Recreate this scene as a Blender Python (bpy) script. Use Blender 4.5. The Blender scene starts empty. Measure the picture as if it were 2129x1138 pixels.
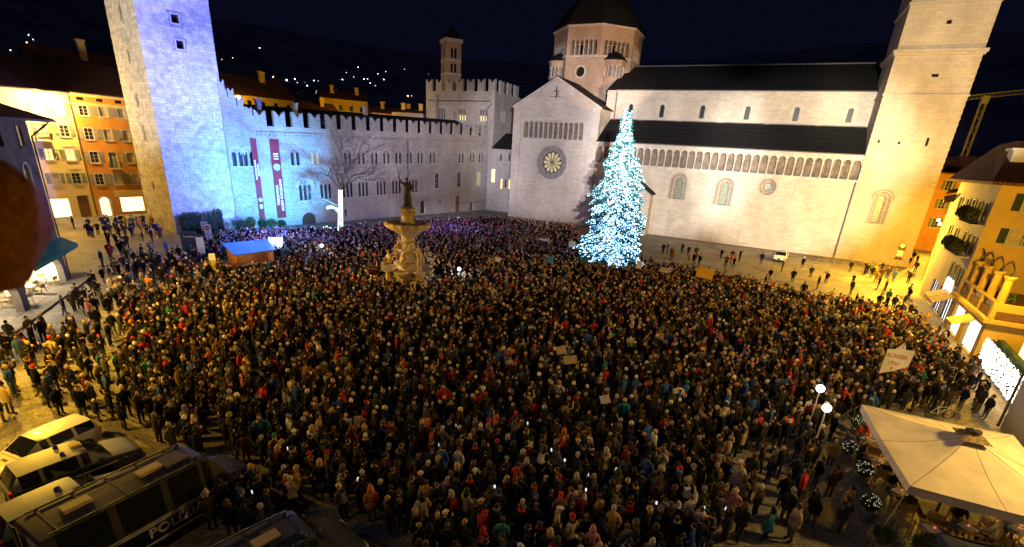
import bpy, bmesh, math, random
import numpy as np
from mathutils import Matrix, Vector
random.seed(7)
RNG = np.random.default_rng(11)
R = math.radians
scene = bpy.context.scene
COL = scene.collection

# ---------------------------------------------------------------- camera
cam_data = bpy.data.cameras.new('camera')
cam_data.sensor_width = 36.0
cam_data.lens = 16.894
cam_data.shift_y = 0.0568
cam_data.clip_start = 0.05
cam_data.clip_end = 9000
cam_data.dof.use_dof = True
cam_data.dof.focus_distance = 45.0
cam_data.dof.aperture_fstop = 2.8
cam = bpy.data.objects.new('camera', cam_data)
cam.matrix_world = Matrix(((0.8868, -0.2124, 0.4105, 0.0), (0.4583, 0.2900, -0.8402, 0.0), (0.0594, 0.9332, 0.3545, 14.0), (0, 0, 0, 1)))
COL.objects.link(cam)
scene.camera = cam

# ---------------------------------------------------------------- night sky
world = bpy.data.worlds.new('World')
scene.world = world
world.use_nodes = True
wn = world.node_tree
bg = wn.nodes['Background']
sky = wn.nodes.new('ShaderNodeTexSky')
sky.sky_type = 'NISHITA'
sky.sun_disc = False
sky.sun_elevation = R(-6.0)
sky.sun_rotation = R(200)
sky.altitude = 190
mixn = wn.nodes.new('ShaderNodeMixRGB')
mixn.blend_type = 'ADD'
mixn.inputs['Fac'].default_value = 1.0
mixn.inputs['Color2'].default_value = (0.045, 0.055, 0.19, 1)
wn.links.new(sky.outputs['Color'], mixn.inputs['Color1'])
wn.links.new(mixn.outputs['Color'], bg.inputs['Color'])
bg.inputs['Strength'].default_value = 0.05

def aim(o, target):
    d = Vector(target) - Vector(o.location)
    o.rotation_euler = d.to_track_quat('-Z', 'Y').to_euler()

moon_d = bpy.data.lights.new('moonlight', 'SUN')
moon_d.energy = 0.07
moon_d.angle = R(0.5)
moon_d.color = (0.42, 0.52, 1.0)
moon = bpy.data.objects.new('moonlight', moon_d)
moon.rotation_euler = (R(38), 0, R(-30))
COL.objects.link(moon)

SODIUM = (1.0, 0.53, 0.035)
WARM = (1.0, 0.74, 0.50)
def spot(name, loc, target, power, color, deg, blend=0.6, radius=0.25):
    d = bpy.data.lights.new(name, 'SPOT')
    d.energy = power; d.color = color; d.spot_size = R(deg); d.spot_blend = blend; d.shadow_soft_size = radius
    o = bpy.data.objects.new(name, d); o.location = loc; aim(o, target); COL.objects.link(o)
    return o
def lamp(name, loc, power, color, radius=0.15):
    d = bpy.data.lights.new(name, 'POINT')
    d.energy = power; d.color = color; d.shadow_soft_size = radius
    o = bpy.data.objects.new(name, d); o.location = loc; COL.objects.link(o)
    return o

# floodlights on the roofs of the houses round the square, trained on the cathedral
spot('cathedral_floodlight', (6, -4, 20), (-41, 97, 17), 450e3, (1.0, 0.89, 0.95), 21)
spot('cathedral_floodlight', (8, -4, 20), (-18, 97, 15), 650e3, (1.0, 0.91, 0.84), 21)
spot('cathedral_floodlight', (8, -3, 20), (3, 97, 14), 740e3, (1.0, 0.88, 0.72), 21)
spot('cathedral_floodlight', (9, -3, 20), (17.5, 97, 27), 500e3, (1.0, 0.80, 0.50), 18)
spot('dome_floodlight', (-8, 70, 22), (-40, 112, 33), 95e3, (1.0, 0.64, 0.40), 30)
spot('keep_floodlight', (-2, -4, 20), (-66, 100, 24), 140e3, (1.0, 0.74, 0.66), 16)
# floodlights for the town palace and the civic tower
spot('palace_floodlight', (-42, 9.6, 18), (-61, 90, 9), 170e3, (0.88, 0.82, 1.0), 24, 0.8, 2.0)
spot('palace_floodlight', (-42, 9.0, 18), (-66, 68, 9), 110e3, (0.60, 0.64, 1.0), 28, 0.8, 2.0)
spot('tower_floodlight', (-47, 44, 3.2), (-70.5, 43, 13), 115e3, (0.12, 0.20, 1.0), 74, 0.8)
spot('tower_floodlight', (-53, 51, 2.6), (-69.3, 53.0, 8), 80e3, (0.09, 0.42, 1.0), 80, 0.9)
spot('tower_floodlight', (-46, 40, 3.0), (-71, 43, 27), 140e3, (0.17, 0.21, 1.0), 42, 0.7)
spot('tower_floodlight', (-62, 6, 16), (-77, 41, 24), 72e3, (1.0, 0.93, 0.84), 48, 0.7)
lamp('blue_fill_light', (-53.5, 41.0, 4.2), 4200, (0.14, 0.20, 1.0), 0.2)  # blue fill lamps added to tint the stall roof and crowd, no fixtures
lamp('blue_fill_light', (-44, 62.0, 6.0), 3600, (0.22, 0.18, 1.0), 0.3)
lamp('blue_fill_light', (-48.5, 34.5, 7.0), 2600, (0.10, 0.30, 1.0), 0.2)
# sodium street lamps
lamp('street_lamp_light', (-91.9, 36.6, 16.6), 15e3, (1.0, 0.60, 0.16))
lamp('street_lamp_light', (-80, 29.0, 7.0), 3.6e3, SODIUM)
spot('street_lamp_light', (-46.6, 18.0, 6.8), (-38, 27, 0), 7.5e3, SODIUM, 140, 0.6)
spot('street_lamp_light', (-37.4, 9.6, 6.8), (-29, 15, 0), 7.0e3, SODIUM, 140, 0.6)
spot('street_lamp_light', (-30.5, 2.5, 8.0), (-29, 13, 0), 6.0e3, SODIUM, 140, 0.6)
lamp('street_lamp_light', (17.2, 81, 8.5), 30e3, SODIUM)
spot('street_lamp_light', (16.7, 58, 7.0), (8, 53, 0), 10.5e3, SODIUM, 150, 0.8)
spot('street_lamp_light', (16.7, 69, 7.5), (6, 66, 0), 7e3, SODIUM, 150, 0.8)
lamp('street_lamp_light', (16.6, 46, 9.5), 8e3, SODIUM)
spot('street_lamp_light', (15.0, 23.5, 10.5), (9.5, 25.0, 0), 7.0e3, (1.0, 0.60, 0.14), 150, 0.7, 0.5)
spot('street_lamp_light', (5, -3, 13), (0, 24, 0), 0.45e3, (1.0, 0.80, 0.62), 80, 0.9)
spot('street_lamp_light', (-16, -5, 13), (-12, 20, 0), 1.0e3, (1.0, 0.62, 0.20), 90, 0.9)
lamp('added_near_fill', (1.6, -1.6, 12.8), 80, SODIUM, 0.1)  # unseen fill added beside the viewpoint to light the near brown lump
spot('fountain_spot', (-41, 30, 5.5), (-31, 38.4, 2.6), 9.5e3, (1.0, 0.56, 0.10), 46, 0.5)

scene.view_settings.view_transform = 'Standard'
scene.view_settings.look = 'None'
scene.view_settings.exposure = 0.0
scene.view_settings.gamma = 1.0
scene.cycles.use_denoising = True
scene.cycles.sample_clamp_indirect = 4.0
scene.cycles.max_bounces = 5
scene.cycles.diffuse_bounces = 2
scene.cycles.glossy_bounces = 2
scene.cycles.transparent_max_bounces = 6

# ---------------------------------------------------------------- materials
def mat(name, color, rough=0.85, spec=0.25, metal=0.0, noise=0.0, nscale=3.0, bump=0.0, bscale=20.0, emit=None, estr=0.0, rand=0.0, coat=0.0, trans=0.0):
    m = bpy.data.materials.new(name); m.use_nodes = True
    nt = m.node_tree; b = nt.nodes['Principled BSDF']
    b.inputs['Base Color'].default_value = (*color, 1)
    b.inputs['Roughness'].default_value = rough
    b.inputs['Specular IOR Level'].default_value = spec
    b.inputs['Metallic'].default_value = metal
    b.inputs['Coat Weight'].default_value = coat
    if trans: b.inputs['Transmission Weight'].default_value = trans
    if emit:
        b.inputs['Emission Color'].default_value = (*emit, 1); b.inputs['Emission Strength'].default_value = estr
    col_out = None
    if noise:
        tc = nt.nodes.new('ShaderNodeTexCoord'); n = nt.nodes.new('ShaderNodeTexNoise')
        n.inputs['Scale'].default_value = nscale; n.inputs['Detail'].default_value = 5
        nt.links.new(tc.outputs['Object'], n.inputs['Vector'])
        r = nt.nodes.new('ShaderNodeValToRGB')
        r.color_ramp.elements[0].position = 0.3; r.color_ramp.elements[1].position = 0.7
        r.color_ramp.elements[0].color = (*[max(0, c * (1 - noise)) for c in color], 1)
        r.color_ramp.elements[1].color = (*[min(1, c * (1 + noise)) for c in color], 1)
        nt.links.new(n.outputs['Fac'], r.inputs['Fac']); col_out = r.outputs['Color']
    if rand:
        oi = nt.nodes.new('ShaderNodeObjectInfo'); hs = nt.nodes.new('ShaderNodeHueSaturation')
        mr = nt.nodes.new('ShaderNodeMapRange'); mr.inputs['To Min'].default_value = 1 - rand; mr.inputs['To Max'].default_value = 1 + rand
        nt.links.new(oi.outputs['Random'], mr.inputs['Value']); nt.links.new(mr.outputs['Result'], hs.inputs['Value'])
        if col_out: nt.links.new(col_out, hs.inputs['Color'])
        else: hs.inputs['Color'].default_value = (*color, 1)
        col_out = hs.outputs['Color']
    if col_out: nt.links.new(col_out, b.inputs['Base Color'])
    if bump:
        tc2 = nt.nodes.new('ShaderNodeTexCoord'); n2 = nt.nodes.new('ShaderNodeTexNoise'); n2.inputs['Scale'].default_value = bscale; n2.inputs['Detail'].default_value = 4
        bp = nt.nodes.new('ShaderNodeBump'); bp.inputs['Strength'].default_value = bump; bp.inputs['Distance'].default_value = 0.05
        nt.links.new(tc2.outputs['Object'], n2.inputs['Vector']); nt.links.new(n2.outputs['Fac'], bp.inputs['Height']); nt.links.new(bp.outputs['Normal'], b.inputs['Normal'])
    return m

def stone_wall(name, c1, c2, mortar, bw, rh, msize=0.02, bump=0.6, stain=0.35, streak=True, bias=0.0):
    """coursed stone in metres on the UV map, with stains and relief"""
    m = bpy.data.materials.new(name); m.use_nodes = True
    nt = m.node_tree; b = nt.nodes['Principled BSDF']; N = nt.nodes.new; L = nt.links.new
    b.inputs['Roughness'].default_value = 0.9; b.inputs['Specular IOR Level'].default_value = 0.15
    uv = N('ShaderNodeUVMap'); nz = N('ShaderNodeTexNoise'); nz.inputs['Scale'].default_value = 1.3; nz.inputs['Detail'].default_value = 3
    L(uv.outputs['UV'], nz.inputs['Vector'])
    sub = N('ShaderNodeVectorMath'); sub.operation = 'SUBTRACT'; sub.inputs[1].default_value = (0.5, 0.5, 0.5); L(nz.outputs['Color'], sub.inputs[0])
    sc = N('ShaderNodeVectorMath'); sc.operation = 'SCALE'; sc.inputs['Scale'].default_value = 0.22 * rh; L(sub.outputs['Vector'], sc.inputs[0])
    ad = N('ShaderNodeVectorMath'); ad.operation = 'ADD'; L(uv.outputs['UV'], ad.inputs[0]); L(sc.outputs['Vector'], ad.inputs[1])
    br = N('ShaderNodeTexBrick'); br.inputs['Scale'].default_value = 1.0; br.inputs['Brick Width'].default_value = bw; br.inputs['Row Height'].default_value = rh
    br.inputs['Mortar Size'].default_value = msize; br.inputs['Mortar Smooth'].default_value = 0.3; br.inputs['Bias'].default_value = bias
    br.offset = 0.43; br.squash = 0.7; br.squash_frequency = 3
    br.inputs['Color1'].default_value = (*c1, 1); br.inputs['Color2'].default_value = (*c2, 1); br.inputs['Mortar'].default_value = (*mortar, 1)
    L(ad.outputs['Vector'], br.inputs['Vector'])
    st = N('ShaderNodeTexNoise'); st.inputs['Scale'].default_value = 0.22; st.inputs['Detail'].default_value = 8; st.inputs['Roughness'].default_value = 0.65
    mp = N('ShaderNodeMapping'); mp.inputs['Scale'].default_value = (1.0, 0.45 if streak else 1.0, 1.0); L(uv.outputs['UV'], mp.inputs['Vector']); L(mp.outputs['Vector'], st.inputs['Vector'])
    rp = N('ShaderNodeMapRange'); rp.inputs['From Min'].default_value = 0.3; rp.inputs['From Max'].default_value = 0.7; rp.inputs['To Min'].default_value = 1 - stain; rp.inputs['To Max'].default_value = 1.08
    L(st.outputs['Fac'], rp.inputs['Value'])
    fn = N('ShaderNodeTexNoise'); fn.inputs['Scale'].default_value = 3.5; fn.inputs['Detail'].default_value = 6; L(uv.outputs['UV'], fn.inputs['Vector'])
    rp2 = N('ShaderNodeMapRange'); rp2.inputs['From Min'].default_value = 0.3; rp2.inputs['From Max'].default_value = 0.7; rp2.inputs['To Min'].default_value = 0.9; rp2.inputs['To Max'].default_value = 1.07; L(fn.outputs['Fac'], rp2.inputs['Value'])
    mu = N('ShaderNodeMath'); mu.operation = 'MULTIPLY'; L(rp.outputs['Result'], mu.inputs[0]); L(rp2.outputs['Result'], mu.inputs[1])
    vm = N('ShaderNodeVectorMath'); vm.operation = 'SCALE'; L(br.outputs['Color'], vm.inputs[0]); L(mu.outputs['Value'], vm.inputs['Scale'])
    L(vm.outputs['Vector'], b.inputs['Base Color'])
    bp = N('ShaderNodeBump'); bp.inputs['Strength'].default_value = bump; bp.inputs['Distance'].default_value = 0.06
    hm = N('ShaderNodeMath'); hm.operation = 'SUBTRACT'; L(fn.outputs['Fac'], hm.inputs[0]); L(br.outputs['Fac'], hm.inputs[1])
    L(hm.outputs['Value'], bp.inputs['Height']); L(bp.outputs['Normal'], b.inputs['Normal'])
    return m

def plaster(name, color, stain=0.25, scale=0.5):
    m = bpy.data.materials.new(name); m.use_nodes = True
    nt = m.node_tree; b = nt.nodes['Principled BSDF']; N = nt.nodes.new; L = nt.links.new
    b.inputs['Roughness'].default_value = 0.92; b.inputs['Specular IOR Level'].default_value = 0.12
    g = N('ShaderNodeNewGeometry'); n1 = N('ShaderNodeTexNoise'); n1.inputs['Scale'].default_value = scale; n1.inputs['Detail'].default_value = 9; n1.inputs['Roughness'].default_value = 0.65
    L(g.outputs['Position'], n1.inputs['Vector'])
    rp = N('ShaderNodeValToRGB'); e = rp.color_ramp.elements; e[0].position = 0.28; e[1].position = 0.66
    e[0].color = (*[c * (1 - stain) for c in color], 1); e[1].color = (*[min(1, c * 1.06) for c in color], 1)
    L(n1.outputs['Fac'], rp.inputs['Fac']); L(rp.outputs['Color'], b.inputs['Base Color'])
    n2 = N('ShaderNodeTexNoise'); n2.inputs['Scale'].default_value = 6; n2.inputs['Detail'].default_value = 5; L(g.outputs['Position'], n2.inputs['Vector'])
    bp = N('ShaderNodeBump'); bp.inputs['Strength'].default_value = 0.35; bp.inputs['Distance'].default_value = 0.02; L(n2.outputs['Fac'], bp.inputs['Height']); L(bp.outputs['Normal'], b.inputs['Normal'])
    return m

def tile_roof(name, color):
    m = bpy.data.materials.new(name); m.use_nodes = True
    nt = m.node_tree; b = nt.nodes['Principled BSDF']; N = nt.nodes.new; L = nt.links.new
    b.inputs['Roughness'].default_value = 0.8; b.inputs['Specular IOR Level'].default_value = 0.2
    uv = N('ShaderNodeUVMap'); br = N('ShaderNodeTexBrick'); br.inputs['Scale'].default_value = 1; br.inputs['Brick Width'].default_value = 0.3; br.inputs['Row Height'].default_value = 0.4; br.inputs['Mortar Size'].default_value = 0.04
    br.inputs['Color1'].default_value = (*color, 1); br.inputs['Color2'].default_value = (*[c * 0.6 for c in color], 1); br.inputs['Mortar'].default_value = (*[c * 0.25 for c in color], 1)
    L(uv.outputs['UV'], br.inputs['Vector']); L(br.outputs['Color'], b.inputs['Base Color'])
    bp = N('ShaderNodeBump'); bp.inputs['Strength'].default_value = 0.7; bp.inputs['Distance'].default_value = 0.06; bp.invert = True; L(br.outputs['Fac'], bp.inputs['Height']); L(bp.outputs['Normal'], b.inputs['Normal'])
    return m

M = {}
M['palace'] = stone_wall('palace_stone', (0.40, 0.38, 0.35), (0.27, 0.255, 0.235), (0.46, 0.44, 0.40), 0.52, 0.24, 0.03, 0.8, 0.35)
M['trim'] = mat('pale_stone_trim', (0.40, 0.375, 0.345), noise=0.2, nscale=1.2, bump=0.3)
M['gallery_back'] = mat('shaded_gallery_stone', (0.15, 0.125, 0.105), noise=0.35, nscale=1.5, bump=0.3)  # shade of the recessed galleries put into the stone colour
M['jamb'] = mat('shaded_window_jamb', (0.21, 0.18, 0.155), noise=0.35, nscale=3, bump=0.3)  # darkened so the window recesses read as shaded
M['jamb2'] = mat('shaded_window_moulding', (0.32, 0.285, 0.25), noise=0.3, nscale=3, bump=0.3)  # lighter step of the same painted recess shade
M['tower_core'] = mat('tower_joint_stone', (0.22, 0.205, 0.185), noise=0.3, nscale=1.5, bump=0.3)
M['block'] = mat('tower_block_stone', (0.40, 0.375, 0.335), noise=0.28, nscale=1.1, bump=0.5, bscale=7, rand=0.13)
M['ashlar'] = stone_wall('cathedral_ashlar', (0.48, 0.445, 0.395), (0.41, 0.375, 0.325), (0.32, 0.29, 0.255), 1.15, 0.36, 0.012, 0.3, 0.3)
M['ashlar_red'] = stone_wall('dome_stone', (0.42, 0.33, 0.26), (0.36, 0.27, 0.21), (0.28, 0.22, 0.18), 0.8, 0.32, 0.012, 0.4, 0.35)
M['camp'] = stone_wall('campanile_ashlar', (0.47, 0.41, 0.34), (0.42, 0.36, 0.29), (0.34, 0.29, 0.24), 1.2, 0.42, 0.012, 0.35, 0.32)
M['slate'] = tile_roof('dark_roof_tile', (0.014, 0.014, 0.017))
M['redtile'] = tile_roof('red_roof_tile', (0.16, 0.065, 0.04))
M['glass'] = mat('dark_window_glass', (0.012, 0.012, 0.016), rough=0.4, spec=0.2)
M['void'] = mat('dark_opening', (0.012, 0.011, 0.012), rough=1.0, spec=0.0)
M['lit'] = mat('lit_window', (0.6, 0.5, 0.25), emit=(1.0, 0.72, 0.28), estr=1.3)
M['litdim'] = mat('dimly_lit_window', (0.4, 0.35, 0.2), emit=(1.0, 0.75, 0.32), estr=0.28)
M['stained'] = mat('stained_glass', (0.16, 0.2, 0.14), rough=0.3, noise=0.9, nscale=7, emit=(0.6, 0.8, 0.5), estr=0.02)
M['iron'] = mat('black_iron', (0.02, 0.02, 0.022), rough=0.5, spec=0.4)
M['pipe'] = mat('dark_copper_pipe', (0.05, 0.04, 0.045), rough=0.5, spec=0.4)
M['wood'] = mat('brown_wood', (0.13, 0.07, 0.035), noise=0.3, nscale=6)
M['doorwood'] = mat('dark_door_wood', (0.055, 0.03, 0.018), noise=0.3, nscale=4)

# ---------------------------------------------------------------- mesh helpers
class MB:
    def __init__(s): s.v = []; s.f = []; s.m = []
    def face(s, pts, m=0):
        i = len(s.v); s.v.extend([tuple(p) for p in pts]); s.f.append(tuple(range(i, i + len(pts)))); s.m.append(m)
    def box(s, x0, x1, y0, y1, z0, z1, m=0, T=None):
        P = [(x0, y0, z0), (x1, y0, z0), (x1, y1, z0), (x0, y1, z0), (x0, y0, z1), (x1, y0, z1), (x1, y1, z1), (x0, y1, z1)]
        s.hexa(P, m, T)
    def hexa(s, P, m=0, T=None):
        if T is not None: P = [tuple(T @ Vector(p)) for p in P]
        i = len(s.v); s.v.extend([tuple(p) for p in P])
        for q in ((0, 3, 2, 1), (4, 5, 6, 7), (0, 1, 5, 4), (1, 2, 6, 5), (2, 3, 7, 6), (3, 0, 4, 7)):
            s.f.append(tuple(i + k for k in q)); s.m.append(m)
    def lathe(s, prof, seg=12, c=(0, 0, 0), m=0, sx=1.0, sy=1.0, T=None, a0=0.0, cap=True):
        i = len(s.v); n = len(prof)
        for r, z in prof:
            for k in range(seg):
                a = a0 + 2 * math.pi * k / seg
                p = (c[0] + r * sx * math.cos(a), c[1] + r * sy * math.sin(a), c[2] + z)
                s.v.append(tuple(T @ Vector(p)) if T is not None else p)
        for j in range(n - 1):
            for k in range(seg):
                s.f.append((i + j * seg + k, i + j * seg + (k + 1) % seg, i + (j + 1) * seg + (k + 1) % seg, i + (j + 1) * seg + k)); s.m.append(m)
        if cap:
            s.f.append(tuple(i + k for k in reversed(range(seg)))); s.m.append(m)
            s.f.append(tuple(i + (n - 1) * seg + k for k in range(seg))); s.m.append(m)
    def tube(s, pts, rad, seg=6, m=0):
        pts = [Vector(p) for p in pts]; n = len(pts)
        if not hasattr(rad, '__len__'): rad = [rad] * n
        i = len(s.v); ref = None
        for j, p in enumerate(pts):
            t = (pts[min(j + 1, n - 1)] - pts[max(j - 1, 0)]).normalized()
            if ref is None:
                ref = Vector((0, 0, 1)) if abs(t.z) < 0.9 else Vector((1, 0, 0))
            a = t.cross(ref)
            if a.length < 1e-4: ref = Vector((0.3, 1, 0.2)); a = t.cross(ref)
            a.normalize(); b = t.cross(a); ref = b.cross(t) * -1 if False else ref
            for k in range(seg):
                an = 2 * math.pi * k / seg
                s.v.append(tuple(p + (a * math.cos(an) + b * math.sin(an)) * rad[j]))
        for j in range(n - 1):
            for k in range(seg):
                s.f.append((i + j * seg + k, i + j * seg + (k + 1) % seg, i + (j + 1) * seg + (k + 1) % seg, i + (j + 1) * seg + k)); s.m.append(m)
        s.f.append(tuple(i + k for k in reversed(range(seg)))); s.m.append(m)
        s.f.append(tuple(i + (n - 1) * seg + k for k in range(seg))); s.m.append(m)
    def prism(s, poly, axis_pts, m=0):
        """poly: list of 3D points (planar); axis_pts: extrusion vector"""
        e = Vector(axis_pts); n = len(poly); i = len(s.v)
        s.v.extend([tuple(p) for p in poly]); s.v.extend([tuple(Vector(p) + e) for p in poly])
        s.f.append(tuple(i + k for k in range(n))); s.m.append(m)
        s.f.append(tuple(i + n + k for k in reversed(range(n)))); s.m.append(m)
        for k in range(n):
            s.f.append((i + k, i + n + k, i + n + (k + 1) % n, i + (k + 1) % n)); s.m.append(m)
    def sphere(s, c, rx, ry=None, rz=None, seg=10, rings=6, m=0, T=None):
        ry = ry or rx; rz = rz or rx
        prof = [(max(1e-4, math.sin(math.pi * j / rings)), -math.cos(math.pi * j / rings)) for j in range(rings + 1)]
        i = len(s.v)
        for r, z in prof:
            for k in range(seg):
                a = 2 * math.pi * k / seg
                p = (c[0] + r * rx * math.cos(a), c[1] + r * ry * math.sin(a), c[2] + z * rz)
                s.v.append(tuple(T @ Vector(p)) if T is not None else p)
        for j in range(rings):
            for k in range(seg):
                s.f.append((i + j * seg + k, i + j * seg + (k + 1) % seg, i + (j + 1) * seg + (k + 1) % seg, i + (j + 1) * seg + k)); s.m.append(m)
    def mesh(s, name, mats, smooth=False, uv=False):
        me = bpy.data.meshes.new(name); me.from_pydata(s.v, [], s.f); fin(me, mats, s.m, smooth, uv); return me

def fin(me, mats, mi=None, smooth=False, uv=False):
    for m in (mats if isinstance(mats, (list, tuple)) else [mats]): me.materials.append(M[m] if isinstance(m, str) else m)
    n = len(me.polygons)
    if mi is not None: me.polygons.foreach_set('material_index', np.array(mi, dtype=np.int32))
    if smooth: me.polygons.foreach_set('use_smooth', np.ones(n, dtype=bool))
    me.update()
    if uv:
        lay = me.uv_layers.new(name='UVMap')
        nl = len(me.loops); li = np.empty(nl, np.int32); me.loops.foreach_get('vertex_index', li)
        co = np.empty(len(me.vertices) * 3, np.float32); me.vertices.foreach_get('co', co); co = co.reshape(-1, 3)
        pn = np.empty(n * 3, np.float32); me.polygons.foreach_get('normal', pn); pn = pn.reshape(-1, 3)
        lt = np.empty(n, np.int32); me.polygons.foreach_get('loop_total', lt)
        ln = np.repeat(pn, lt, axis=0); p = co[li]
        h = np.hypot(ln[:, 0], ln[:, 1]); flat = h < 0.3
        tx = np.where(flat, 1.0, -ln[:, 1] / np.maximum(h, 1e-6)); ty = np.where(flat, 0.0, ln[:, 0] / np.maximum(h, 1e-6))
        u = p[:, 0] * tx + p[:, 1] * ty
        slope = np.maximum(np.abs(h), 1e-3)
        v = np.where(flat, p[:, 1], p[:, 2] / np.where(slope > 0.93, 1.0, slope))
        lay.data.foreach_set('uv', np.stack([u, v], 1).astype(np.float32).ravel())

def link(name, me, parent=None, loc=(0, 0, 0), rz=0.0, scale=None):
    o = bpy.data.objects.new(name, me); COL.objects.link(o)
    o.location = loc; o.rotation_euler = (0, 0, rz)
    if scale is not None: o.scale = scale
    if parent is not None: attach(o, parent)
    return o
WORLD = {}
def attach(o, parent):
    o.parent = parent
    o.matrix_parent_inverse = WORLD.get(parent.name, Matrix.Identity(4)).inverted()
def mw(o):
    WORLD[o.name] = Matrix.LocRotScale(o.location, o.rotation_euler, o.scale); return o
def tag(o, label=None, cat=None, group=None, kind=None):
    if label: o['label'] = label
    if cat: o['category'] = cat
    if group: o['group'] = group
    if kind: o['kind'] = kind
    return o
def thing(name, label, cat, loc=(0, 0, 0), rz=0.0, group=None):
    o = bpy.data.objects.new(name, None); COL.objects.link(o); o.empty_display_size = 0.3
    o.location = loc; o.rotation_euler = (0, 0, rz); mw(o)
    return tag(o, label, cat, group)
def part(name, mb, mats, parent, smooth=False, uv=False, loc=(0, 0, 0), rz=0.0, kind=None):
    """world-space geometry as a part of a thing"""
    o = link(name, mb.mesh(name, mats, smooth, uv), parent, loc, rz)
    if kind: o['kind'] = kind
    return o
def local(name, me, parent, loc=(0, 0, 0), rot=(0, 0, 0), scale=None):
    """geometry given in the parent's own axes"""
    o = bpy.data.objects.new(name, me); COL.objects.link(o); o.parent = parent
    o.location = loc; o.rotation_euler = rot
    if scale is not None: o.scale = scale
    return o

class Frame:
    """a wall's own axes: u to the right seen from outside, out towards the viewer, z up"""
    def __init__(s, P, d, shear=0.0):
        d = Vector((d[0], d[1], 0)).normalized(); s.P = Vector((P[0], P[1], 0)); s.d = d; s.n = Vector((d.y, -d.x, 0)); s.sh = shear
        s.ang = math.atan2(d.y, d.x)
    def p(s, u, out, z):
        q = s.P + s.d * u + s.n * out; return (q.x, q.y, z + s.sh * u)
    def box(s, mb, u0, u1, o0, o1, z0, z1, m=0):
        mb.hexa([s.p(u0, o1, z0), s.p(u1, o1, z0), s.p(u1, o0, z0), s.p(u0, o0, z0), s.p(u0, o1, z1), s.p(u1, o1, z1), s.p(u1, o0, z1), s.p(u0, o0, z1)], m)
    def put(s, name, me, parent, u, z, out=0.0):
        q = s.p(u, out, z); return link(name, me, parent, q, s.ang)

def arc(c, r, z, n=8, r2=None):
    """points of a half circle from right to left over the top, (u, z)"""
    return [(c + r * math.cos(math.pi * k / n), z + (r2 or r) * math.sin(math.pi * k / n)) for k in range(n + 1)]

def wall(mb, F, u0, u1, z0, z1, holes=(), m=0, mr=0):
    """wall sheet with real openings; hole = (u0, u1, z0, z1, arched, depth)"""
    us = sorted({u0, u1, *[h[0] for h in holes], *[h[1] for h in holes]}); zs = sorted({z0, z1, *[h[2] for h in holes], *[h[3] for h in holes]})
    us = [u for u in us if u0 <= u <= u1]; zs = [z for z in zs if z0 <= z <= z1]
    for i in range(len(us) - 1):
        k0 = None
        for k in range(len(zs)):
            solid = False
            if k < len(zs) - 1:
                cu = (us[i] + us[i + 1]) / 2; cz = (zs[k] + zs[k + 1]) / 2
                solid = not any(h[0] < cu < h[1] and h[2] < cz < h[3] for h in holes)
            if solid and k0 is None: k0 = k
            if not solid and k0 is not None:
                mb.face([F.p(us[i], 0, zs[k0]), F.p(us[i + 1], 0, zs[k0]), F.p(us[i + 1], 0, zs[k]), F.p(us[i], 0, zs[k])], m); k0 = None
    for h in holes:
        a, b, c, d, ar, dp = h[:6]
        if ar:
            r = (b - a) / 2; cu = (a + b) / 2; sp = d - r; pts = arc(cu, r, sp)
            for k in range(len(pts) - 1):
                p, q = pts[k], pts[k + 1]
                mb.face([F.p(q[0], 0, q[1]), F.p(p[0], 0, p[1]), F.p(p[0], 0, d), F.p(q[0], 0, d)], m)
                mb.face([F.p(p[0], 0, p[1]), F.p(q[0], 0, q[1]), F.p(q[0], -dp, q[1]), F.p(p[0], -dp, p[1])], mr)
            top = sp
        else:
            top = d; mb.face([F.p(b, 0, d), F.p(a, 0, d), F.p(a, -dp, d), F.p(b, -dp, d)], mr)
        mb.face([F.p(a, 0, top), F.p(a, 0, c), F.p(a, -dp, c), F.p(a, -dp, top)], mr)
        mb.face([F.p(b, 0, c), F.p(b, 0, top), F.p(b, -dp, top), F.p(b, -dp, c)], mr)
        if len(h) == 6: mb.face([F.p(a, 0, c), F.p(b, 0, c), F.p(b, -dp, c), F.p(a, -dp, c)], mr)

# small local meshes: x to the right, -y towards the viewer, z up
def ring_arch(mb, c, r0, r1, z, y0, y1, m=0, n=8, legs=0.0):
    """proud archivolt between radii r0 and r1, springing at z, from y0 (back) to y1 (front, smaller)"""
    A = arc(c, r0, z, n); B = arc(c, r1, z, n)
    if legs:
        A = [(A[0][0], z - legs)] + A + [(A[-1][0], z - legs)]; B = [(B[0][0], z - legs)] + B + [(B[-1][0], z - legs)]
    for k in range(len(A) - 1):
        a, a2, b, b2 = A[k], A[k + 1], B[k], B[k + 1]
        mb.hexa([(a[0], y1, a[1]), (b[0], y1, b[1]), (b[0], y0, b[1]), (a[0], y0, a[1]), (a2[0], y1, a2[1]), (b2[0], y1, b2[1]), (b2[0], y0, b2[1]), (a2[0], y0, a2[1])], m)

def colonnette(mb, x, y, z0, z1, r=0.09, m=0, seg=6):
    h = z1 - z0
    mb.lathe([(r * 1.7, 0), (r * 1.6, 0.06 * h), (r, 0.09 * h), (r * 0.92, 0.84 * h), (r * 1.2, 0.88 * h), (r * 1.9, 0.97 * h), (r * 1.9, h)], seg, (x, y, z0), m)

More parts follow.
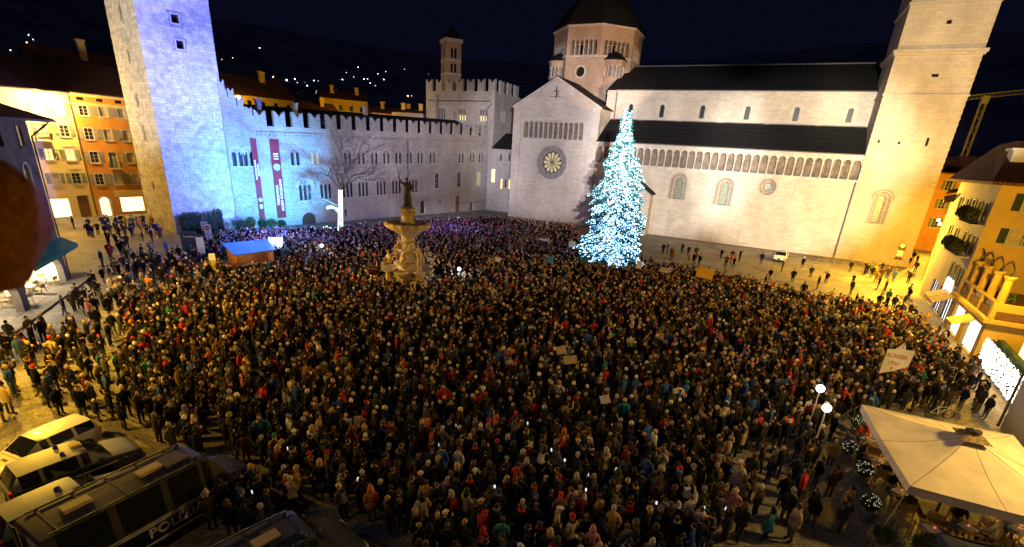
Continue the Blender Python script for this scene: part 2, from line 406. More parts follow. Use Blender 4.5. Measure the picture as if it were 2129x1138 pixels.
def round_fill(mb, F, c, z, r, depth, m=0, n=24):
    """fills a square opening of half-width r down to a circle, with the reveal"""
    P = []
    for k in range(n + 1):
        a = 2 * math.pi * k / n; x, y = math.cos(a), math.sin(a); q = 1 / max(abs(x), abs(y))
        P.append(((c + r * x, z + r * y), (c + r * x * q, z + r * y * q)))
    for k in range(n):
        (p, s), (p2, s2) = P[k], P[k + 1]
        mb.face([F.p(*(p[0], 0, p[1])), F.p(s[0], 0, s[1]), F.p(s2[0], 0, s2[1]), F.p(p2[0], 0, p2[1])], m)
        mb.face([F.p(p2[0], 0, p2[1]), F.p(p2[0], -depth, p2[1]), F.p(p[0], -depth, p[1]), F.p(p[0], 0, p[1])], m)
def ring(mb, r0, r1, y0, y1, n=28, m=0, c=(0, 0)):
    """flat ring, axis along y, local axes"""
    for k in range(n):
        a, b = 2 * math.pi * k / n, 2 * math.pi * (k + 1) / n
        P = []
        for y in (y1, y0):
            for (r, t) in ((r0, a), (r1, a), (r1, b), (r0, b)): P.append((c[0] + r * math.cos(t), y, c[1] + r * math.sin(t)))
        mb.hexa([P[0], P[1], P[5], P[4], P[3], P[2], P[6], P[7]], m)
# ================================================================ ground
def cobble_mat():
    m = bpy.data.materials.new('square_cobbles'); m.use_nodes = True
    nt = m.node_tree; b = nt.nodes['Principled BSDF']; N = nt.nodes.new; L = nt.links.new
    b.inputs['Roughness'].default_value = 0.62; b.inputs['Specular IOR Level'].default_value = 0.3
    g = N('ShaderNodeNewGeometry'); v = N('ShaderNodeTexVoronoi'); v.feature = 'DISTANCE_TO_EDGE'; v.inputs['Scale'].default_value = 5.5; v.inputs['Randomness'].default_value = 0.75
    L(g.outputs['Position'], v.inputs['Vector'])
    v2 = N('ShaderNodeTexVoronoi'); v2.inputs['Scale'].default_value = 5.5; v2.inputs['Randomness'].default_value = 0.75; L(g.outputs['Position'], v2.inputs['Vector'])
    n1 = N('ShaderNodeTexNoise'); n1.inputs['Scale'].default_value = 0.35; n1.inputs['Detail'].default_value = 7; L(g.outputs['Position'], n1.inputs['Vector'])
    cr = N('ShaderNodeValToRGB'); cr.color_ramp.elements[0].color = (0.15, 0.138, 0.12, 1); cr.color_ramp.elements[1].color = (0.32, 0.295, 0.255, 1)
    L(v2.outputs['Color'], cr.inputs['Fac'])
    st = N('ShaderNodeMapRange'); st.inputs['From Min'].default_value = 0.3; st.inputs['From Max'].default_value = 0.7; st.inputs['To Min'].default_value = 0.6; st.inputs['To Max'].default_value = 1.2; L(n1.outputs['Fac'], st.inputs['Value'])
    jr = N('ShaderNodeMapRange'); jr.inputs['From Max'].default_value = 0.06; jr.inputs['To Min'].default_value = 0.4; L(v.outputs['Distance'], jr.inputs['Value'])
    mu = N('ShaderNodeMath'); mu.operation = 'MULTIPLY'; L(st.outputs['Result'], mu.inputs[0]); L(jr.outputs['Result'], mu.inputs[1])
    vm = N('ShaderNodeVectorMath'); vm.operation = 'SCALE'; L(cr.outputs['Color'], vm.inputs[0]); L(mu.outputs['Value'], vm.inputs['Scale']); L(vm.outputs['Vector'], b.inputs['Base Color'])
    bp = N('ShaderNodeBump'); bp.inputs['Strength'].default_value = 0.8; bp.inputs['Distance'].default_value = 0.03; L(jr.outputs['Result'], bp.inputs['Height']); L(bp.outputs['Normal'], b.inputs['Normal'])
    return m
M['cobble'] = cobble_mat()
M['flag'] = stone_wall('stone_flags', (0.24, 0.22, 0.20), (0.19, 0.175, 0.155), (0.09, 0.085, 0.075), 0.9, 0.5, 0.012, 0.3, 0.35)
M['kerb'] = mat('granite_kerb', (0.25, 0.235, 0.215), noise=0.25, nscale=5)
g = MB(); g.face([(-4000, -600, 0), (4000, -600, 0), (4000, 6000, 0), (-4000, 6000, 0)])
tag(link('ground', g.mesh('ground', 'cobble')), kind='structure')
def slab(name, poly, h, m='flag', z=0.0):
    mb = MB(); mb.prism([(p[0], p[1], z - 0.05) for p in poly][::-1], (0, 0, h + 0.05)); o = link(name, mb.mesh(name, m, uv=True)); return tag(o, kind='structure')
slab('pavement', [(-45, 10.4), (-44.2, 12.2), (-57.0, 22.6), (-60.5, 21.0)], 0.13)
slab('pavement', [(17.0, 49.0), (17.0, 72.5), (19.9, 72.5), (19.9, 49.0)], 0.12)
slab('path', [(-58, 101), (-33, 95.2), (-33, 93.4), (-50.5, 95.2), (-60.5, 97.5)], 0.012)
slab('path', [(-30, 97.4), (12.5, 97.4), (22, 97.2), (22, 95.4), (-30, 95.6)], 0.012)

# ================================================================ hills and far lights
hb = MB(); cols = 60; rows = 14
def hz(az, r):
    t = (r - 260) / 2900
    ridge = 0.5 + 0.5 * math.sin(az * 3.1 + 0.6) * math.cos(az * 1.7)
    return max(-2, (t ** 0.85) * (430 + 170 * ridge) + 14 * math.sin(az * 23 + r * 0.01) * t)
for j in range(rows):
    r = 260 + 2900 * (j / (rows - 1)) ** 1.5
    for i in range(cols):
        az = R(-100 + 190 * i / (cols - 1)); hb.v.append((math.sin(az) * r, math.cos(az) * r, hz(az, r)))
for j in range(rows - 1):
    for i in range(cols - 1):
        k = j * cols + i; hb.f.append((k, k + 1, k + cols + 1, k + cols)); hb.m.append(0)
M['hill'] = mat('wooded_hill', (0.11, 0.12, 0.16), rough=1, spec=0, noise=0.4, nscale=0.02)
tag(link('hills', hb.mesh('hills', 'hill', smooth=True)), kind='structure')
lw = mat('far_lamp_white', (0.8, 0.8, 0.8), emit=(0.95, 0.97, 1.0), estr=9)
lo = mat('far_lamp_orange', (0.8, 0.6, 0.3), emit=(1.0, 0.55, 0.16), estr=7)
lb_ = mat('far_lamp_bright', (0.8, 0.8, 0.8), emit=(0.55, 0.95, 1.0), estr=80)
def lampmesh(n, m):
    b = MB(); b.lathe([(0.0005, -0.5), (0.35, -0.35), (0.5, 0), (0.35, 0.35), (0.0005, 0.5)], 6, (0, 0, 0.5), cap=False); return b.mesh(n, m)
lm = [lampmesh('far_lamp', lw), lampmesh('far_lamp', lo), lampmesh('far_lamp', lb_)]
FAR = [(-501, 195, 71, 0), (-478, 188, 66, 0), (-465, 179, 62, 1), (-429, 161, 54, 1), (-423, 154, 52, 1), (-428, 162, 54, 1), (-405, 178, 50, 0), (-404, 180, 50, 0), (-402, 184, 50, 0), (-401, 186, 50, 0), (-415, 194, 53, 0), (-444, 303, 72, 1), (-459, 324, 77, 1), (-594, 457, 112, 0), (-478, 385, 84, 0), (-377, 300, 58, 1), (-374, 297, 57, 1), (-362, 300, 55, 0), (-357, 306, 54, 0), (-362, 318, 56, 0), (-369, 334, 59, 0), (-363, 329, 57, 0), (-367, 337, 59, 0), (-366, 337, 59, 0), (-362, 342, 59, 2), (-376, 362, 64, 0), (-375, 369, 65, 0), (-373, 371, 65, 0), (-343, 338, 55, 0), (-445, 468, 91, 0), (-370, 396, 69, 0), (-370, 401, 70, 0), (-403, 453, 82, 0), (-436, 504, 92, 0), (-526, 627, 117, 0), (-501, 606, 111, 0), (-492, 608, 110, 0), (-429, 561, 96, 0), (-444, 599, 103, 0), (-367, 421, 72, 0), (-324, 295, 47, 0), (-318, 289, 45, 0), (-314, 299, 45, 1), (-346, 306, 52, 0), (-393, 384, 70, 0), (-359, 362, 61, 0), (-385, 398, 71, 0), (101, 323, 27, 1), (-352, 385, 64, 0), (-338, 376, 61, 1), (-289, 361, 51, 1), (-289, 366, 52, 1), (-331, 322, 51, 1), (-370, 315, 58, 0), (-412, 416, 78, 0), (-387, 502, 83, 0)]
for i, (x, y, z, k) in enumerate(FAR):
    s_ = (0.28 + 0.5 * random.random() ** 2) * (1.0 + math.hypot(x, y) / 900)
    o = link('hillside_lamp', lm[k], None, (x, y, z - 0.6), 0, (s_, s_, s_))
    tag(o, ['small white lamp glowing on the dark hillside', 'small orange lamp glowing on the dark hillside', 'brightest bluish white floodlight on the dark hillside'][k], 'lamp', 'lamps scattered over the dark hillside' if k < 2 else None)

# ================================================================ civic tower
DP = Vector((0.2026, 0.9793, 0))
TC = Vector((-72.73, 39.33, 0))
tower = thing('stone_tower', 'tall square medieval stone tower lit blue on one side and yellow on the other', 'tower', (TC.x, TC.y, 0))
NL = Vector((-0.9793, 0.2026, 0))
FR = Frame(TC, DP); TW, TL_ = 8.45, 11.1
TLp = TC + NL * TL_
FL = Frame(TLp, (-NL.x, -NL.y))
# openings: (face, u, z, w, h)
topen = [(FR, 4.16, 27.0, 0.85, 1.0), (FR, 4.28, 24.1, 0.85, 1.0)] + [(FL, TL_ - u, z, 0.32, 1.15) for u, z in ((5.4, 27.4), (5.6, 22.4), (5.6, 17.2), (5.4, 12.9))] + [(FL, TL_ - 5.9, 5.9, 0.5, 0.6)]
mb = MB()
for F, w in ((FR, TW), (FL, TL_)):
    wall(mb, F, 0, w, -0.3, 42, [(u - a / 2, u + a / 2, z - h / 2, z + h / 2, False, 0.9) for (f, u, z, a, h) in topen if f is F])
bk = TC + DP * TW; bl = TLp + DP * TW
for a, b in ((bk, bl), (bl, TLp)):
    mb.face([(a.x, a.y, -0.3), (b.x, b.y, -0.3), (b.x, b.y, 42), (a.x, a.y, 42)])
mb.face([(TC.x, TC.y, 42), (bk.x, bk.y, 42), (bl.x, bl.y, 42), (TLp.x, TLp.y, 42)])
part('core_wall', mb, 'tower_core', tower)
for (F, u, z, a, h) in topen:
    wb = MB(); F.box(wb, u - a / 2 + 0.01, u + a / 2 - 0.01, -0.86, -0.6, z - h / 2 + 0.01, z + h / 2 - 0.01)
    part('window', wb, 'void', tower)
    fb = MB()
    if a > 0.6:
        t_ = 0.16
        for q in ((u - a / 2 - t_, u + a / 2 + t_, z + h / 2, z + h / 2 + t_), (u - a / 2 - t_, u + a / 2 + t_, z - h / 2 - t_, z - h / 2), (u - a / 2 - t_, u - a / 2, z - h / 2, z + h / 2), (u + a / 2, u + a / 2 + t_, z - h / 2, z + h / 2)):
            F.box(fb, q[0], q[1], -0.02, 0.12, q[2], q[3])
        part('window_frame', fb, 'trim', tower)
blocks = []
for F, w in ((FR, TW), (FL, TL_)):
    z = 0.0
    while z < 42:
        h = random.choice((0.28, 0.33, 0.38, 0.44)); u = -0.04 + (0.0 if random.random() < 0.5 else 0.0)
        while u < w:
            bw = random.uniform(0.38, 1.05)
            if w - (u + bw) < 0.4: bw = w - u + 0.04
            if not any(f is F and u < ou + oa / 2 + 0.17 and u + bw > ou - oa / 2 - 0.17 and z < oz + oh / 2 + 0.17 and z + h > oz - oh / 2 - 0.17 for (f, ou, oz, oa, oh) in topen):
                blocks.append((F, u + 0.015, u + bw - 0.015, z + 0.014, z + h - 0.014, random.uniform(0.025, 0.065)))
            else:
                for (a_, b_) in ((u, u + bw / 3), (u + bw / 3, u + 2 * bw / 3), (u + 2 * bw / 3, u + bw)):
                    if not any(f is F and a_ < ou + oa / 2 + 0.17 and b_ > ou - oa / 2 - 0.17 and z < oz + oh / 2 + 0.17 and z + h > oz - oh / 2 - 0.17 for (f, ou, oz, oa, oh) in topen):
                        blocks.append((F, a_ + 0.015, b_ - 0.015, z + 0.014, z + h - 0.014, random.uniform(0.03, 0.085)))
            u += bw
        z += h
order = sorted(range(len(blocks)), key=lambda i: -(blocks[i][2] - blocks[i][1]) * (blocks[i][4] - blocks[i][3]) * (1 if 1.0 < blocks[i][3] < 27 else 0))
single = set(order[:300])
ub = MB(); ub.hexa([(0, -1, 0), (1, -1, 0.03), (1, 0, 0), (0, 0, 0), (0.03, -0.9, 1), (0.98, -1, 0.97), (1, 0, 1), (0, 0, 1)]); ub2 = MB(); ub2.hexa([(0.02, -1, 0.03), (1, -0.85, 0), (1, 0, 0), (0, 0, 0), (0, -1, 0.96), (0.97, -0.9, 1), (1, 0, 1), (0, 0, 1)])
um = [ub.mesh('stone_block', 'block'), ub2.mesh('stone_block', 'block')]
rest = MB()
def block_stuff_mat():
    m = M['block'].copy(); m.name = 'tower_block_stone_joined'
    nt = m.node_tree; oi = [n for n in nt.nodes if n.type == 'OBJECT_INFO'][0]; mr = [n for n in nt.nodes if n.type == 'MAP_RANGE'][0]
    g_ = nt.nodes.new('ShaderNodeNewGeometry'); nt.links.new(g_.outputs['Random Per Island'], mr.inputs['Value']); nt.nodes.remove(oi)
    return m
M['block_j'] = block_stuff_mat()
for i, (F, a, b, c, d, o_) in enumerate(blocks):
    if i in single:
        q = F.p(a, 0, c); link('stone_block', um[i % 2], tower, q, F.ang, (b - a, o_, d - c))
    else:
        j = random.uniform(-0.02, 0.02)
        rest.hexa([F.p(a, o_, c), F.p(b, o_ - j, c), F.p(b, -0.02, c), F.p(a, -0.02, c), F.p(a, o_ + j, d), F.p(b, o_, d), F.p(b, -0.02, d), F.p(a, -0.02, d)])
part('stone_blocks', rest, 'block_j', tower, kind='stuff')

# ================================================================ town palace
FP = Frame((-71.03, 46.71), DP, 0.028)
PL = 58.3
palace = thing('stone_palace', 'long crenellated medieval stone palace with rows of small arched windows', 'palace', (-71.03, 46.71, 0))
UPW = [1.9, 3.5, 10.8, 14.3, 20.5, 23.3, 26.1, 28.8, 31.6, 34.3, 37.1, 40.4, 48.8, 52.3, 55.2]
LOW = [12.0, 15.8, 20.1, 23.4, 27.4, 31.0, 35.2]
RCT = [41.5, 48.1, 54.5]
holes = []
for t in UPW:
    for s in (-1, 1): holes.append((t + s * 0.46 - 0.29, t + s * 0.46 + 0.29, 9.15, 11.15, True, 0.5))
for t in LOW:
    for s in (-1, 0, 1): holes.append((t + s * 0.78 - 0.29, t + s * 0.78 + 0.29, 3.55, 6.05, True, 0.5))
for t in RCT: holes.append((t - 0.55, t + 0.55, 4.1, 7.1, False, 0.45))
holes += [(42.1, 42.9, 0.9, 1.7, False, 0.45), (11.0, 13.6, -0.7, 1.55, True, 0.7), (37.0, 38.3, -0.8, 1.9, True, 0.6), (52.0, 52.9, -1.4, 0.4, False, 0.5), (47.2, 48.5, -1.3, 2.2, False, 0.12), (19.2, 19.7, 0.3, 1.5, False, 0.4)]
mb = MB(); wall(mb, FP, 0.6, PL, -2.2, 14.85, holes)
mb.face([FP.p(PL, 0, -2.2), FP.p(PL, -14, -2.2), FP.p(PL, -14, 14.85), FP.p(PL, 0, 14.85)])
FP.box(mb, 0.6, PL, -0.75, -0.05, 14.2, 14.83)
part('wall', mb, 'palace', palace, uv=True)
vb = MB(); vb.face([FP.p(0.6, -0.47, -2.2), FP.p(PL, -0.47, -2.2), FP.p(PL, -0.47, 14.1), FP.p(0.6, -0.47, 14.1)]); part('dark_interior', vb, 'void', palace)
# stepped end against the tower
for u0, u1, zt in ((4.0, 5.0, 16.2), (2.75, 4.0, 17.3), (1.6, 2.75, 18.4), (0.6, 1.6, 19.4)):
    sb = MB(); FP.box(sb, u0, u1 - 0.004, -0.75, 0.004, 14.85, zt); part('stepped_parapet', sb, 'palace', palace, uv=True)
def merlon_mesh(w, h, d, mt='palace'):
    pts = [(0, 0), (w, 0), (w, h), (w * 0.88, h - 0.03 * h), (w * 0.74, h * 0.88), (w * 0.6, h * 0.74), (w * 0.5, h * 0.64), (w * 0.4, h * 0.74), (w * 0.26, h * 0.88), (w * 0.12, h - 0.03 * h), (0, h)]
    b = MB(); b.prism([(x, 0, z) for x, z in pts], (0, d, 0)); return b.mesh('merlon', mt, uv=True)
mm = merlon_mesh(1.8, 2.25, 0.6)
t = 5.0
while t < PL - 1:
    FP.put('merlon', mm, palace, t, 14.84, 0.0); t += 2.96
for u, z in ((0.62, 19.38), (1.75, 18.38), (2.9, 17.28), (4.02, 16.18)):
    FP.put('merlon', merlon_mesh(0.8, 1.25, 0.6), palace, u, z, 0.0)
cb = MB(); FP.box(cb, 5.0, PL, 0.0, 0.22, 13.86, 14.02)
u = 5.1
while u < PL - 0.2: FP.box(cb, u, u + 0.22, 0.003, 0.2, 13.45, 13.86); u += 0.62
part('corbel_cornice', cb, 'palace', palace, uv=True)
def bifora(pm):
    b = MB()
    for s in (-1, 1):
        b.box(s * 0.46 - 0.33, s * 0.46 + 0.33, 0.3, 0.34, -0.05, 2.1, 1)
    colonnette(b, 0, 0.12, 0, 1.72, 0.075)
    ring_arch(b, 0, 0.98, 1.16, 1.6, 0.0, -0.05, 0, 10)
    b.box(-0.95, 0.95, -0.1, 0.1, -0.14, -0.003, 0)
    return b.mesh('window', ['trim', pm])
def trifora(pm):
    b = MB()
    for s in (-1, 0, 1): b.box(s * 0.78 - 0.33, s * 0.78 + 0.33, 0.3, 0.34, -0.05, 2.6, 1)
    for s in (-0.39, 0.39): colonnette(b, s, 0.12, 0, 2.2, 0.075)
    ring_arch(b, 0, 1.3, 1.5, 2.05, 0.0, -0.05, 0, 10)
    b.box(-1.3, 1.3, -0.1, 0.1, -0.14, -0.003, 0)
    return b.mesh('window', ['trim', pm])
bi, bil, tri = bifora('glass'), bifora('litdim'), trifora('glass')
for i, t in enumerate(UPW): FP.put('window', bil if i == 3 else bi, palace, t, 9.15)
for t in LOW: FP.put('window', tri, palace, t, 3.55)
def rectwin(w, h, pm, frame='trim', fw=0.16, hood=True, bars=2):
    b = MB()
    b.box(-w / 2, w / 2, 0.22, 0.26, 0, h, 1)
    for x0, x1, z0, z1 in ((-w / 2 - fw, -w / 2, -fw, h + fw), (w / 2, w / 2 + fw, -fw, h + fw), (-w / 2, w / 2, h, h + fw), (-w / 2, w / 2, -fw, 0)):
        b.box(x0, x1, -0.06, 0.2, z0, z1, 0)
    b.box(-0.03, 0.03, 0.16, 0.22, 0, h, 0)
    for k in range(1, bars + 1): b.box(-w / 2, w / 2, 0.165, 0.22, h * k / (bars + 1) - 0.025, h * k / (bars + 1) + 0.025, 0)
    if hood: b.box(-w / 2 - 0.3, w / 2 + 0.3, -0.22, 0.0, h + 0.55, h + 0.7, 0)
    return b.mesh('window', [frame, pm])
for t, pm in zip(RCT, ('glass', 'glass', 'litdim')): FP.put('window', rectwin(1.1, 3.0, pm, fw=0.1), palace, t, 4.1)
FP.put('window', rectwin(0.8, 0.8, 'doorwood', fw=0.08, hood=False, bars=1), palace, 42.5, 0.9)
for u0, u1, z1, dm in ((11.0, 13.6, 1.5, 'doorwood'), (37.0, 38.3, 1.85, 'doorwood'), (52.0, 52.9, 0.4, 'void'), (47.2, 48.5, 2.2, 'wood')):
    db = MB(); dd = 0.1 if u0 == 47.2 else 0.42
    FP.box(db, u0 + 0.01, u1 - 0.01, -dd - 0.03, -dd, -2.2, z1); part('door', db, dm, palace)
pb = MB(); pb.tube([FP.p(33.7, 0.12, 13.4), FP.p(33.7, 0.12, 3.0), FP.p(33.7, 0.12, -1.2)], 0.075); part('drainpipe', pb, 'pipe', palace)
pb = MB(); pb.tube([FP.p(57.7, 0.16, 21.4), FP.p(57.7, 0.16, 3.0), FP.p(57.7, 0.16, -2.0)], 0.1); part('drainpipe', pb, 'pipe', palace)
pb = MB(); pb.tube([FP.p(45.5, 0.1, -0.1), FP.p(46, 0.1, 0.5), FP.p(53, 0.1, 0.55), FP.p(57.3, 0.1, 0.5)], 0.05); part('wall_pipe', pb, 'pipe', palace)
# ruined arch marks on the wall by the tower
ab = MB()
for c, r, z in ((2.1, 1.5, 3.6), (2.5, 0.7, 2.4)):
    for k, (p, q) in enumerate(zip(arc(c, r, z, 7), arc(c, r + 0.14, z, 7))):
        if k < 6:
            p2, q2 = arc(c, r, z, 7)[k + 1], arc(c, r + 0.14, z, 7)[k + 1]
            ab.hexa([FP.p(p[0], 0.06, p[1]), FP.p(q[0], 0.06, q[1]), FP.p(q[0], 0, q[1]), FP.p(p[0], 0, p[1]), FP.p(p2[0], 0.06, p2[1]), FP.p(q2[0], 0.06, q2[1]), FP.p(q2[0], 0, q2[1]), FP.p(p2[0], 0, p2[1])])
part('walled_up_arch', ab, 'tower_core', palace)
rb = MB()
rb.face([FP.p(0.6, -0.9, 14.9), FP.p(PL, -0.9, 14.9), FP.p(PL, -9, 18.0), FP.p(0.6, -9, 18.0)])
rb.face([FP.p(0.6, -9, 18.0), FP.p(PL, -9, 18.0), FP.p(PL, -18, 14.0), FP.p(0.6, -18, 14.0)])
part('roof', rb, 'slate', palace, uv=True)
for u, o_ in ((8, -5), (13.5, -4), (30, -8), (55, -9)):
    kb = MB(); FP.box(kb, u, u + 0.7, o_ - 0.7, o_, 14.5, 18.6 + (o_ + 5) * -0.2); FP.box(kb, u - 0.12, u + 0.82, o_ - 0.82, o_ + 0.12, 18.6 + (o_ + 5) * -0.2, 18.8 + (o_ + 5) * -0.2)
    part('chimney', kb, 'palace', palace, uv=True)

# ================================================================ banners
M['banner'] = mat('crimson_banner_cloth', (0.20, 0.022, 0.03), rough=0.8, noise=0.15, nscale=2)
M['bprint'] = mat('white_banner_print', (0.75, 0.75, 0.75), rough=0.8)
M['bdisc'] = mat('pale_blue_banner_print', (0.35, 0.5, 0.62), rough=0.8, noise=0.5, nscale=5)
def text_mesh(body, size, m, extrude=0.0, bold=0.0):
    cu = bpy.data.curves.new('lettering', 'FONT'); cu.body = body; cu.size = size; cu.align_x = 'CENTER'; cu.align_y = 'CENTER'; cu.extrude = extrude; cu.offset = bold; cu.resolution_u = 2
    o = bpy.data.objects.new('lettering', cu); COL.objects.link(o)
    dg = bpy.context.evaluated_depsgraph_get(); me = bpy.data.meshes.new_from_object(o.evaluated_get(dg))
    bpy.data.objects.remove(o); bpy.data.curves.remove(cu)
    me.materials.clear(); me.materials.append(M[m] if isinstance(m, str) else m); me.name = 'lettering'
    return me
def banner(u0, u1, z0, z1, label, flip, out):
    q = FP.p(u0, out, z0); w = u1 - u0; h = z1 - z0
    t = thing('banner', label, 'banner', q, FP.ang)
    b = MB(); n = 26
    P = [(0, 0.03 * math.sin(k * 0.9), h * k / n) for k in range(n + 1)]
    for k in range(n):
        y0, y1 = 0.03 * math.sin(k * 0.9), 0.03 * math.sin((k + 1) * 0.9); za, zb = h * k / n, h * (k + 1) / n
        b.hexa([(0, y0, za), (w, y0 + 0.01, za), (w, y0 + 0.03, za), (0, y0 + 0.02, za), (0, y1, zb), (w, y1 + 0.01, zb), (w, y1 + 0.03, zb), (0, y1 + 0.02, zb)])
    local('cloth', b.mesh('cloth', 'banner'), t)
    rd = MB(); rd.tube([(-0.08, 0.02, h), (w + 0.08, 0.02, h)], 0.04); rd.tube([(-0.08, 0.02, 0), (w + 0.08, 0.02, 0)], 0.04); local('rod', rd.mesh('rod', 'iron'), t)
    rot = R(90) if not flip else R(-90)
    s = w * 0.36
    for txt, fx in (('MUSEO DIOCESANO', 0.70), ('TRIDENTINO', 0.28)):
        me = text_mesh(txt, s, 'bprint', 0.002, 0.012)
        fxx = fx if flip else 1 - fx
        o = local('lettering', me, t, (w * fxx, -0.05, h * (0.30 if flip else 0.62)), (R(90), rot, 0))
        o.rotation_euler = (Matrix.Rotation(rot, 4, 'Y') @ Matrix.Rotation(R(90), 4, 'X')).to_euler()
    dz = h * (0.66 if flip else 0.24)
    db = MB(); db.lathe([(w * 0.36, 0), (w * 0.36, 0.02)], 20, (0, 0, 0)); o = local('emblem', db.mesh('emblem', 'bdisc'), t, (w / 2, -0.035, dz), (R(90), 0, 0))
    bb = MB()
    for k in range(3): bb.box(w * 0.25, w * 0.75, -0.06, -0.04, dz + (1 if flip else -1) * (1.1 + 0.5 * k) * w * 0.5 + (0.35 if flip else -0.4) , dz + (1 if flip else -1) * (1.1 + 0.5 * k) * w * 0.5 + (0.35 if flip else -0.4) + 0.14)
    local('printed_bars', bb.mesh('printed_bars', 'bprint'), t)
banner(4.0, 4.85, 1.35, 13.05, 'narrower crimson museum banner hanging on the palace beside the tower', False, 0.12)
banner(6.84, 8.3, 1.15, 13.0, 'wider crimson museum banner with pale blue disc hanging on the palace', True, 0.12)

# ================================================================ crenellated keep behind the palace
keep = thing('crenellated_keep', 'square crenellated stone keep rising behind the far end of the palace', 'keep', (-77, 103, 0))
FK = Frame((-77.0, 103.0), (1, 0)); FK2 = Frame((-58.25, 103.0), (0, 1))
KW = [-72.4, -66.7, -61.0]
kh = []
for x in KW:
    for s in (-1, 0, 1): kh.append((x + 77 + s * 0.7 - 0.22, x + 77 + s * 0.7 + 0.22, 19.6, 22.0, True, 0.5))
mb = MB(); wall(mb, FK, 0, 18.75, 0, 25.7, kh)
kh2 = [(4.2 + s * 0.9 - 0.3, 4.2 + s * 0.9 + 0.3, 19.6, 22.2, True, 0.5) for s in (-1, 0, 1)]
wall(mb, FK2, 0, 13, 0, 25.7, kh2)
mb.face([(-77, 116, 0), (-77, 103, 0), (-77, 103, 25.7), (-77, 116, 25.7)])
part('wall', mb, 'palace', keep, uv=True)
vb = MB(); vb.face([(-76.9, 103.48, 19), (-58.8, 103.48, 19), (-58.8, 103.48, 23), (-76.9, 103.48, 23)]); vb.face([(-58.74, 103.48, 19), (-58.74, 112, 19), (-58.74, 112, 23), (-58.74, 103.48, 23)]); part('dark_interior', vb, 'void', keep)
rf = MB(); rf.face([(-77, 103.4, 25.4), (-58.3, 103.4, 25.4), (-58.3, 116, 25.4), (-77, 116, 25.4)]); part('roof', rf, 'slate', keep, uv=True)
km = merlon_mesh(1.75, 2.5, 0.6)
for k in range(7): FK.put('merlon', km, keep, 0.0 + k * 2.84, 25.69)
for k in range(3): FK2.put('merlon', km, keep, 2.6 + k * 3.6, 25.69)
for x in KW:
    b = MB()
    for s in (-0.35, 0.35): colonnette(b, s, 0.15, 0, 2.1, 0.06)
    ring_arch(b, 0, 1.05, 1.2, 1.75, 0, -0.05, 0, 8); b.box(-1.1, 1.1, -0.08, 0.1, -0.12, -0.003)
    b.box(-1, 1, 0.4, 0.42, 0, 1.1, 1)
    FK.put('window', b.mesh('window', ['trim', 'lit' if x != KW[0] else 'glass']), keep, x + 77, 19.6)
pb = MB(); pb.tube([(-76, 102.85, 23.6), (-59.2, 102.85, 23.7), (-58.8, 102.85, 23.2), (-60.0, 102.85, 22.2), (-60.0, 102.85, 16)], 0.1); part('drainpipe', pb, 'pipe', keep)
ch = MB(); ch.box(-74.1, -73.5, 102.4, 102.995, 18, 25.0); part('chimney_flue', ch, 'tower_core', keep)
# connecting wing between keep and transept
wing = thing('connecting_wing', 'low stone wing with small lit arched windows between keep and cathedral', 'building', (-54, 103, 0))
FW = Frame((-58.24, 103.0), (1, 0))
wh = [(2.4, 2.95, 5.2, 7.5, True, 0.35), (3.55, 4.0, 5.6, 7.4, True, 0.35), (4.5, 5.0, 5.3, 7.5, True, 0.35), (2.0, 2.45, 11.3, 12.9, True, 0.4), (4.2, 4.65, 11.4, 13.0, True, 0.4), (5.6, 6.4, -0.2, 3.4, False, 0.4)]
mb = MB(); wall(mb, FW, 0, 8.2, 0, 13.9, wh); part('wall', mb, 'palace', wing, uv=True)
for (a, b, c, d, _, dp), pm in zip(wh, ('lit', 'glass', 'lit', 'glass', 'glass', 'void')):
    wb = MB(); FW.box(wb, a - 0.02, b + 0.02, -dp - 0.03, -dp + 0.04, c - 0.02, d + 0.02); part('door' if c < 0 else 'window', wb, pm, wing)
wb = MB(); FW.box(wb, 0.02, 0.95, 0.0, 0.04, 6.5, 9.4); wo = part('window', wb, 'lit', wing)
fb = MB(); FW.box(fb, -0.0, 1.05, 0.0, 0.1, 9.4, 9.55); FW.box(fb, 0.95, 1.05, 0.0, 0.09, 6.5, 9.4); FW.box(fb, 0.0, 1.05, 0.0, 0.1, 6.35, 6.5); part('window_frame', fb, 'trim', wing)
rf = MB(); rf.prism([(-58.2, 102.6, 13.85), (-49.9, 102.6, 13.85), (-49.9, 109, 17.2), (-58.2, 109, 17.2)], (0, 0, 0.22)); part('roof', rf, 'slate', wing, uv=True)

# ================================================================ romanesque bell tower behind the keep
bt = thing('romanesque_bell_tower', 'small brick bell tower with twin arched openings rising behind the keep', 'bell tower', (-80.2, 118, 0))
BA = R(-38)
b = MB(); s = 2.05
M['bellbrick'] = stone_wall('bell_tower_brick', (0.36, 0.22, 0.13), (0.30, 0.18, 0.10), (0.40, 0.35, 0.28), 0.4, 0.14, 0.02, 0.3, 0.3)
for z0, z1, mt in ((24, 31.0, 1), (31.0, 31.4, 2), (31.4, 34.2, 0), (34.2, 34.5, 2), (34.5, 38.4, 0)):
    e = 0.12 if mt == 2 else 0.0
    b.box(-s - e, s + e, -s - e, s + e, z0, z1 - (0.0 if mt == 2 else 0.003), mt)
b.box(-s - 0.3, s + 0.3, -s - 0.3, s + 0.3, 38.4, 39.2, 2)
part('shaft', b, ['bellbrick', 'ashlar_red', 'trim'], bt, uv=True, loc=(-80.2, 118, 0), rz=BA)
rb = MB(); rb.lathe([((s + 0.45) * 1.414, 0), ((s + 0.1) * 1.414, 0.15), (0.02, 3.2)], 4, (0, 0, 39.2), a0=R(45)); part('roof', rb, 'slate', bt, uv=True, loc=(-80.2, 118, 0), rz=BA)
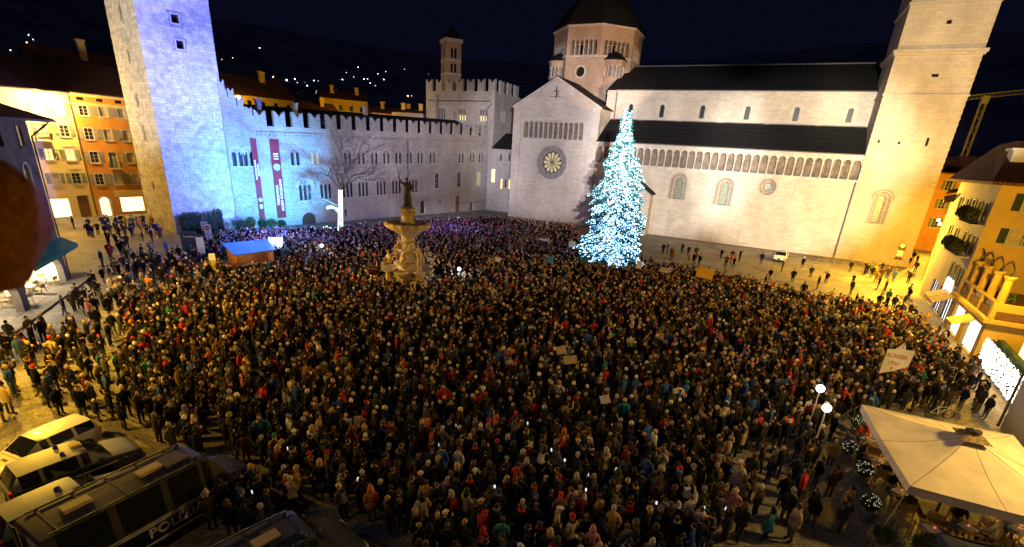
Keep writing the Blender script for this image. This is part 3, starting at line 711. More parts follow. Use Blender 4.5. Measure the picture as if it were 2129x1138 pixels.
for face in range(4):
    for z0, h in ((31.6, 2.2), (34.9, 2.5)):
        wb = MB(); fm = Matrix.Rotation(face * math.pi / 2, 4, 'Z')
        for sx in (-1, 1):
            pts = [(sx * 0.45 - 0.32, 0), (sx * 0.45 + 0.32, 0), (sx * 0.45 + 0.32, h * 0.7)] + arc(sx * 0.45, 0.32, h * 0.75, 6)[1:-1] + [(sx * 0.45 - 0.32, h * 0.7)]
            wb.prism([tuple(fm @ Vector((x, -s - 0.015, z0 + z))) for x, z in pts], tuple(fm.to_3x3() @ Vector((0, 0.012, 0))), 1)
        cm = MB(); colonnette(cm, 0, -s - 0.06, 0, h * 0.78, 0.07)
        wb.v_off = len(wb.v)
        for v in cm.v: wb.v.append(tuple(fm @ Vector((v[0], v[1], v[2] + z0))))
        for f in cm.f: wb.f.append(tuple(k + wb.v_off for k in f)); wb.m.append(0)
        part('belfry_opening', wb, ['trim', 'void'], bt, loc=(-80.2, 118, 0), rz=BA)
# ================================================================ cathedral
cath = thing('cathedral', 'large pale stone romanesque cathedral with arcaded gallery, rose window and octagonal dome', 'cathedral', (-10, 97.5, 0))
FC = Frame((0, 97.5), (1, 0)); FN = Frame((0, 104.5), (1, 0)); FT = Frame((-31.8, 97.5), (0, 1))
TU0, TU1, TCX = -50.2, -31.8, -41.1
# --- transept front
mb = MB()
RC, RZ, RR = -41.0, 11.9, 3.15
wall(mb, FC, TU0, TU1, -0.3, 22.3, [(-47.95, -34.85, 16.45, 19.95, False, 1.3), (RC - RR, RC + RR, RZ - RR, RZ + RR, False, 0.02)])
round_fill(mb, FC, RC, RZ, RR, 0.45)
mb.face([FC.p(TU0, 0, 22.3), FC.p(TU1, 0, 22.3), FC.p(TCX, 0, 27.5)])
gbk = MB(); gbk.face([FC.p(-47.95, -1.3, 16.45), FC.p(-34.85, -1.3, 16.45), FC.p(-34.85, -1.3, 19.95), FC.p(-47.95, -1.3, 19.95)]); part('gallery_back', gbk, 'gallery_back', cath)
mb.face([(TU0, 118, -0.3), (TU0, 97.5, -0.3), (TU0, 97.5, 22.3), (TU0, 118, 22.3)])
wall(mb, FT, 0, 21, -0.3, 22.3, [(1.6, 1.9, 17.2, 19.4, False, 0.4), (2.5, 2.8, 17.2, 19.6, False, 0.4), (6.0, 6.35, 18.6, 20.9, True, 0.4)])
part('transept_wall', mb, 'ashlar', cath, uv=True)
for a, b_ in ((TU0 - 0.12, -48.5), (-33.3, TU1 + 0.12)):
    pb = MB(); FC.box(pb, a, b_, -0.3, 0.24, -0.3, 22.5 if a < -40 else 22.4); part('corner_pilaster', pb, 'ashlar', cath, uv=True)
for x in (-45.3, -41.4, -37.2):
    pb = MB(); FC.box(pb, x, x + 0.22, 0.0, 0.05, 0, 8.2); part('wall_strip', pb, 'ashlar', cath, uv=True)
rk = MB()
for x0, z0, x1, z1 in ((TU0 - 0.35, 22.05, TCX, 27.42), (TCX, 27.42, TU1 + 0.35, 22.05)):
    rk.hexa([(x0, 97.15, z0), (x1, 97.15, z1), (x1, 97.7, z1), (x0, 97.7, z0), (x0, 97.15, z0 + 0.36), (x1, 97.15, z1 + 0.36), (x1, 97.7, z1 + 0.36), (x0, 97.7, z0 + 0.36)])
part('gable_cornice', rk, 'trim', cath)
# cross on the gable
cr = MB(); cr.box(-41.24, -41.08, 97.35, 97.49, 23.9, 26.0); cr.box(-41.75, -40.6, 97.36, 97.48, 25.15, 25.3); cr.box(-42.6, -40.2, 97.37, 97.48, 24.2, 24.28); cr.box(-40.9, -40.8, 97.38, 97.48, 24.2, 25.0); part('iron_cross', cr, 'iron', cath)
# gallery in the gable wall
gb = MB(); FC.box(gb, -48.0, -34.8, 0.0, 0.18, 16.2, 16.42); FC.box(gb, -48.0, -34.8, 0.0, 0.14, 19.98, 20.2); part('gallery_cornice', gb, 'trim', cath)
n = 12; sp = 13.1 / n
ab = MB(); wall(ab, Frame((0, 97.65), (1, 0)), -47.95, -34.85, 18.95, 19.95, [(-47.95 + k * sp + 0.11, -47.95 + (k + 1) * sp - 0.11, 18.95, 19.6, True, 0.3, 1) for k in range(n)])
part('gallery_arches', ab, 'ashlar', cath, uv=True)
cm = MB(); colonnette(cm, 0, 0, 0, 2.52, 0.14, 0, 8); cme = cm.mesh('column', 'trim', smooth=False)
for k in range(1, n): link('column', cme, cath, (-47.95 + k * sp, 97.82, 16.45))
# rose window
rw = MB()
for r0, r1, y0, y1 in ((2.98, 3.3, 0.0, -0.12), (2.62, 2.97, 0.28, 0.02), (2.25, 2.61, 0.4, 0.16)): ring(rw, r0, r1, y0, y1, 32)
ring(rw, 2.12, 2.24, 0.42, 0.2, 32)
ring(rw, 0.18, 0.48, 0.42, 0.14, 16)
for k in range(12):
    a = 2 * math.pi * (k + 0.5) / 12; T = Matrix.Rotation(-a, 4, 'Y')
    rw.box(0.45, 1.75, 0.2, 0.4, -0.05, 0.05, 0, T)
    a2 = 2 * math.pi * k / 12
    for j in range(6):
        t0, t1 = -1.45 + j * 0.48, -1.45 + (j + 1) * 0.48
        cx, cz = 1.74 * math.cos(a2), 1.74 * math.sin(a2); r0, r1 = 0.36, 0.46
        P = [(cx + r * math.cos(a2 + t), y, cz + r * math.sin(a2 + t)) for y in (0.2, 0.4) for (r, t) in ((r0, t0), (r1, t0), (r1, t1), (r0, t1))]
        rw.hexa([P[0], P[1], P[5], P[4], P[3], P[2], P[6], P[7]])
M['rosestone'] = mat('dark_rose_stone', (0.20, 0.185, 0.18), noise=0.3, nscale=2)
ro = FC.put('rose_window', rw.mesh('rose_window', 'rosestone'), cath, RC, RZ)
M['rose_glass'] = mat('rose_glass', (0.3, 0.28, 0.15), noise=0.7, nscale=3, emit=(1.0, 0.86, 0.42), estr=0.30)
for k in range(12):
    a0 = 2 * math.pi * k / 12; gm = MB()
    gm.face([(0.46 * math.cos(a0 - 0.16), 0.41, 0.46 * math.sin(a0 - 0.16)), (1.75 * math.cos(a0 - 0.185), 0.41, 1.75 * math.sin(a0 - 0.185)), (2.06 * math.cos(a0), 0.41, 2.06 * math.sin(a0)), (1.75 * math.cos(a0 + 0.185), 0.41, 1.75 * math.sin(a0 + 0.185)), (0.46 * math.cos(a0 + 0.16), 0.41, 0.46 * math.sin(a0 + 0.16))][::-1])
    local('pane', gm.mesh('pane', 'rose_glass'), ro)
hbk = MB(); ring(hbk, 0.001, 2.3, 0.45, 0.43, 24); local('glass_backing', hbk.mesh('glass_backing', 'void'), ro)
# --- aisle wall
mb = MB()
WIN = [(-15.1, 7.1, 11.9, 3.4), (-7.05, 6.8, 11.75, 3.4)]
ah = [(x - w / 2, x + w / 2, z0, z1, True, 0.03) for x, z0, z1, w in WIN] + [(-0.2 - 1.55, -0.2 + 1.55, 10.5 - 1.55, 10.5 + 1.55, False, 0.02)]
wall(mb, FC, TU1, 12.42, -0.3, 12.62, ah); round_fill(mb, FC, -0.2, 10.5, 1.55, 0.1)
FC.box(mb, TU1 + 0.01, 12.4, -1.5, -0.02, 12.4, 12.63)
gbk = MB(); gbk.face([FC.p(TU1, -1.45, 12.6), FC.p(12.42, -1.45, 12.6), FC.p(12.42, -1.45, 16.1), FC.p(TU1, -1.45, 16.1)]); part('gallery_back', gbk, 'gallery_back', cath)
part('aisle_wall', mb, 'ashlar', cath, uv=True)
for x, z0, z1, w in WIN:
    b = MB(); h = z1 - z0; r = w / 2; d = 0.0
    for k in range(4):
        ring_arch(b, 0, r - 0.3 * (k + 1), r - 0.3 * k, h - r, 1.3, 0.0 + 0.32 * k, k % 2, 10, legs=h - r)
    ri = r - 1.2
    b.box(-r, r, -0.05, 1.3, -0.14, 0.0, 0)
    for k in range(6): b.box(-ri, ri, 1.2, 1.23, 0.25 + k * 0.62, 0.29 + k * 0.62, 0)
    wo = FC.put('window', b.mesh('window', ['jamb2', 'jamb'], uv=True), cath, x, z0)
    pb = MB(); P = [(ri + 0.02, 0), (ri + 0.02, h - r)] + arc(0, ri + 0.02, h - r, 8)[1:-1] + [(-ri - 0.02, h - r), (-ri - 0.02, 0)]
    pb.face([(p[0], 1.26, p[1]) for p in P][::-1]); local('pane', pb.mesh('pane', 'stained'), wo)
b = MB()
for k in range(4): ring(b, 1.55 - 0.25 * (k + 1), 1.55 - 0.25 * k, 1.1, -0.02 + 0.28 * k, 26, k % 2)
oc = FC.put('oculus', b.mesh('oculus', ['jamb2', 'jamb'], uv=True), cath, -0.2, 10.5)
pb = MB(); ring(pb, 0.001, 0.57, 1.08, 1.05, 20); local('pane', pb.mesh('pane', 'stained'), oc)
for x in (-15.75, -9.5, -3.05, 3.95, 11.0):
    pb = MB(); FC.box(pb, x, x + 0.2, 0.0, 0.09, 0.0, 6.6 if x in (-15.75, -9.5) else 12.3); part('wall_strip', pb, 'ashlar', cath, uv=True)
pl = MB(); FC.box(pl, TU1 + 0.15, 12.35, 0.0, 0.16, -0.3, 0.55); FC.box(pl, TU0 - 0.1, TU1 + 0.14, 0.25, 0.36, -0.3, 0.6); part('plinth', pl, 'ashlar', cath, uv=True)
dp_ = MB(); dp_.tube([(12.2, 97.3, 12.3), (12.2, 97.3, 0.1)], 0.09); part('drainpipe', dp_, 'pipe', cath)
# arcaded gallery
n = 33; g0, g1 = -31.7, 12.35; sp = (g1 - g0) / n
ab = MB(); wall(ab, FC, g0, g1, 14.9, 16.1, [(g0 + k * sp + 0.13, g0 + (k + 1) * sp - 0.13, 14.9, 15.62, True, 0.42, 1) for k in range(n)])
for k in range(n): ab.face([FC.p(g0 + k * sp - 0.13, 0, 14.9), FC.p(g0 + k * sp + 0.13, 0, 14.9), FC.p(g0 + k * sp + 0.13, -0.42, 14.9), FC.p(g0 + k * sp - 0.13, -0.42, 14.9)])
part('gallery_arches', ab, 'trim', cath)
cm = MB(); colonnette(cm, 0, 0, 0, 2.29, 0.13, 0, 8); cme = cm.mesh('column', 'trim')
for k in range(1, n): link('column', cme, cath, (g0 + k * sp, 97.5 + 0.21, 12.63))
cb = MB(); FC.box(cb, g0, 12.3, 0.0, 0.22, 12.35, 12.6); FC.box(cb, g0, 12.3, 0.0, 0.12, 12.1, 12.345); FC.box(cb, g0, 12.3, -0.3, 0.3, 16.1, 16.36); part('gallery_cornice', cb, 'trim', cath)
# roofs, clerestory
rf = MB(); rf.prism([(TU1 + 0.02, 97.0, 16.36), (12.38, 97.0, 16.36), (12.38, 104.49, 20.75), (TU1 + 0.02, 104.49, 20.75)], (0, 0, 0.18)); part('aisle_roof', rf, 'slate', cath, uv=True)
CW = [-27.9, -21.7, -14.2, -6.4, 1.5, 9.5]
mb = MB(); wall(mb, FN, -33, 14.0, 19, 26.3, [(x - 0.6, x + 0.6, 21.55, 24.0, True, 0.5) for x in CW]); part('clerestory_wall', mb, 'ashlar', cath, uv=True)
b = MB(); ring_arch(b, 0, 0.62, 0.98, 1.85, 0.0, -0.08, 0, 10, legs=1.85); ring_arch(b, 0, 0.42, 0.6, 1.85, 0.35, 0.18, 0, 8, legs=1.85); b.box(-0.62, 0.62, 0.42, 0.45, 0, 2.5, 1)
for k in range(4): b.box(-0.5, 0.5, 0.38, 0.42, 0.3 + 0.45 * k, 0.34 + 0.45 * k, 1)
cwm = b.mesh('window', ['trim', 'glass'])
for x in CW: FN.put('window', cwm, cath, x, 21.55)
for x in (-25.5, -18.1, -10.7, -2.8, 5.3):
    pb = MB(); FN.box(pb, x - 0.45, x + 0.45, 0.0, 0.14, 20.7, 25.9); part('pilaster', pb, 'ashlar', cath, uv=True)
ct = MB(); x = -31.5
while x < 12.3:
    A = arc(x + 0.53, 0.4, 24.95, 6); Bz = arc(x + 0.53, 0.53, 24.95, 6)
    for k in range(6):
        a, a2, p, p2 = A[k], A[k + 1], Bz[k], Bz[k + 1]
        ct.hexa([FN.p(a[0], 0.13, a[1]), FN.p(p[0], 0.13, p[1]), FN.p(p[0], 0, p[1]), FN.p(a[0], 0, a[1]), FN.p(a2[0], 0.13, a2[1]), FN.p(p2[0], 0.13, p2[1]), FN.p(p2[0], 0, p2[1]), FN.p(a2[0], 0, a2[1])])
    x += 1.06
FN.box(ct, -31.5, 12.4, 0.0, 0.26, 25.95, 26.2); part('arched_corbel_table', ct, 'trim', cath)
rf = MB(); rf.prism([(-33, 104.0, 26.2), (13.2, 104.0, 26.2), (13.2, 118, 32.3), (-33, 118, 32.3)], (0, 0, 0.2)); rf.prism([(13.2, 132, 26.2), (-33, 132, 26.2), (-33, 118, 32.3), (13.2, 118, 32.3)], (0, 0, 0.2)); part('nave_roof', rf, 'slate', cath, uv=True)
rf = MB()
for x0, x1 in ((TU0 - 0.5, TCX), (TU1 + 0.5, TCX)):
    rf.prism([(x0, 97.2, 22.3), (x1, 97.2, 27.78), (x1, 112, 27.78), (x0, 112, 22.3)], (0, 0, 0.16))
part('transept_roof', rf, 'slate', cath, uv=True)
dpb = MB(); dpb.tube([(-30.9, 104.2, 26.0), (-30.9, 104.2, 20.5)], 0.09); part('drainpipe', dpb, 'pipe', cath)
# --- dome drum
DC = Vector((-40.8, 118.0, 0)); DR = 9.75
def octo(r): return [(DC.x + r * math.cos(R(22.5 + 45 * k)), DC.y + r * math.sin(R(22.5 + 45 * k))) for k in range(8)]
P8 = octo(DR); drum = MB(); P8i = octo(DR - 1.0)
faces = []
for k in range(8):
    a, b = P8[k], P8[(k + 1) % 8]; nrm = Vector((math.cos(R(45 * (k + 1))), math.sin(R(45 * (k + 1))), 0))
    F = Frame(a, (b[0] - a[0], b[1] - a[1])); w = math.dist(a, b)
    if (F.n.dot(nrm)) < 0: F = Frame(b, (a[0] - b[0], a[1] - b[1]))
    faces.append((F, w, 45 * (k + 1)))
for F, w, az in faces:
    hs = []
    az_ = az % 360
    if az_ == 270: hs = [(w / 2 - 0.95 - 0.2, w / 2 + 0.95 - 0.2, 30.3 - 0.95, 30.3 + 0.95, False, 0.02)]
    wall(drum, F, 0, w, 22, 33.4, hs)
    if hs: round_fill(drum, F, w / 2 - 0.2, 30.3, 0.95, 0.5)
    ng = 6; s0 = 0.75; sp = (w - 2 * s0) / ng
    wall(drum, F, 0, w, 33.4, 39.0, [(s0, w - s0, 33.5, 35.5, False, 0.9, 1)] + [(s0 + j * sp + 0.1, s0 + (j + 1) * sp - 0.1, 35.5, 36.3, True, 0.9, 1) for j in range(ng)])
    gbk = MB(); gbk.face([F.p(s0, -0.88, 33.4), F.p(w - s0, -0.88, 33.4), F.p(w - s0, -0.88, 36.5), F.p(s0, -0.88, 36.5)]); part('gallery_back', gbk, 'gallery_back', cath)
    drum.face([F.p(s0, 0, 33.5), F.p(w - s0, 0, 33.5), F.p(w - s0, -0.9, 33.5), F.p(s0, -0.9, 33.5)])
part('dome_drum', drum, 'ashlar_red', cath, uv=True)
cm = MB(); colonnette(cm, 0, 0, 0, 2.05, 0.13, 0, 8); cmd = cm.mesh('column', 'trim')
for F, w, az in faces:
    if az % 360 in (180, 225, 270, 315, 360, 0):
        sp = (w - 1.5) / 6
        for j in range(1, 6): F.put('column', cmd, cath, 0.75 + j * sp, 33.5, -0.25)
        tb = MB(); F.box(tb, 0.75 + 2.05 * sp, 0.75 + 2.95 * sp, -0.87, -0.84, 33.5, 36.0); part('gallery_opening', tb, 'void', cath)
    if az % 360 == 270:
        ob = MB(); ring(ob, 0.97, 1.3, 0.0, -0.08, 24); F.put('oculus', ob.mesh('oculus', 'trim'), cath, w / 2 - 0.2, 30.3)
        vb = MB(); ring(vb, 0.001, 0.97, 0.5, 0.46, 20); F.put('oculus_pane', vb.mesh('oculus_pane', 'glass'), cath, w / 2 - 0.2, 30.3)
for r0, r1, z0, z1 in ((DR, DR + 0.25, 33.0, 33.35), (DR, DR + 0.45, 38.6, 39.15)):
    cn = MB(); A, Bq = octo(r0 - 0.3), octo(r1)
    for k in range(8):
        j = (k + 1) % 8
        cn.hexa([(*A[k], z0), (*Bq[k], z0), (*Bq[j], z0), (*A[j], z0), (*A[k], z1), (*Bq[k], z1), (*Bq[j], z1), (*A[j], z1)])
    part('drum_cornice', cn, 'trim', cath)
dr = MB(); prof = [(DR + 0.75, 39.0), (DR + 0.6, 39.3), (8.6, 41.6), (6.6, 44.2), (4.0, 46.4), (1.0, 48.0), (0.6, 49.2), (0.05, 50.5)]
dr.lathe(prof, 8, (DC.x, DC.y, 0), a0=R(22.5)); part('dome_roof', dr, 'slate', cath, uv=True)
# turrets on the diagonal faces
for F, w, az in faces:
    if az % 360 not in (225, 315): continue
    c = F.p(w / 2, -0.3, 0)
    tb = MB(); tb.lathe([(2.3, 26.0), (2.3, 29.2)], 12, (c[0], c[1], 0)); tb.lathe([(2.5, 29.2), (2.5, 29.45)], 12, (c[0], c[1], 0)); tb.lathe([(1.75, 29.4), (1.75, 31.8)], 12, (c[0], c[1], 0), m=1); tb.lathe([(2.35, 31.4), (2.4, 32.4)], 12, (c[0], c[1], 0)); tb.lathe([(2.6, 32.4), (2.6, 32.6)], 12, (c[0], c[1], 0))
    part('turret', tb, ['ashlar_red', 'tower_core'], cath, uv=True)
    for k in range(8):
        a = R(az - 84 + k * 24); q = (c[0] + 2.1 * math.cos(a), c[1] + 2.1 * math.sin(a), 29.45); link('column', cmd, cath, q)
    tr = MB(); tr.lathe([(2.75, 32.58), (2.2, 33.2), (1.2, 34.0), (0.05, 34.5)], 12, (c[0], c[1], 0)); part('turret_roof', tr, 'slate', cath, uv=True)
# porch by the transept
pb = MB(); pb.box(-25.0, -19.3, 94.6, 97.45, 0, 7.6); pb.prism([(-25.0, 94.6, 7.6), (-19.3, 94.6, 7.6), (-22.15, 94.6, 9.6)], (0, 2.85, 0)); part('porch', pb, 'ashlar', cath, uv=True)
pr = MB()
for x0 in (-25.4, -18.9): pr.prism([(x0, 94.2, 7.55), (-22.15, 94.2, 9.85), (-22.15, 97.4, 9.85), (x0, 97.4, 7.55)], (0, 0, 0.16))
part('porch_roof', pr, 'slate', cath, uv=True)
pd = MB(); pd.prism([(-23.6, 94.55, 0), (-20.7, 94.55, 0), (-20.7, 94.55, 4.4)] + [(p[0], 94.55, p[1]) for p in arc(-22.15, 1.45, 4.5, 8)[1:-1]] + [(-23.6, 94.55, 4.4)], (0, 0.04, 0)); part('porch_door', pd, 'doorwood', cath)
ring_b = MB(); ring_arch(ring_b, 0, 1.47, 1.8, 4.5, 0.0, -0.12, 0, 10, legs=4.5); link('porch_arch', ring_b.mesh('porch_arch', 'trim'), cath, (-22.15, 94.6, 0))

# ================================================================ campanile
camp = thing('campanile', 'massive square pale stone bell tower lit yellow at its foot', 'bell tower', (17.4, 97.3, 0))
FB = Frame((12.4, 97.28), (1, 0)); FB2 = Frame((12.4, 107.3), (0, -1)); FB3 = Frame((22.45, 97.28), (0, 1))
slits = [(13.6 - 12.4, 18.5, 0.28, 0.42), (16.2 - 12.4, 18.4, 0.28, 0.42), (19.6 - 12.4, 18.7, 0.34, 1.15), (17.9 - 12.4, 27.6, 0.8, 0.42), (17.5 - 12.4, 34.3, 0.6, 0.5)]
mb = MB(); wx, wz0, wz1, ww = 16.4 - 12.4, 6.3, 11.4, 2.7
wall(mb, FB, 0, 10.05, -0.3, 46, [(u - a / 2, u + a / 2, z - h / 2, z + h / 2, False, 0.5) for u, z, a, h in slits] + [(wx - ww / 2, wx + ww / 2, wz0, wz1, True, 0.03)])
wall(mb, FB2, 0, 10.02, -0.3, 46, []); wall(mb, FB3, 0, 10.02, -0.3, 46, [])
mb.face([(22.45, 107.3, -0.3), (12.4, 107.3, -0.3), (12.4, 107.3, 46), (22.45, 107.3, 46)]); mb.face([(12.4, 97.28, 46), (22.45, 97.28, 46), (22.45, 107.3, 46), (12.4, 107.3, 46)])
part('shaft', mb, 'camp', camp, uv=True)
for u, z, a, h in slits:
    wb = MB(); FB.box(wb, u - a / 2 + 0.005, u + a / 2 - 0.005, -0.5, -0.44, z - h / 2 + 0.005, z + h / 2 - 0.005); part('slit_window', wb, 'void', camp)
for z, e, h in ((30.5, 0.42, 0.42), (24.9, 0.16, 0.25), (17.75, 0.07, 0.14), (36.6, 0.2, 0.3)):
    sb = MB(); sb.box(12.4 - e, 22.45 + e, 97.28 - e, 107.3 + e, z, z + h)
    if e > 0.3: sb.box(12.4 - e * 0.55, 22.45 + e * 0.55, 97.28 - e * 0.55, 107.3 + e * 0.55, z - 0.3, z - 0.003)
    part('string_course', sb, 'camp', camp, uv=True)
b = MB(); h = wz1 - wz0; r = ww / 2
for k in range(4): ring_arch(b, 0, r - 0.22 * (k + 1), r - 0.22 * k, h - r, 1.3, -0.0 + 0.32 * k, k % 2, 10, legs=h - r)
ring_arch(b, 0, r, r + 0.22, h - r, 0.0, -0.1, 1, 10); b.box(-r - 0.1, r + 0.1, -0.14, 1.3, -0.16, 0)
wo = FB.put('window', b.mesh('window', ['jamb2', 'jamb'], uv=True), camp, wx, wz0)
ri = r - 0.88; pb = MB(); Pp = [(ri + 0.02, 0), (ri + 0.02, h - r)] + arc(0, ri + 0.02, h - r, 8)[1:-1] + [(-ri - 0.02, h - r), (-ri - 0.02, 0)]
pb.face([(p[0], 1.26, p[1]) for p in Pp][::-1]); local('pane', pb.mesh('pane', 'stained'), wo)
q = MB(); q.box(0, 0.65, -0.03, 0.02, 0, 0.38); qm = q.mesh('quoin', 'camp', uv=True)
for k in range(0, 72, 2):
    for xx in (12.37, 21.83): link('quoin', qm, camp, (xx, 97.28, 0.75 + k * 0.42))
pb = MB(); FB.box(pb, -0.1, 10.15, 0.0, 0.14, -0.3, 0.7); part('plinth', pb, 'camp', camp, uv=True)

M['lead'] = mat('dull_lead', (0.10, 0.10, 0.11), rough=0.6, spec=0.3)
for nm, pts, r in (('gutter', [(TU1 + 0.3, 96.95, 16.42), (12.3, 96.95, 16.42)], 0.1), ('gutter', [(-31.0, 103.95, 26.25), (12.3, 103.95, 26.25)], 0.1), ('ridge_cap', [(-31.5, 118, 32.5), (13.2, 118, 32.5)], 0.2), ('flashing', [(TU1 + 0.3, 104.42, 20.95), (12.3, 104.42, 20.95)], 0.09)):
    b = MB(); b.tube(pts, r, 6); part(nm, b, 'lead', cath)
for k in range(5):
    b = MB(); z0, y0 = 16.36 + 0.18 + (k + 1) * 0.7, 97.0 + (k + 1) * 1.195; b.tube([(TU1 + 0.3, y0, z0 + 0.02), (12.3, y0, z0 + 0.02)], 0.04, 4); part('roof_batten', b, 'slate', cath)
# ================================================================ houses: shared pieces
M['yellow'] = plaster('cream_yellow_plaster', (0.56, 0.44, 0.20), 0.2)
M['orange'] = plaster('orange_plaster', (0.50, 0.23, 0.055), 0.2)
M['ochre'] = plaster('ochre_plaster', (0.52, 0.36, 0.10), 0.2)
M['greyplaster'] = plaster('grey_plaster', (0.36, 0.33, 0.31), 0.3)
M['whiteplaster'] = plaster('white_plaster', (0.58, 0.56, 0.55), 0.12)
M['fresco'] = plaster('faded_fresco_plaster', (0.15, 0.135, 0.13), 0.6, 0.9)
M['shutter'] = mat('grey_green_shutter', (0.15, 0.17, 0.10), noise=0.2, nscale=5)
M['shutter2'] = mat('grey_shutter', (0.22, 0.20, 0.19), noise=0.2, nscale=5)
M['darkshutter'] = mat('dark_green_shutter', (0.03, 0.045, 0.03), noise=0.2, nscale=5)
M['shop'] = mat('lit_shop_interior', (0.8, 0.7, 0.5), noise=0.3, nscale=2.2, emit=(1.0, 0.76, 0.40), estr=2.2)
M['shopwhite'] = mat('white_lit_shop_window', (0.8, 0.8, 0.8), noise=0.3, nscale=1.5, emit=(0.93, 0.96, 1.0), estr=1.6)
M['curtain'] = mat('window_with_pale_curtain', (0.42, 0.36, 0.26), noise=0.3, nscale=4)
def shutter_mesh(w, h, m):
    b = MB(); b.box(0, w, -0.05, 0, 0, h); k = 0.08
    for z0, z1 in ((0.06, h * 0.47), (h * 0.53, h - 0.06)):
        zz = z0
        while zz < z1 - 0.06: b.hexa([(0.07, -0.075, zz), (w - 0.07, -0.075, zz), (w - 0.07, -0.05, zz), (0.07, -0.05, zz), (0.07, -0.055, zz + 0.07), (w - 0.07, -0.055, zz + 0.07), (w - 0.07, -0.045, zz + 0.07), (0.07, -0.045, zz + 0.07)]); zz += 0.11
    return b.mesh('shutter', m)
def house_window(F, parent, u, z, w, h, pane='glass', shut=None, frame='trim', sw=None):
    """window part (> pane, shutters) centred at u with its sill at z"""
    b = MB(); fw = 0.13
    for x0, x1, z0, z1 in ((-w / 2 - fw, -w / 2, -fw, h + fw), (w / 2, w / 2 + fw, -fw, h + fw), (-w / 2, w / 2, h, h + fw), (-w / 2, w / 2, -fw, 0)): b.box(x0, x1, -0.05, 0.16, z0, z1)
    b.box(-w / 2 - fw - 0.08, w / 2 + fw + 0.08, -0.14, 0.0, -fw - 0.08, -fw)
    b.box(-0.035, 0.035, 0.1, 0.16, 0, h)
    for k in (1, 2): b.box(-w / 2, w / 2, 0.105, 0.16, h * k / 3 - 0.02, h * k / 3 + 0.02)
    o = F.put('window', b.mesh('window', frame), parent, u, z)
    p = MB(); p.box(-w / 2, w / 2, 0.14, 0.17, 0, h); local('pane', p.mesh('pane', pane), o)
    if shut:
        sm = shutter_mesh(sw or w / 2 + 0.05, h, shut)
        local('shutter', sm, o, (-w / 2 - fw - (sw or w / 2 + 0.05), 0, 0)); local('shutter', sm, o, (w / 2 + fw, 0, 0))
    return (u - w / 2, u + w / 2, z, z + h, False, 0.18)
def balcony(F, parent, u0, u1, z, out=0.9, plants=False):
    b = MB(); F.box(b, u0, u1, 0.0, out, z - 0.15, z); o = part('balcony', b, 'trim', parent)
    r = MB(); q = []
    for k in range(int((u1 - u0) / 0.14) + 1): x = u0 + 0.02 + k * (u1 - u0 - 0.04) / int((u1 - u0) / 0.14); r.tube([F.p(x, out - 0.04, z), F.p(x, out - 0.04, z + 0.95)], 0.014, 4)
    for k in range(6):
        for x in (u0 + 0.03, u1 - 0.03): r.tube([F.p(x, out * k / 6 + 0.06, z), F.p(x, out * k / 6 + 0.06, z + 0.95)], 0.014, 4)
    r.tube([F.p(u0 + 0.03, 0, z + 0.95), F.p(u0 + 0.03, out - 0.04, z + 0.95), F.p(u1 - 0.03, out - 0.04, z + 0.95), F.p(u1 - 0.03, 0, z + 0.95)], 0.03, 5)
    part('railing', r, 'iron', parent)
    return o
def leaf_cloud(n, c, rad, size, rng, squash=(1, 1, 1), shell=0.55):
    """many leaf-sized faces spread through a volume: arrays of verts and faces"""
    d = rng.normal(size=(n, 3)); d /= np.linalg.norm(d, axis=1)[:, None]
    r = (shell + (1 - shell) * rng.random(n)) ** 0.7
    p = np.array(c) + d * r[:, None] * np.array(rad) * np.array(squash)
    a = rng.normal(size=(n, 3)); a /= np.linalg.norm(a, axis=1)[:, None]
    b = np.cross(a, rng.normal(size=(n, 3))); b /= np.linalg.norm(b, axis=1)[:, None]
    s = size * (0.6 + 0.8 * rng.random(n))[:, None]
    v = np.stack([p - a * s, p + b * s * 0.45, p + a * s, p - b * s * 0.45], 1).reshape(-1, 3)
    return v
def quads_mesh(name, v, m, smooth=False):
    n = len(v) // 4; me = bpy.data.meshes.new(name)
    me.vertices.add(len(v)); me.vertices.foreach_set('co', np.asarray(v, np.float32).ravel())
    me.loops.add(len(v)); me.loops.foreach_set('vertex_index', np.arange(len(v), dtype=np.int32))
    me.polygons.add(n); me.polygons.foreach_set('loop_start', np.arange(0, len(v), 4, dtype=np.int32)); me.polygons.foreach_set('loop_total', np.full(n, 4, np.int32))
    me.update(calc_edges=True); me.materials.append(M[m] if isinstance(m, str) else m); return me
M['leaf'] = mat('dark_evergreen_leaf', (0.035, 0.06, 0.028), rough=0.7, noise=0.5, nscale=2)
M['leaf2'] = mat('green_leaf', (0.06, 0.10, 0.03), rough=0.7, noise=0.5, nscale=3)
M['bark'] = mat('dark_bark', (0.05, 0.04, 0.032), noise=0.3, nscale=8, bump=0.5)

# ================================================================ orange and cream houses on the street left of the tower
dY = Vector((0.108, 0.994, 0)).normalized(); FY = Frame((-94.42, 38.97), dY)
oh = thing('orange_house', 'orange plastered four storey house with grey shutters behind the stone tower', 'house', (-94.0, 43, 0))
hs = []
panes = {(12.35, 0): 'glass', (15.6, 0): 'glass'}
for z, zc in ((14.95, 15.6), (11.55, 12.35), (8.2, 8.95), (4.9, 5.65)):
    for i, u in enumerate((2.0, 4.4, 6.8, 9.2)):
        h = 1.3 if z > 14 else 1.55
        if z == 8.2 and i == 1: hs.append(house_window(FY, oh, u, 7.4, 1.05, 2.3, 'shutter', None)); continue
        hs.append(house_window(FY, oh, u, z, 1.0, h, random.choice(('glass', 'curtain', 'curtain')) if i else 'glass', 'shutter2', sw=0.58))
for u in (1.9, 4.3, 6.7):
    wb = MB(); FY.box(wb, u - 0.45, u + 0.45, -0.2, -0.14, 17.0, 17.45); part('attic_window', wb, 'glass', oh); hs.append((u - 0.45, u + 0.45, 17.0, 17.45, False, 0.2))
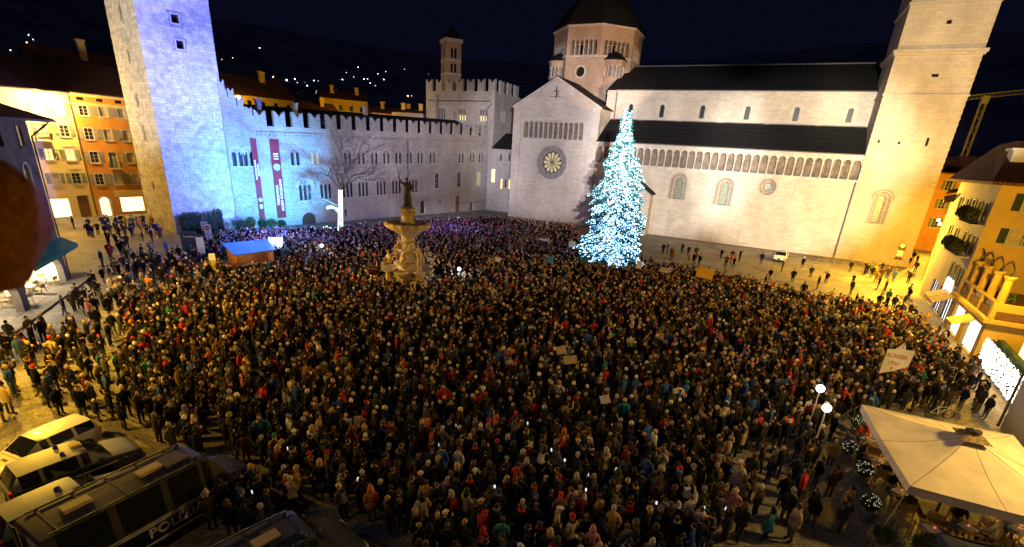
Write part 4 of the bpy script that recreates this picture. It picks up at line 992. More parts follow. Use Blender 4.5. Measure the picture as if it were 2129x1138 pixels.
hs += [(1.3, 2.7, -0.1, 2.9, True, 0.3), (4.1, 7.4, 0.5, 2.8, False, 0.3)]
mb = MB(); wall(mb, FY, 0.55, 11, -0.2, 17.9, hs); mb.face([FY.p(11, 0, 0), FY.p(11, -10, 0), FY.p(11, -10, 17.9), FY.p(11, 0, 17.9)]); part('wall', mb, 'orange', oh)
cb = MB(); FY.box(cb, 0.56, 11, 0.0, 0.07, 16.35, 16.75); part('string_course', cb, 'yellow', oh); cb = MB(); FY.box(cb, 0.56, 11, 0.0, 0.05, 17.55, 17.9); part('eaves_band', cb, 'yellow', oh); cb = MB(); FY.box(cb, 3.5, 7.9, 0.0, 0.06, 2.95, 3.9); part('shop_fascia', cb, 'yellow', oh)
db = MB(); FY.box(db, 1.32, 2.68, -0.29, -0.25, 0, 2.85); part('lit_doorway', db, 'shop', oh)
ib = MB()
for k in range(7): FY.box(ib, 1.35 + k * 0.21, 1.38 + k * 0.21, -0.2, -0.17, 0, 2.3)
part('door_grille', ib, 'iron', oh)
sb = MB(); FY.box(sb, 4.12, 7.38, -0.29, -0.25, 0.5, 2.78); part('lit_shop_window', sb, 'shop', oh)
ab = MB(); ring_arch(ab, 0, 0.72, 0.95, 2.2, 0.0, -0.1, 0, 8, legs=2.2); FY.put('door_arch', ab.mesh('door_arch', 'trim'), oh, 2.0, 0)
balcony(FY, oh, 3.6, 5.2, 7.35, 0.7)
rb = MB(); rb.hexa([FY.p(0.5, 1.3, 17.85), FY.p(11, 1.3, 17.85), FY.p(11, -9, 22.6), FY.p(0.5, -9, 22.6), FY.p(0.5, 1.3, 18.1), FY.p(11, 1.3, 18.1), FY.p(11, -9, 22.9), FY.p(0.5, -9, 22.9)]); part('roof', rb, 'redtile', oh, uv=True)
gt = MB(); gt.tube([FY.p(0.5, 1.38, 17.95), FY.p(11, 1.38, 17.95)], 0.1); part('gutter', gt, 'pipe', oh)
gt = MB(); gt.tube([FY.p(0.56, 0.1, 17.8), FY.p(0.56, 0.1, 0.2)], 0.06); part('drainpipe', gt, 'pipe', oh)
yh = thing('cream_house', 'cream plastered narrow house with green shutters next to the orange house', 'house', (-95, 37, 0))
hs = []
for z, p1, p2 in ((14.9, 'lit', 'curtain'), (11.85, 'glass', 'curtain'), (8.5, 'lit', 'lit'), (5.1, 'glass', 'curtain')):
    hs.append(house_window(FY, yh, -0.85, z, 1.0, 1.5, p1, 'shutter', sw=0.58)); hs.append(house_window(FY, yh, -3.3, z, 0.9, 1.5, p2, 'shutter', sw=0.5))
hs += [(-1.4, 0.0, -0.1, 3.3, False, 0.3), (-4.6, -2.4, 0.2, 2.9, False, 0.3)]
mb = MB(); wall(mb, FY, -8, 0.55, -0.2, 17.7, hs); part('wall', mb, 'yellow', yh)
db = MB(); FY.box(db, -1.38, -0.02, -0.29, -0.25, 0, 3.28); part('door', db, 'wood', yh)
sb = MB(); FY.box(sb, -4.58, -2.42, -0.29, -0.25, 0.2, 2.88); part('lit_shop_window', sb, 'shop', yh)
cb = MB()
for z in (13.9, 10.75, 7.4, 4.2): FY.box(cb, -1.6, -0.1, 0.0, 0.08, z + 2.95, z + 3.12)
part('window_hoods', cb, 'trim', yh)
balcony(FY, yh, -4.4, -2.6, 11.2, 0.8)
rb = MB(); rb.hexa([FY.p(-8, 1.3, 17.7), FY.p(0.47, 1.3, 17.7), FY.p(0.47, -9, 22.5), FY.p(-8, -9, 22.5), FY.p(-8, 1.3, 17.95), FY.p(0.47, 1.3, 17.95), FY.p(0.47, -9, 22.8), FY.p(-8, -9, 22.8)]); part('roof', rb, 'redtile', yh, uv=True)
gt = MB(); gt.tube([FY.p(-8, 1.38, 17.8), FY.p(0.47, 1.38, 17.8)], 0.1); part('gutter', gt, 'pipe', yh)
# lamp on its bracket
M['bulb_sodium'] = mat('sodium_lamp_glass', (1, 0.8, 0.4), emit=(1.0, 0.68, 0.22), estr=45)
M['bulb_white'] = mat('white_lamp_glass', (1, 1, 1), emit=(1.0, 0.95, 0.82), estr=7)
sl = thing('street_lamp', 'glaring sodium street lamp on a bracket arm fixed to the cream house', 'lamp', FY.p(-3.4, 0, 15.6))
b = MB(); b.tube([FY.p(-3.4, 0.02, 15.4), FY.p(-3.4, 0.25, 16.5), FY.p(-2.9, 1.2, 16.9), FY.p(-2.65, 2.3, 17.0)], 0.05); part('bracket', b, 'iron', sl)
b = MB(); b.sphere(FY.p(-2.6, 2.5, 16.95), 0.4, 0.4, 0.2); part('lamp_glass', b, 'bulb_sodium', sl)
bpy.data.objects['street_lamp_light'].location = FY.p(-2.6, 2.6, 16.45)

# dark roofscape behind the left houses
for (x, y, w, d, h, e, rz, lab, cat) in ((-118, 34, 26, 12, 17.5, 23.5, -0.1, 'dark steep tiled roof of the house behind the cream house', 'house'), (-112, 58, 30, 14, 18.2, 25.5, 1.45, 'dark tall roof behind the stone tower with chimney stack', 'house')):
    t = thing('house', lab, cat, (x, y, 0), rz)
    b = MB(); b.box(-w / 2, w / 2, -d / 2, d / 2, 0, h); local('wall', b.mesh('wall', 'greyplaster'), t)
    b = MB(); b.prism([(-w / 2 - 0.5, -d / 2 - 0.8, h), (-w / 2 - 0.5, 0, e), (-w / 2 - 0.5, d / 2 + 0.8, h)], (w + 1, 0, 0)); local('roof', b.mesh('roof', 'redtile', uv=True), t)
    for cx in (-w / 4, w / 3):
        b = MB(); b.box(cx - 0.5, cx + 0.5, -1.6, -0.7, h + 1, e + 1.6); b.box(cx - 0.65, cx + 0.65, -1.75, -0.55, e + 1.6, e + 1.85); local('chimney', b.mesh('chimney', 'greyplaster'), t)

# ================================================================ frescoed corner house with the shop arch
LA = Vector((-56.2, 20.2, 0)); LB = Vector((-45.4, 11.8, 0)); dH = (LA - LB).normalized(); FH = Frame(LA - dH * 24, dH); HL = 24.0
fh = thing('frescoed_house', 'dark old house with faded frescoes and a lit arched shop front', 'house', (LA.x, LA.y, 0))
tw = lambda t: HL - t
hs = []
hs.append(house_window(FH, fh, tw(1.9), 11.9, 0.85, 1.5, 'litdim', None, 'fresco'))
hs.append(house_window(FH, fh, tw(5.6), 11.9, 0.85, 1.5, 'glass', None, 'fresco'))
AW = [(1.5, 5.0, 1.05, 2.0), (4.9, 5.0, 1.05, 2.0), (2.6, 8.6, 1.05, 1.9), (6.0, 8.6, 1.05, 1.9), (8.6, 5.0, 1.05, 2.0)]
for t, z, w, h in AW: hs.append((tw(t) - w / 2, tw(t) + w / 2, z, z + h, True, 0.3))
hs.append((tw(8.6), tw(0.7), -0.2, 3.25, False, 0.5, 1)); hs.append((tw(17.5), tw(9.6), -0.2, 3.25, False, 0.5, 1))
mb = MB(); wall(mb, FH, 0, HL, -0.2, 13.9, hs)
# rounded heads of the shop arches
for t0, t1 in ((8.6, 0.7), (17.5, 9.6)):
    a, b_ = tw(t0), tw(t1); c = (a + b_) / 2; r = (b_ - a) / 2; P = arc(c, r, 1.3, 14, 1.94)
    for k in range(14):
        p, q = P[k], P[k + 1]
        mb.face([FH.p(q[0], 0, q[1]), FH.p(p[0], 0, p[1]), FH.p(p[0], 0, 3.25), FH.p(q[0], 0, 3.25)]); mb.face([FH.p(p[0], 0, p[1]), FH.p(q[0], 0, q[1]), FH.p(q[0], -0.5, q[1]), FH.p(p[0], -0.5, p[1])])
c2 = LA - FH.n * 12
mb.face([FH.p(HL, 0, 0), FH.p(HL, -12, 0), FH.p(HL, -12, 13.9), FH.p(HL, 0, 13.9)])
mb.face([FH.p(0, -5.5, 3.3), FH.p(HL, -5.5, 3.3), FH.p(HL, 0, 3.3), FH.p(0, 0, 3.3)])
part('wall', mb, 'fresco', fh)
for t, z, w, h in AW:
    b = MB(); b.box(-w / 2, w / 2, 0.24, 0.28, 0, h, 1); ring_arch(b, 0, w / 2, w / 2 + 0.22, h - w / 2, 0, -0.07, 0, 8, legs=h - w / 2); b.box(-0.04, 0.04, 0.18, 0.25, 0, h - 0.1, 0)
    FH.put('window', b.mesh('window', ['trim', 'litdim']), fh, tw(t), z)
b = MB(); b.face([FH.p(0, -5.4, 0), FH.p(HL, -5.4, 0), FH.p(HL, -5.4, 3.3), FH.p(0, -5.4, 3.3)]); b.face([FH.p(HL - 0.02, -5.4, 0), FH.p(HL - 0.02, -0.5, 0), FH.p(HL - 0.02, -0.5, 3.3), FH.p(HL - 0.02, -5.4, 3.3)]); part('lit_shop_wall', b, 'shop', fh)
b = MB(); FH.box(b, 0, HL, -5.4, 0.0, -0.05, 0.14); part('shop_floor', b, 'flag', fh, uv=True)
lamp('shop_light', FH.p(tw(4.5), -2.0, 2.9), 2200, (1.0, 0.8, 0.5), 0.4); lamp('shop_light', FH.p(tw(13.0), -2.0, 2.9), 1800, (1.0, 0.8, 0.5), 0.4)
rb = MB(); rb.hexa([FH.p(-1, 1.5, 13.8), FH.p(HL + 1.2, 1.5, 13.8), FH.p(HL + 1.2, -11, 17.6), FH.p(-1, -11, 17.6), FH.p(-1, 1.5, 14.05), FH.p(HL + 1.2, 1.5, 14.05), FH.p(HL + 1.2, -11, 17.9), FH.p(-1, -11, 17.9)]); part('roof', rb, 'redtile', fh, uv=True)
gt = MB(); gt.tube([FH.p(-1, 1.58, 13.9), FH.p(HL + 1.2, 1.58, 13.9)], 0.1); gt.tube([FH.p(HL - 0.1, 1.5, 13.8), FH.p(HL + 0.05, 0.1, 12.6), FH.p(HL + 0.05, 0.1, 0.2)], 0.07); part('gutter', gt, 'pipe', fh)
M['awning_green'] = mat('green_awning_cloth', (0.02, 0.15, 0.10), rough=0.8, noise=0.2, nscale=2)
ag = thing('shop_awning', 'green sloping cloth awning over the arched shop front', 'awning', FH.p(tw(4.5), 0, 3.5))
b = MB(); b.hexa([FH.p(tw(9.2), 1.1, 3.35), FH.p(tw(-0.6), 1.1, 3.35), FH.p(tw(-0.6), 0.0, 4.0), FH.p(tw(9.2), 0.0, 4.0), FH.p(tw(9.2), 1.1, 3.4), FH.p(tw(-0.6), 1.1, 3.4), FH.p(tw(-0.6), 0.0, 4.06), FH.p(tw(9.2), 0.0, 4.06)]); part('cloth', b, 'awning_green', ag)
b = MB(); b.hexa([FH.p(tw(9.2), 1.1, 3.08), FH.p(tw(-0.6), 1.1, 3.08), FH.p(tw(-0.6), 1.08, 3.08), FH.p(tw(9.2), 1.08, 3.08), FH.p(tw(9.2), 1.1, 3.35), FH.p(tw(-0.6), 1.1, 3.35), FH.p(tw(-0.6), 1.08, 3.35), FH.p(tw(9.2), 1.08, 3.35)]); part('valance', b, 'awning_green', ag)
FS = Frame(FH.p(HL, 0, 0), (-FH.n.x, -FH.n.y))
balcony(FS, fh, 1.0, 3.0, 8.4, 0.9); balcony(FS, fh, 1.4, 3.4, 10.8, 0.9)
for z in (8.4, 10.8):
    b = MB(); FS.box(b, 1.4, 2.6, 0.01, 0.05, z, z + 2.1); part('balcony_door', b, 'glass', fh)
ta = thing('shop_awning', 'teal folded cloth awning on the corner of the frescoed house', 'awning', FS.p(2, 0, 3))
b = MB(); b.hexa([FS.p(0.4, 1.6, 2.7), FS.p(3.2, 1.6, 2.7), FS.p(3.2, 0, 3.9), FS.p(0.4, 0, 3.9), FS.p(0.4, 1.6, 2.76), FS.p(3.2, 1.6, 2.76), FS.p(3.2, 0, 3.96), FS.p(0.4, 0, 3.96)]); part('cloth', b, mat('teal_awning_cloth', (0.03, 0.14, 0.17)), ta)

# ================================================================ houses behind the palace
def far_house(name, label, x, y, w, d, h, e, rz, wm, rm, rows, lit=()):
    t = thing(name, label, 'house', (x, y, 0), rz)
    F = Frame((-w / 2, -d / 2), (1, 0)); b = MB(); hs = []
    for z in rows:
        u = 1.2
        while u < w - 1.2: hs.append((u, u + 0.9, z, z + 1.2, False, 0.2)); u += 2.6
    wall(b, F, 0, w, 0, h, hs); b.face([(w / 2, -d / 2, 0), (w / 2, d / 2, 0), (w / 2, d / 2, h), (w / 2, -d / 2, h)]); b.face([(-w / 2, d / 2, 0), (-w / 2, -d / 2, 0), (-w / 2, -d / 2, h), (-w / 2, d / 2, h)])
    local('wall', b.mesh('wall', wm), t)
    for k, q in enumerate(hs):
        wb = MB(); wb.box(q[0] - w / 2 + 0.005, q[1] - w / 2 - 0.005, -d / 2 + 0.17, -d / 2 + 0.2, q[2] + 0.005, q[3] - 0.005); local('window', wb.mesh('window', 'lit' if k in lit else 'glass'), t)
    b = MB(); b.prism([(-w / 2 - 0.6, -d / 2 - 0.9, h), (-w / 2 - 0.6, 0, e), (-w / 2 - 0.6, d / 2 + 0.9, h)], (w + 1.2, 0, 0)); local('roof', b.mesh('roof', rm, uv=True), t)
    for cx in (-w / 4, w / 3.2):
        b = MB(); b.box(cx - 0.45, cx + 0.45, -1.8, -1.0, h + 0.5, e + 0.9); b.box(cx - 0.6, cx + 0.6, -1.95, -0.85, e + 0.9, e + 1.1); local('chimney', b.mesh('chimney', 'ochre'), t)
    return t
far_house('house', 'yellow lit house with deep eaves behind the stepped end of the palace', -99.5, 68, 21, 12, 20.6, 24.6, R(78), 'ochre', 'redtile', (18.6, 15.6))
far_house('house', 'ochre house with veranda and chimney behind the middle of the palace', -104, 103, 11, 9, 23.2, 25.4, R(55), 'ochre', 'redtile', (20.6, 17.6))
far_house('house', 'low ochre house with flat roofline beside the crenellated keep', -93, 110, 12, 8, 20.6, 22.4, R(50), 'ochre', 'redtile', (18.2,))
far_house('house', 'dark roofed house between the lit house and the veranda house', -100, 86, 14, 10, 18.6, 21.5, R(66), 'greyplaster', 'redtile', (16.0,))
far_house('house', 'grey stone gable house standing against the crenellated keep', -84, 107, 8, 9, 20.8, 22.0, R(20), 'greyplaster', 'redtile', (17.5,))
lamp('street_lamp_light', (-89.6, 63.5, 19.6), 2600, SODIUM, 0.2)
lamp('street_lamp_light', (-88, 92, 19.5), 4200, SODIUM, 0.2)
sl = thing('street_lamp', 'sodium lamp glaring under the eaves of the yellow lit house', 'lamp', (-90.5, 63.4, 19.5))
b = MB(); b.tube([(-93.6, 64.0, 19.2), (-91.5, 63.6, 19.9), (-90.0, 63.4, 19.9)], 0.05); part('bracket', b, 'iron', sl); b = MB(); b.sphere((-89.7, 63.4, 19.9), 0.4, 0.4, 0.25); part('lamp_glass', b, 'bulb_sodium', sl)
def round_tree(x, y, h, r, lab, seed, m='leaf2', group=None, n=1500, ls=0.28):
    t = thing('leafy_tree', lab, 'tree', (x, y, 0), 0, group); rng = np.random.default_rng(seed)
    b = MB(); b.tube([(0, 0, 0), (0.1, 0.05, h * 0.4), (-0.1, 0, h * 0.8)], [0.28, 0.2, 0.08], 7)
    for k in range(7):
        a = k * 2.4; b.tube([(0, 0, h * (0.35 + 0.05 * k)), (math.cos(a) * r * 0.4, math.sin(a) * r * 0.4, h * (0.5 + 0.05 * k)), (math.cos(a) * r * 0.8, math.sin(a) * r * 0.8, h * (0.6 + 0.05 * k))], [0.1, 0.06, 0.02], 5)
    local('trunk', b.mesh('trunk', 'bark'), t)
    vs = []
    for k in range(14):
        a = rng.uniform(0, 6.28); rr = r * rng.uniform(0.15, 0.75); vs.append(leaf_cloud(n // 14, (rr * math.cos(a), rr * math.sin(a), h * rng.uniform(0.55, 0.92)), (r * 0.42, r * 0.42, h * 0.13), ls, rng))
    local('crown', quads_mesh('crown', np.concatenate(vs), m), t)
for k, (x, y, h, r) in enumerate(((-117, 93, 26, 4.5), (-112, 99, 25, 4.0), (-120, 100, 25.5, 4.5), (-107, 93, 23.5, 3.0))):
    round_tree(x, y, h, r, 'leafy tree lit orange on the slope behind the palace', 40 + k, 'leaf2', 'trees behind the palace')
# ================================================================ right side: ochre house, terrace block, street
th = thing('ochre_house', 'ochre yellow three storey house with planted balconies above the terrace', 'house', (18.4, 60, 0))
FX = Frame((19.7, 76.0), (18.4 - 19.7, 60 - 76.0)); XL = math.hypot(1.3, 16); FZ = Frame((18.4, 60.0), (1, 0))
hs = []
for u, z in ((14.2, 10.2), (11.8, 10.2), (9.4, 10.2), (14.4, 7.1), (12.6, 7.1), (10.8, 7.1), (6.8, 7.1), (3.5, 7.1), (6.8, 10.2), (3.5, 10.2), (14.2, 4.0), (12.4, 4.0), (10.6, 4.0)): hs.append(house_window(FX, th, u, z, 0.85, 1.75, 'glass', 'darkshutter', 'trim', 0.42))
hs += [(12.6, 15.4, 0.2, 2.9, False, 0.3), (8.6, 11.6, 0.2, 2.9, False, 0.3), (4.6, 7.6, 0.2, 2.9, False, 0.3)]
mb = MB(); wall(mb, FX, 0, XL, -0.2, 13.6, hs); part('shaded_street_wall', mb, 'greyplaster', th)  # grey plaster stands in for shade on this side of the ochre house
for a in (12.6, 8.6, 4.6):
    b = MB(); FX.box(b, a + 0.01, a + 2.99 if a != 12.6 else 15.39, -0.29, -0.25, 0.2, 2.88); part('lit_shop_window', b, 'shopwhite', th)
    b = MB()
    for k in range(4): FX.box(b, a + k * 0.93, a + 0.07 + k * 0.93, -0.24, -0.12, 0.2, 2.9)
    part('shop_window_frame', b, 'iron', th)
hz_ = [house_window(FZ, th, u, z, 1.0, h, 'curtain', 'darkshutter', 'trim', 0.6) for u, z, h in ((2.5, 11.5, 1.5), (5.8, 11.5, 1.5), (2.4, 8.6, 1.35), (5.6, 8.6, 1.35), (9, 11.5, 1.5), (9, 8.6, 1.35))]
mb = MB(); wall(mb, FZ, 0, 18, -0.2, 13.6, hz_); part('front_wall', mb, 'ochre', th)
rb = MB(); rb.hexa([(17.4, 59.0, 13.6), (37, 59.0, 13.6), (37, 68, 17.4), (20.6, 68, 17.4), (17.4, 59.0, 13.85), (37, 59.0, 13.85), (37, 68, 17.7), (20.6, 68, 17.7)]); rb.hexa([(17.4, 59.0, 13.58), (20.6, 68, 17.38), (22, 77, 17.38), (18.7, 77, 13.58), (17.4, 59.0, 13.83), (20.6, 68, 17.68), (22, 77, 17.68), (18.7, 77, 13.83)]); rb.hexa([(37, 77, 13.6), (22, 77, 17.38), (20.6, 68, 17.38), (37, 68, 17.38), (37, 77, 13.8), (22, 77, 17.6), (20.6, 68, 17.6), (37, 68, 17.6)]); part('roof', rb, 'redtile', th, uv=True)
b = MB(); b.box(19.3, 20.3, 63.2, 64.4, 13, 16.6); b.box(19.1, 20.5, 63.0, 64.6, 16.6, 16.85); part('chimney', b, 'whiteplaster', th)
M['ivy'] = mat('dry_balcony_plants', (0.05, 0.055, 0.025), rough=0.8, noise=0.5, nscale=4)
rng = np.random.default_rng(5)
for u0, u1, z in ((10.6, 15.6, 10.0), (9.0, 15.0, 6.9)):
    balcony(FX, th, u0, u1, z, 1.0)
    vs = [leaf_cloud(260, FX.p(u, 0.95, z + 0.7 + 0.3 * (k % 2)), (0.5, 0.5, 0.5), 0.13, rng) for k, u in enumerate(np.arange(u0 + 0.3, u1, 0.55))]
    o = link('balcony_plants', quads_mesh('balcony_plants', np.concatenate(vs), 'ivy'), th); o['kind'] = 'stuff'
# string-light ornaments on the street wall
M['ledwhite'] = mat('white_led', (1, 1, 1), emit=(0.88, 0.94, 1.0), estr=6)
for k, u in enumerate((13.4, 12.3, 11.2)):
    t = thing('light_ornament', ['oval white light ornament nearest the terrace block on the ochre house', 'middle oval white light ornament on the ochre house wall', 'oval white light ornament farthest from the terrace block'][k], 'light ornament', FX.p(u, 0.1, 3.2))
    b = MB(); A = [(u + 0.42 * math.cos(a), 3.5 + 0.75 * math.sin(a)) for a in np.linspace(0, 6.283, 17)]
    b.tube([FX.p(p[0], 0.12, p[1]) for p in A], 0.045, 5); part('light_loop', b, 'ledwhite', t)
    b = MB(); b.tube([FX.p(u, 0.0, 3.5), FX.p(u, 0.14, 3.5)], 0.04, 5); b.tube([FX.p(u - 0.4, 0.11, 3.5), FX.p(u + 0.4, 0.11, 3.5)], 0.02, 4); part('frame', b, 'iron', t)
# awnings along the shops
M['awning_beige'] = mat('beige_awning_cloth', (0.50, 0.38, 0.17), rough=0.85, noise=0.15, nscale=1.5)
FTB = Frame((18.35, 60.0), (17.8 - 18.35, -10.0))
for k, (F, u, lab) in enumerate(((FX, 13.0, 'beige awning over the ochre house shop beside the oval lights'), (FX, 15.4, 'beige awning over the ochre house shop next to the terrace block'), (FTB, 7.5, 'beige awning over the shop of the low terrace block'))):
    t = thing('shop_awning', lab, 'awning', F.p(u, 0, 2.7))
    b = MB(); b.hexa([F.p(u - 1.1, 1.7, 2.35), F.p(u + 1.1, 1.7, 2.35), F.p(u + 1.1, 0, 3.15), F.p(u - 1.1, 0, 3.15), F.p(u - 1.1, 1.7, 2.4), F.p(u + 1.1, 1.7, 2.4), F.p(u + 1.1, 0, 3.2), F.p(u - 1.1, 0, 3.2)]); part('cloth', b, 'awning_beige', t)
    b = MB(); b.hexa([F.p(u - 1.1, 1.7, 2.1), F.p(u + 1.1, 1.7, 2.1), F.p(u + 1.1, 1.68, 2.1), F.p(u - 1.1, 1.68, 2.1), F.p(u - 1.1, 1.7, 2.35), F.p(u + 1.1, 1.7, 2.35), F.p(u + 1.1, 1.68, 2.35), F.p(u - 1.1, 1.68, 2.35)]); part('valance', b, 'awning_beige', t)
    for du in (-0.9, 0.9): b = MB(); b.tube([F.p(u + du, 0, 2.6), F.p(u + du, 1.65, 2.36)], 0.025, 4); part('arm', b, 'iron', t)

tb = thing('terrace_block', 'low yellow shop block with a roof terrace, stone parapet and columns', 'building', (18, 55, 0))
FTF = Frame((17.8, 50.0), (1, 0))
mb = MB(); wall(mb, FTB, 0, 10.015, -0.2, 3.3, [(1.0, 4.2, 0.2, 2.8, False, 0.3), (5.6, 9.2, 0.2, 2.8, False, 0.3)]); wall(mb, FTF, 0, 15, -0.2, 3.3, [(2.6, 5.4, 0.2, 2.5, False, 0.3), (6.4, 9.4, 0.2, 2.5, False, 0.3)])
part('wall', mb, 'ochre', tb)
for F, a, b_ in ((FTB, 1.0, 4.2), (FTB, 5.6, 9.2), (FTF, 2.6, 5.4), (FTF, 6.4, 9.4)):
    b = MB(); F.box(b, a + 0.01, b_ - 0.01, -0.29, -0.25, 0.2, 2.78 if F is FTB else 2.48); part('lit_shop_window', b, 'shopwhite' if F is FTB else 'shop', tb)
b = MB(); FTB.box(b, -0.3, 10.2, -0.3, 0.35, 3.3, 3.62); FTF.box(b, -0.34, 15, -0.3, 0.36, 3.3, 3.615); part('cornice', b, 'ochre', tb)
b = MB(); FTB.box(b, 0, 10.0, -14, 0.0, 3.6, 4.3); part('terrace_floor', b, 'wood', tb)
for u in (0.2, 3.4, 6.6, 9.6): b = MB(); FTB.box(b, u, u + 0.4, -0.4, 0.05, 3.62, 5.05); part('parapet_pier', b, 'ochre', tb)
for u in (3.2, 7.2, 11.2): b = MB(); FTF.box(b, u, u + 0.5, -0.4, 0.05, 3.62, 5.05); part('parapet_pier', b, 'ochre', tb)
b = MB(); FTF.box(b, -0.05, 15, -0.35, 0.0, 3.63, 4.9); part('parapet', b, 'ochre', tb)
M['glasspanel'] = mat('blue_glass_panel', (0.10, 0.13, 0.25), rough=0.1, spec=0.6, noise=0.5, nscale=2)
for u in (0.6, 3.8, 7.0):
    b = MB(); FTB.box(b, u, u + (2.8 if u < 7 else 2.6), -0.2, -0.16, 3.63, 4.9); part('glass_panel', b, 'glasspanel', tb)
    b = MB(); FTB.box(b, u, u + (2.8 if u < 7 else 2.6), -0.3, 0.02, 4.9, 5.0); part('parapet_cap', b, 'ochre', tb)
for k, y in enumerate((50.9, 53.5, 56.1, 58.6)):
    x = 18.35 + (y - 50.9) * 0.05
    b = MB(); b.lathe([(0.42, 0), (0.42, 0.18), (0.3, 0.28), (0.29, 1.2), (0.25, 2.35), (0.34, 2.45), (0.4, 2.6), (0.4, 2.68)], 10, (x, y, 4.3)); part('column', b, 'ochre', tb, smooth=False)
    b = MB()
    A = [(x + 0.15, y + t_ * 2.5, 6.98 + 1.0 * math.sin(t_ * math.pi) ** 0.7) for t_ in np.linspace(0, 1, 9)]
    b.tube(A, 0.045, 5); b.tube([(x + 0.15, y + 0.5, 7.6), (x - 0.2, y + 0.4, 8.1)], 0.03, 4); b.tube([(x + 0.15, y + 1.9, 7.6), (x + 0.5, y + 2.0, 8.0)], 0.03, 4); b.lathe([(0.16, 0), (0.1, 0.1), (0.04, 0.35)], 6, (x, y, 6.95)); part('iron_scroll', b, 'iron', tb)
    b = MB(); b.lathe([(0.22, 0), (0.3, 0.4), (0.32, 0.42)], 8, (x + 1.0, y + 1.2, 4.3)); part('flower_pot', b, 'wood', tb)
    o = link('potted_plant', quads_mesh('potted_plant', leaf_cloud(160, (x + 1.0, y + 1.2, 5.1), (0.35, 0.35, 0.5), 0.1, rng), 'leaf2'), tb)
# curtain of fairy lights in front of the shops
lc = thing('fairy_light_hedge', 'long hedge covered in dazzling white fairy lights by the shops', 'light hedge', (17.9, 45, 0))
a, c = Vector((18.3, 49.2, 0)), Vector((17.3, 38.0, 0)); dv = (c - a)
b = MB(); Fh = Frame((a.x + 0.3, a.y), (dv.x, dv.y)); Fh.box(b, 0, dv.length, -0.3, 0.05, 0.0, 2.3); part('hedge', b, 'leaf', lc)
hv = [leaf_cloud(90, tuple(a + dv * t_ + Vector((0, 0, z_))), (0.35, 0.4, 0.35), 0.08, rng) for t_ in np.linspace(0.02, 0.98, 24) for z_ in (0.5, 1.2, 1.9)]
o = link('hedge_leaves', quads_mesh('hedge_leaves', np.concatenate(hv), 'leaf'), lc); o['kind'] = 'stuff'
def led_mesh(name, pts, r, m, lo=0.7):
    """small octahedral bulbs joined as one"""
    pts = np.asarray(pts); n = len(pts); rr = r * (lo + (1.35 - lo) * RNG.random(n))
    d = np.array([(1, 0, 0), (-1, 0, 0), (0, 1, 0), (0, -1, 0), (0, 0, 1), (0, 0, -1)], float)
    v = (pts[:, None, :] + d[None] * rr[:, None, None]).reshape(-1, 3)
    f = np.array([(0, 2, 4), (2, 1, 4), (1, 3, 4), (3, 0, 4), (2, 0, 5), (1, 2, 5), (3, 1, 5), (0, 3, 5)])
    F_ = (f[None] + 6 * np.arange(n)[:, None, None]).reshape(-1, 3)
    me = bpy.data.meshes.new(name); me.vertices.add(len(v)); me.vertices.foreach_set('co', v.astype(np.float32).ravel())
    me.loops.add(len(F_) * 3); me.loops.foreach_set('vertex_index', F_.astype(np.int32).ravel())
    me.polygons.add(len(F_)); me.polygons.foreach_set('loop_start', np.arange(0, len(F_) * 3, 3, dtype=np.int32)); me.polygons.foreach_set('loop_total', np.full(len(F_), 3, np.int32))
    me.update(calc_edges=True); me.materials.append(M[m] if isinstance(m, str) else m); return me
M['ledwarm'] = mat('warm_white_led', (1, 1, 1), emit=(1.0, 0.88, 0.66), estr=9)
pts = [tuple(a + dv * RNG.random() + Vector((-0.38 - 0.1 * RNG.random(), 0, 0.35 + 2.0 * RNG.random()))) for _ in range(1500)]
o = link('fairy_lights', led_mesh('fairy_lights', pts, 0.035, 'ledwarm'), lc); o['kind'] = 'stuff'
# near right house corner
nh = thing('white_house', 'white plastered house corner with a dark drainpipe beside the big parasol', 'house', (15.4, 36.2, 0))
b = MB(); b.box(15.45, 30, 12, 36.2, 0, 16); part('wall', b, 'whiteplaster', nh)
b = MB(); b.tube([(15.36, 36.28, 15.8), (15.36, 36.28, 0.1)], 0.07); part('drainpipe', b, 'pipe', nh)
# row on the far side of the street
FR2 = Frame((24.5, 96.0), (19.75 - 24.5, 76.1 - 96.0)); L2 = math.hypot(4.75, 19.9)
r2 = thing('cream_street_house', 'bright cream street house beyond the ochre house', 'house', (22, 86, 0))
hs = [house_window(FR2, r2, u, z, 0.8, 1.7, 'glass', 'shutter', 'trim', 0.4) for u in (4, 8, 12, 16, 19) for z in (4.2, 7.4)]
mb = MB(); wall(mb, FR2, 0, L2, -0.2, 11.0, hs); mb.face([FR2.p(0, 0, 0), FR2.p(0, -8, 0), FR2.p(0, -8, 11), FR2.p(0, 0, 11)][::-1]); part('wall', mb, 'yellow', r2)
rb = MB(); rb.hexa([FR2.p(-0.5, 0.9, 11.0), FR2.p(L2 + 0.2, 0.9, 11.0), FR2.p(L2 + 0.2, -7, 14), FR2.p(-0.5, -7, 14), FR2.p(-0.5, 0.9, 11.25), FR2.p(L2 + 0.2, 0.9, 11.25), FR2.p(L2 + 0.2, -7, 14.25), FR2.p(-0.5, -7, 14.25)]); part('roof', rb, 'redtile', r2, uv=True)
FE = Frame((25.2, 124), (1, -0.12)); r3 = thing('orange_street_house', 'orange house closing the end of the narrow street', 'house', (32, 124, 0))
hs = [house_window(FE, r3, u, z, 0.9, 1.7, 'glass', 'shutter', 'trim', 0.45) for u in (2.0, 5.2, 8.4, 11.6) for z in (4.6, 8.2, 11.6)]
mb = MB(); wall(mb, FE, -1, 16, -0.2, 14.6, hs); part('wall', mb, 'orange', r3)
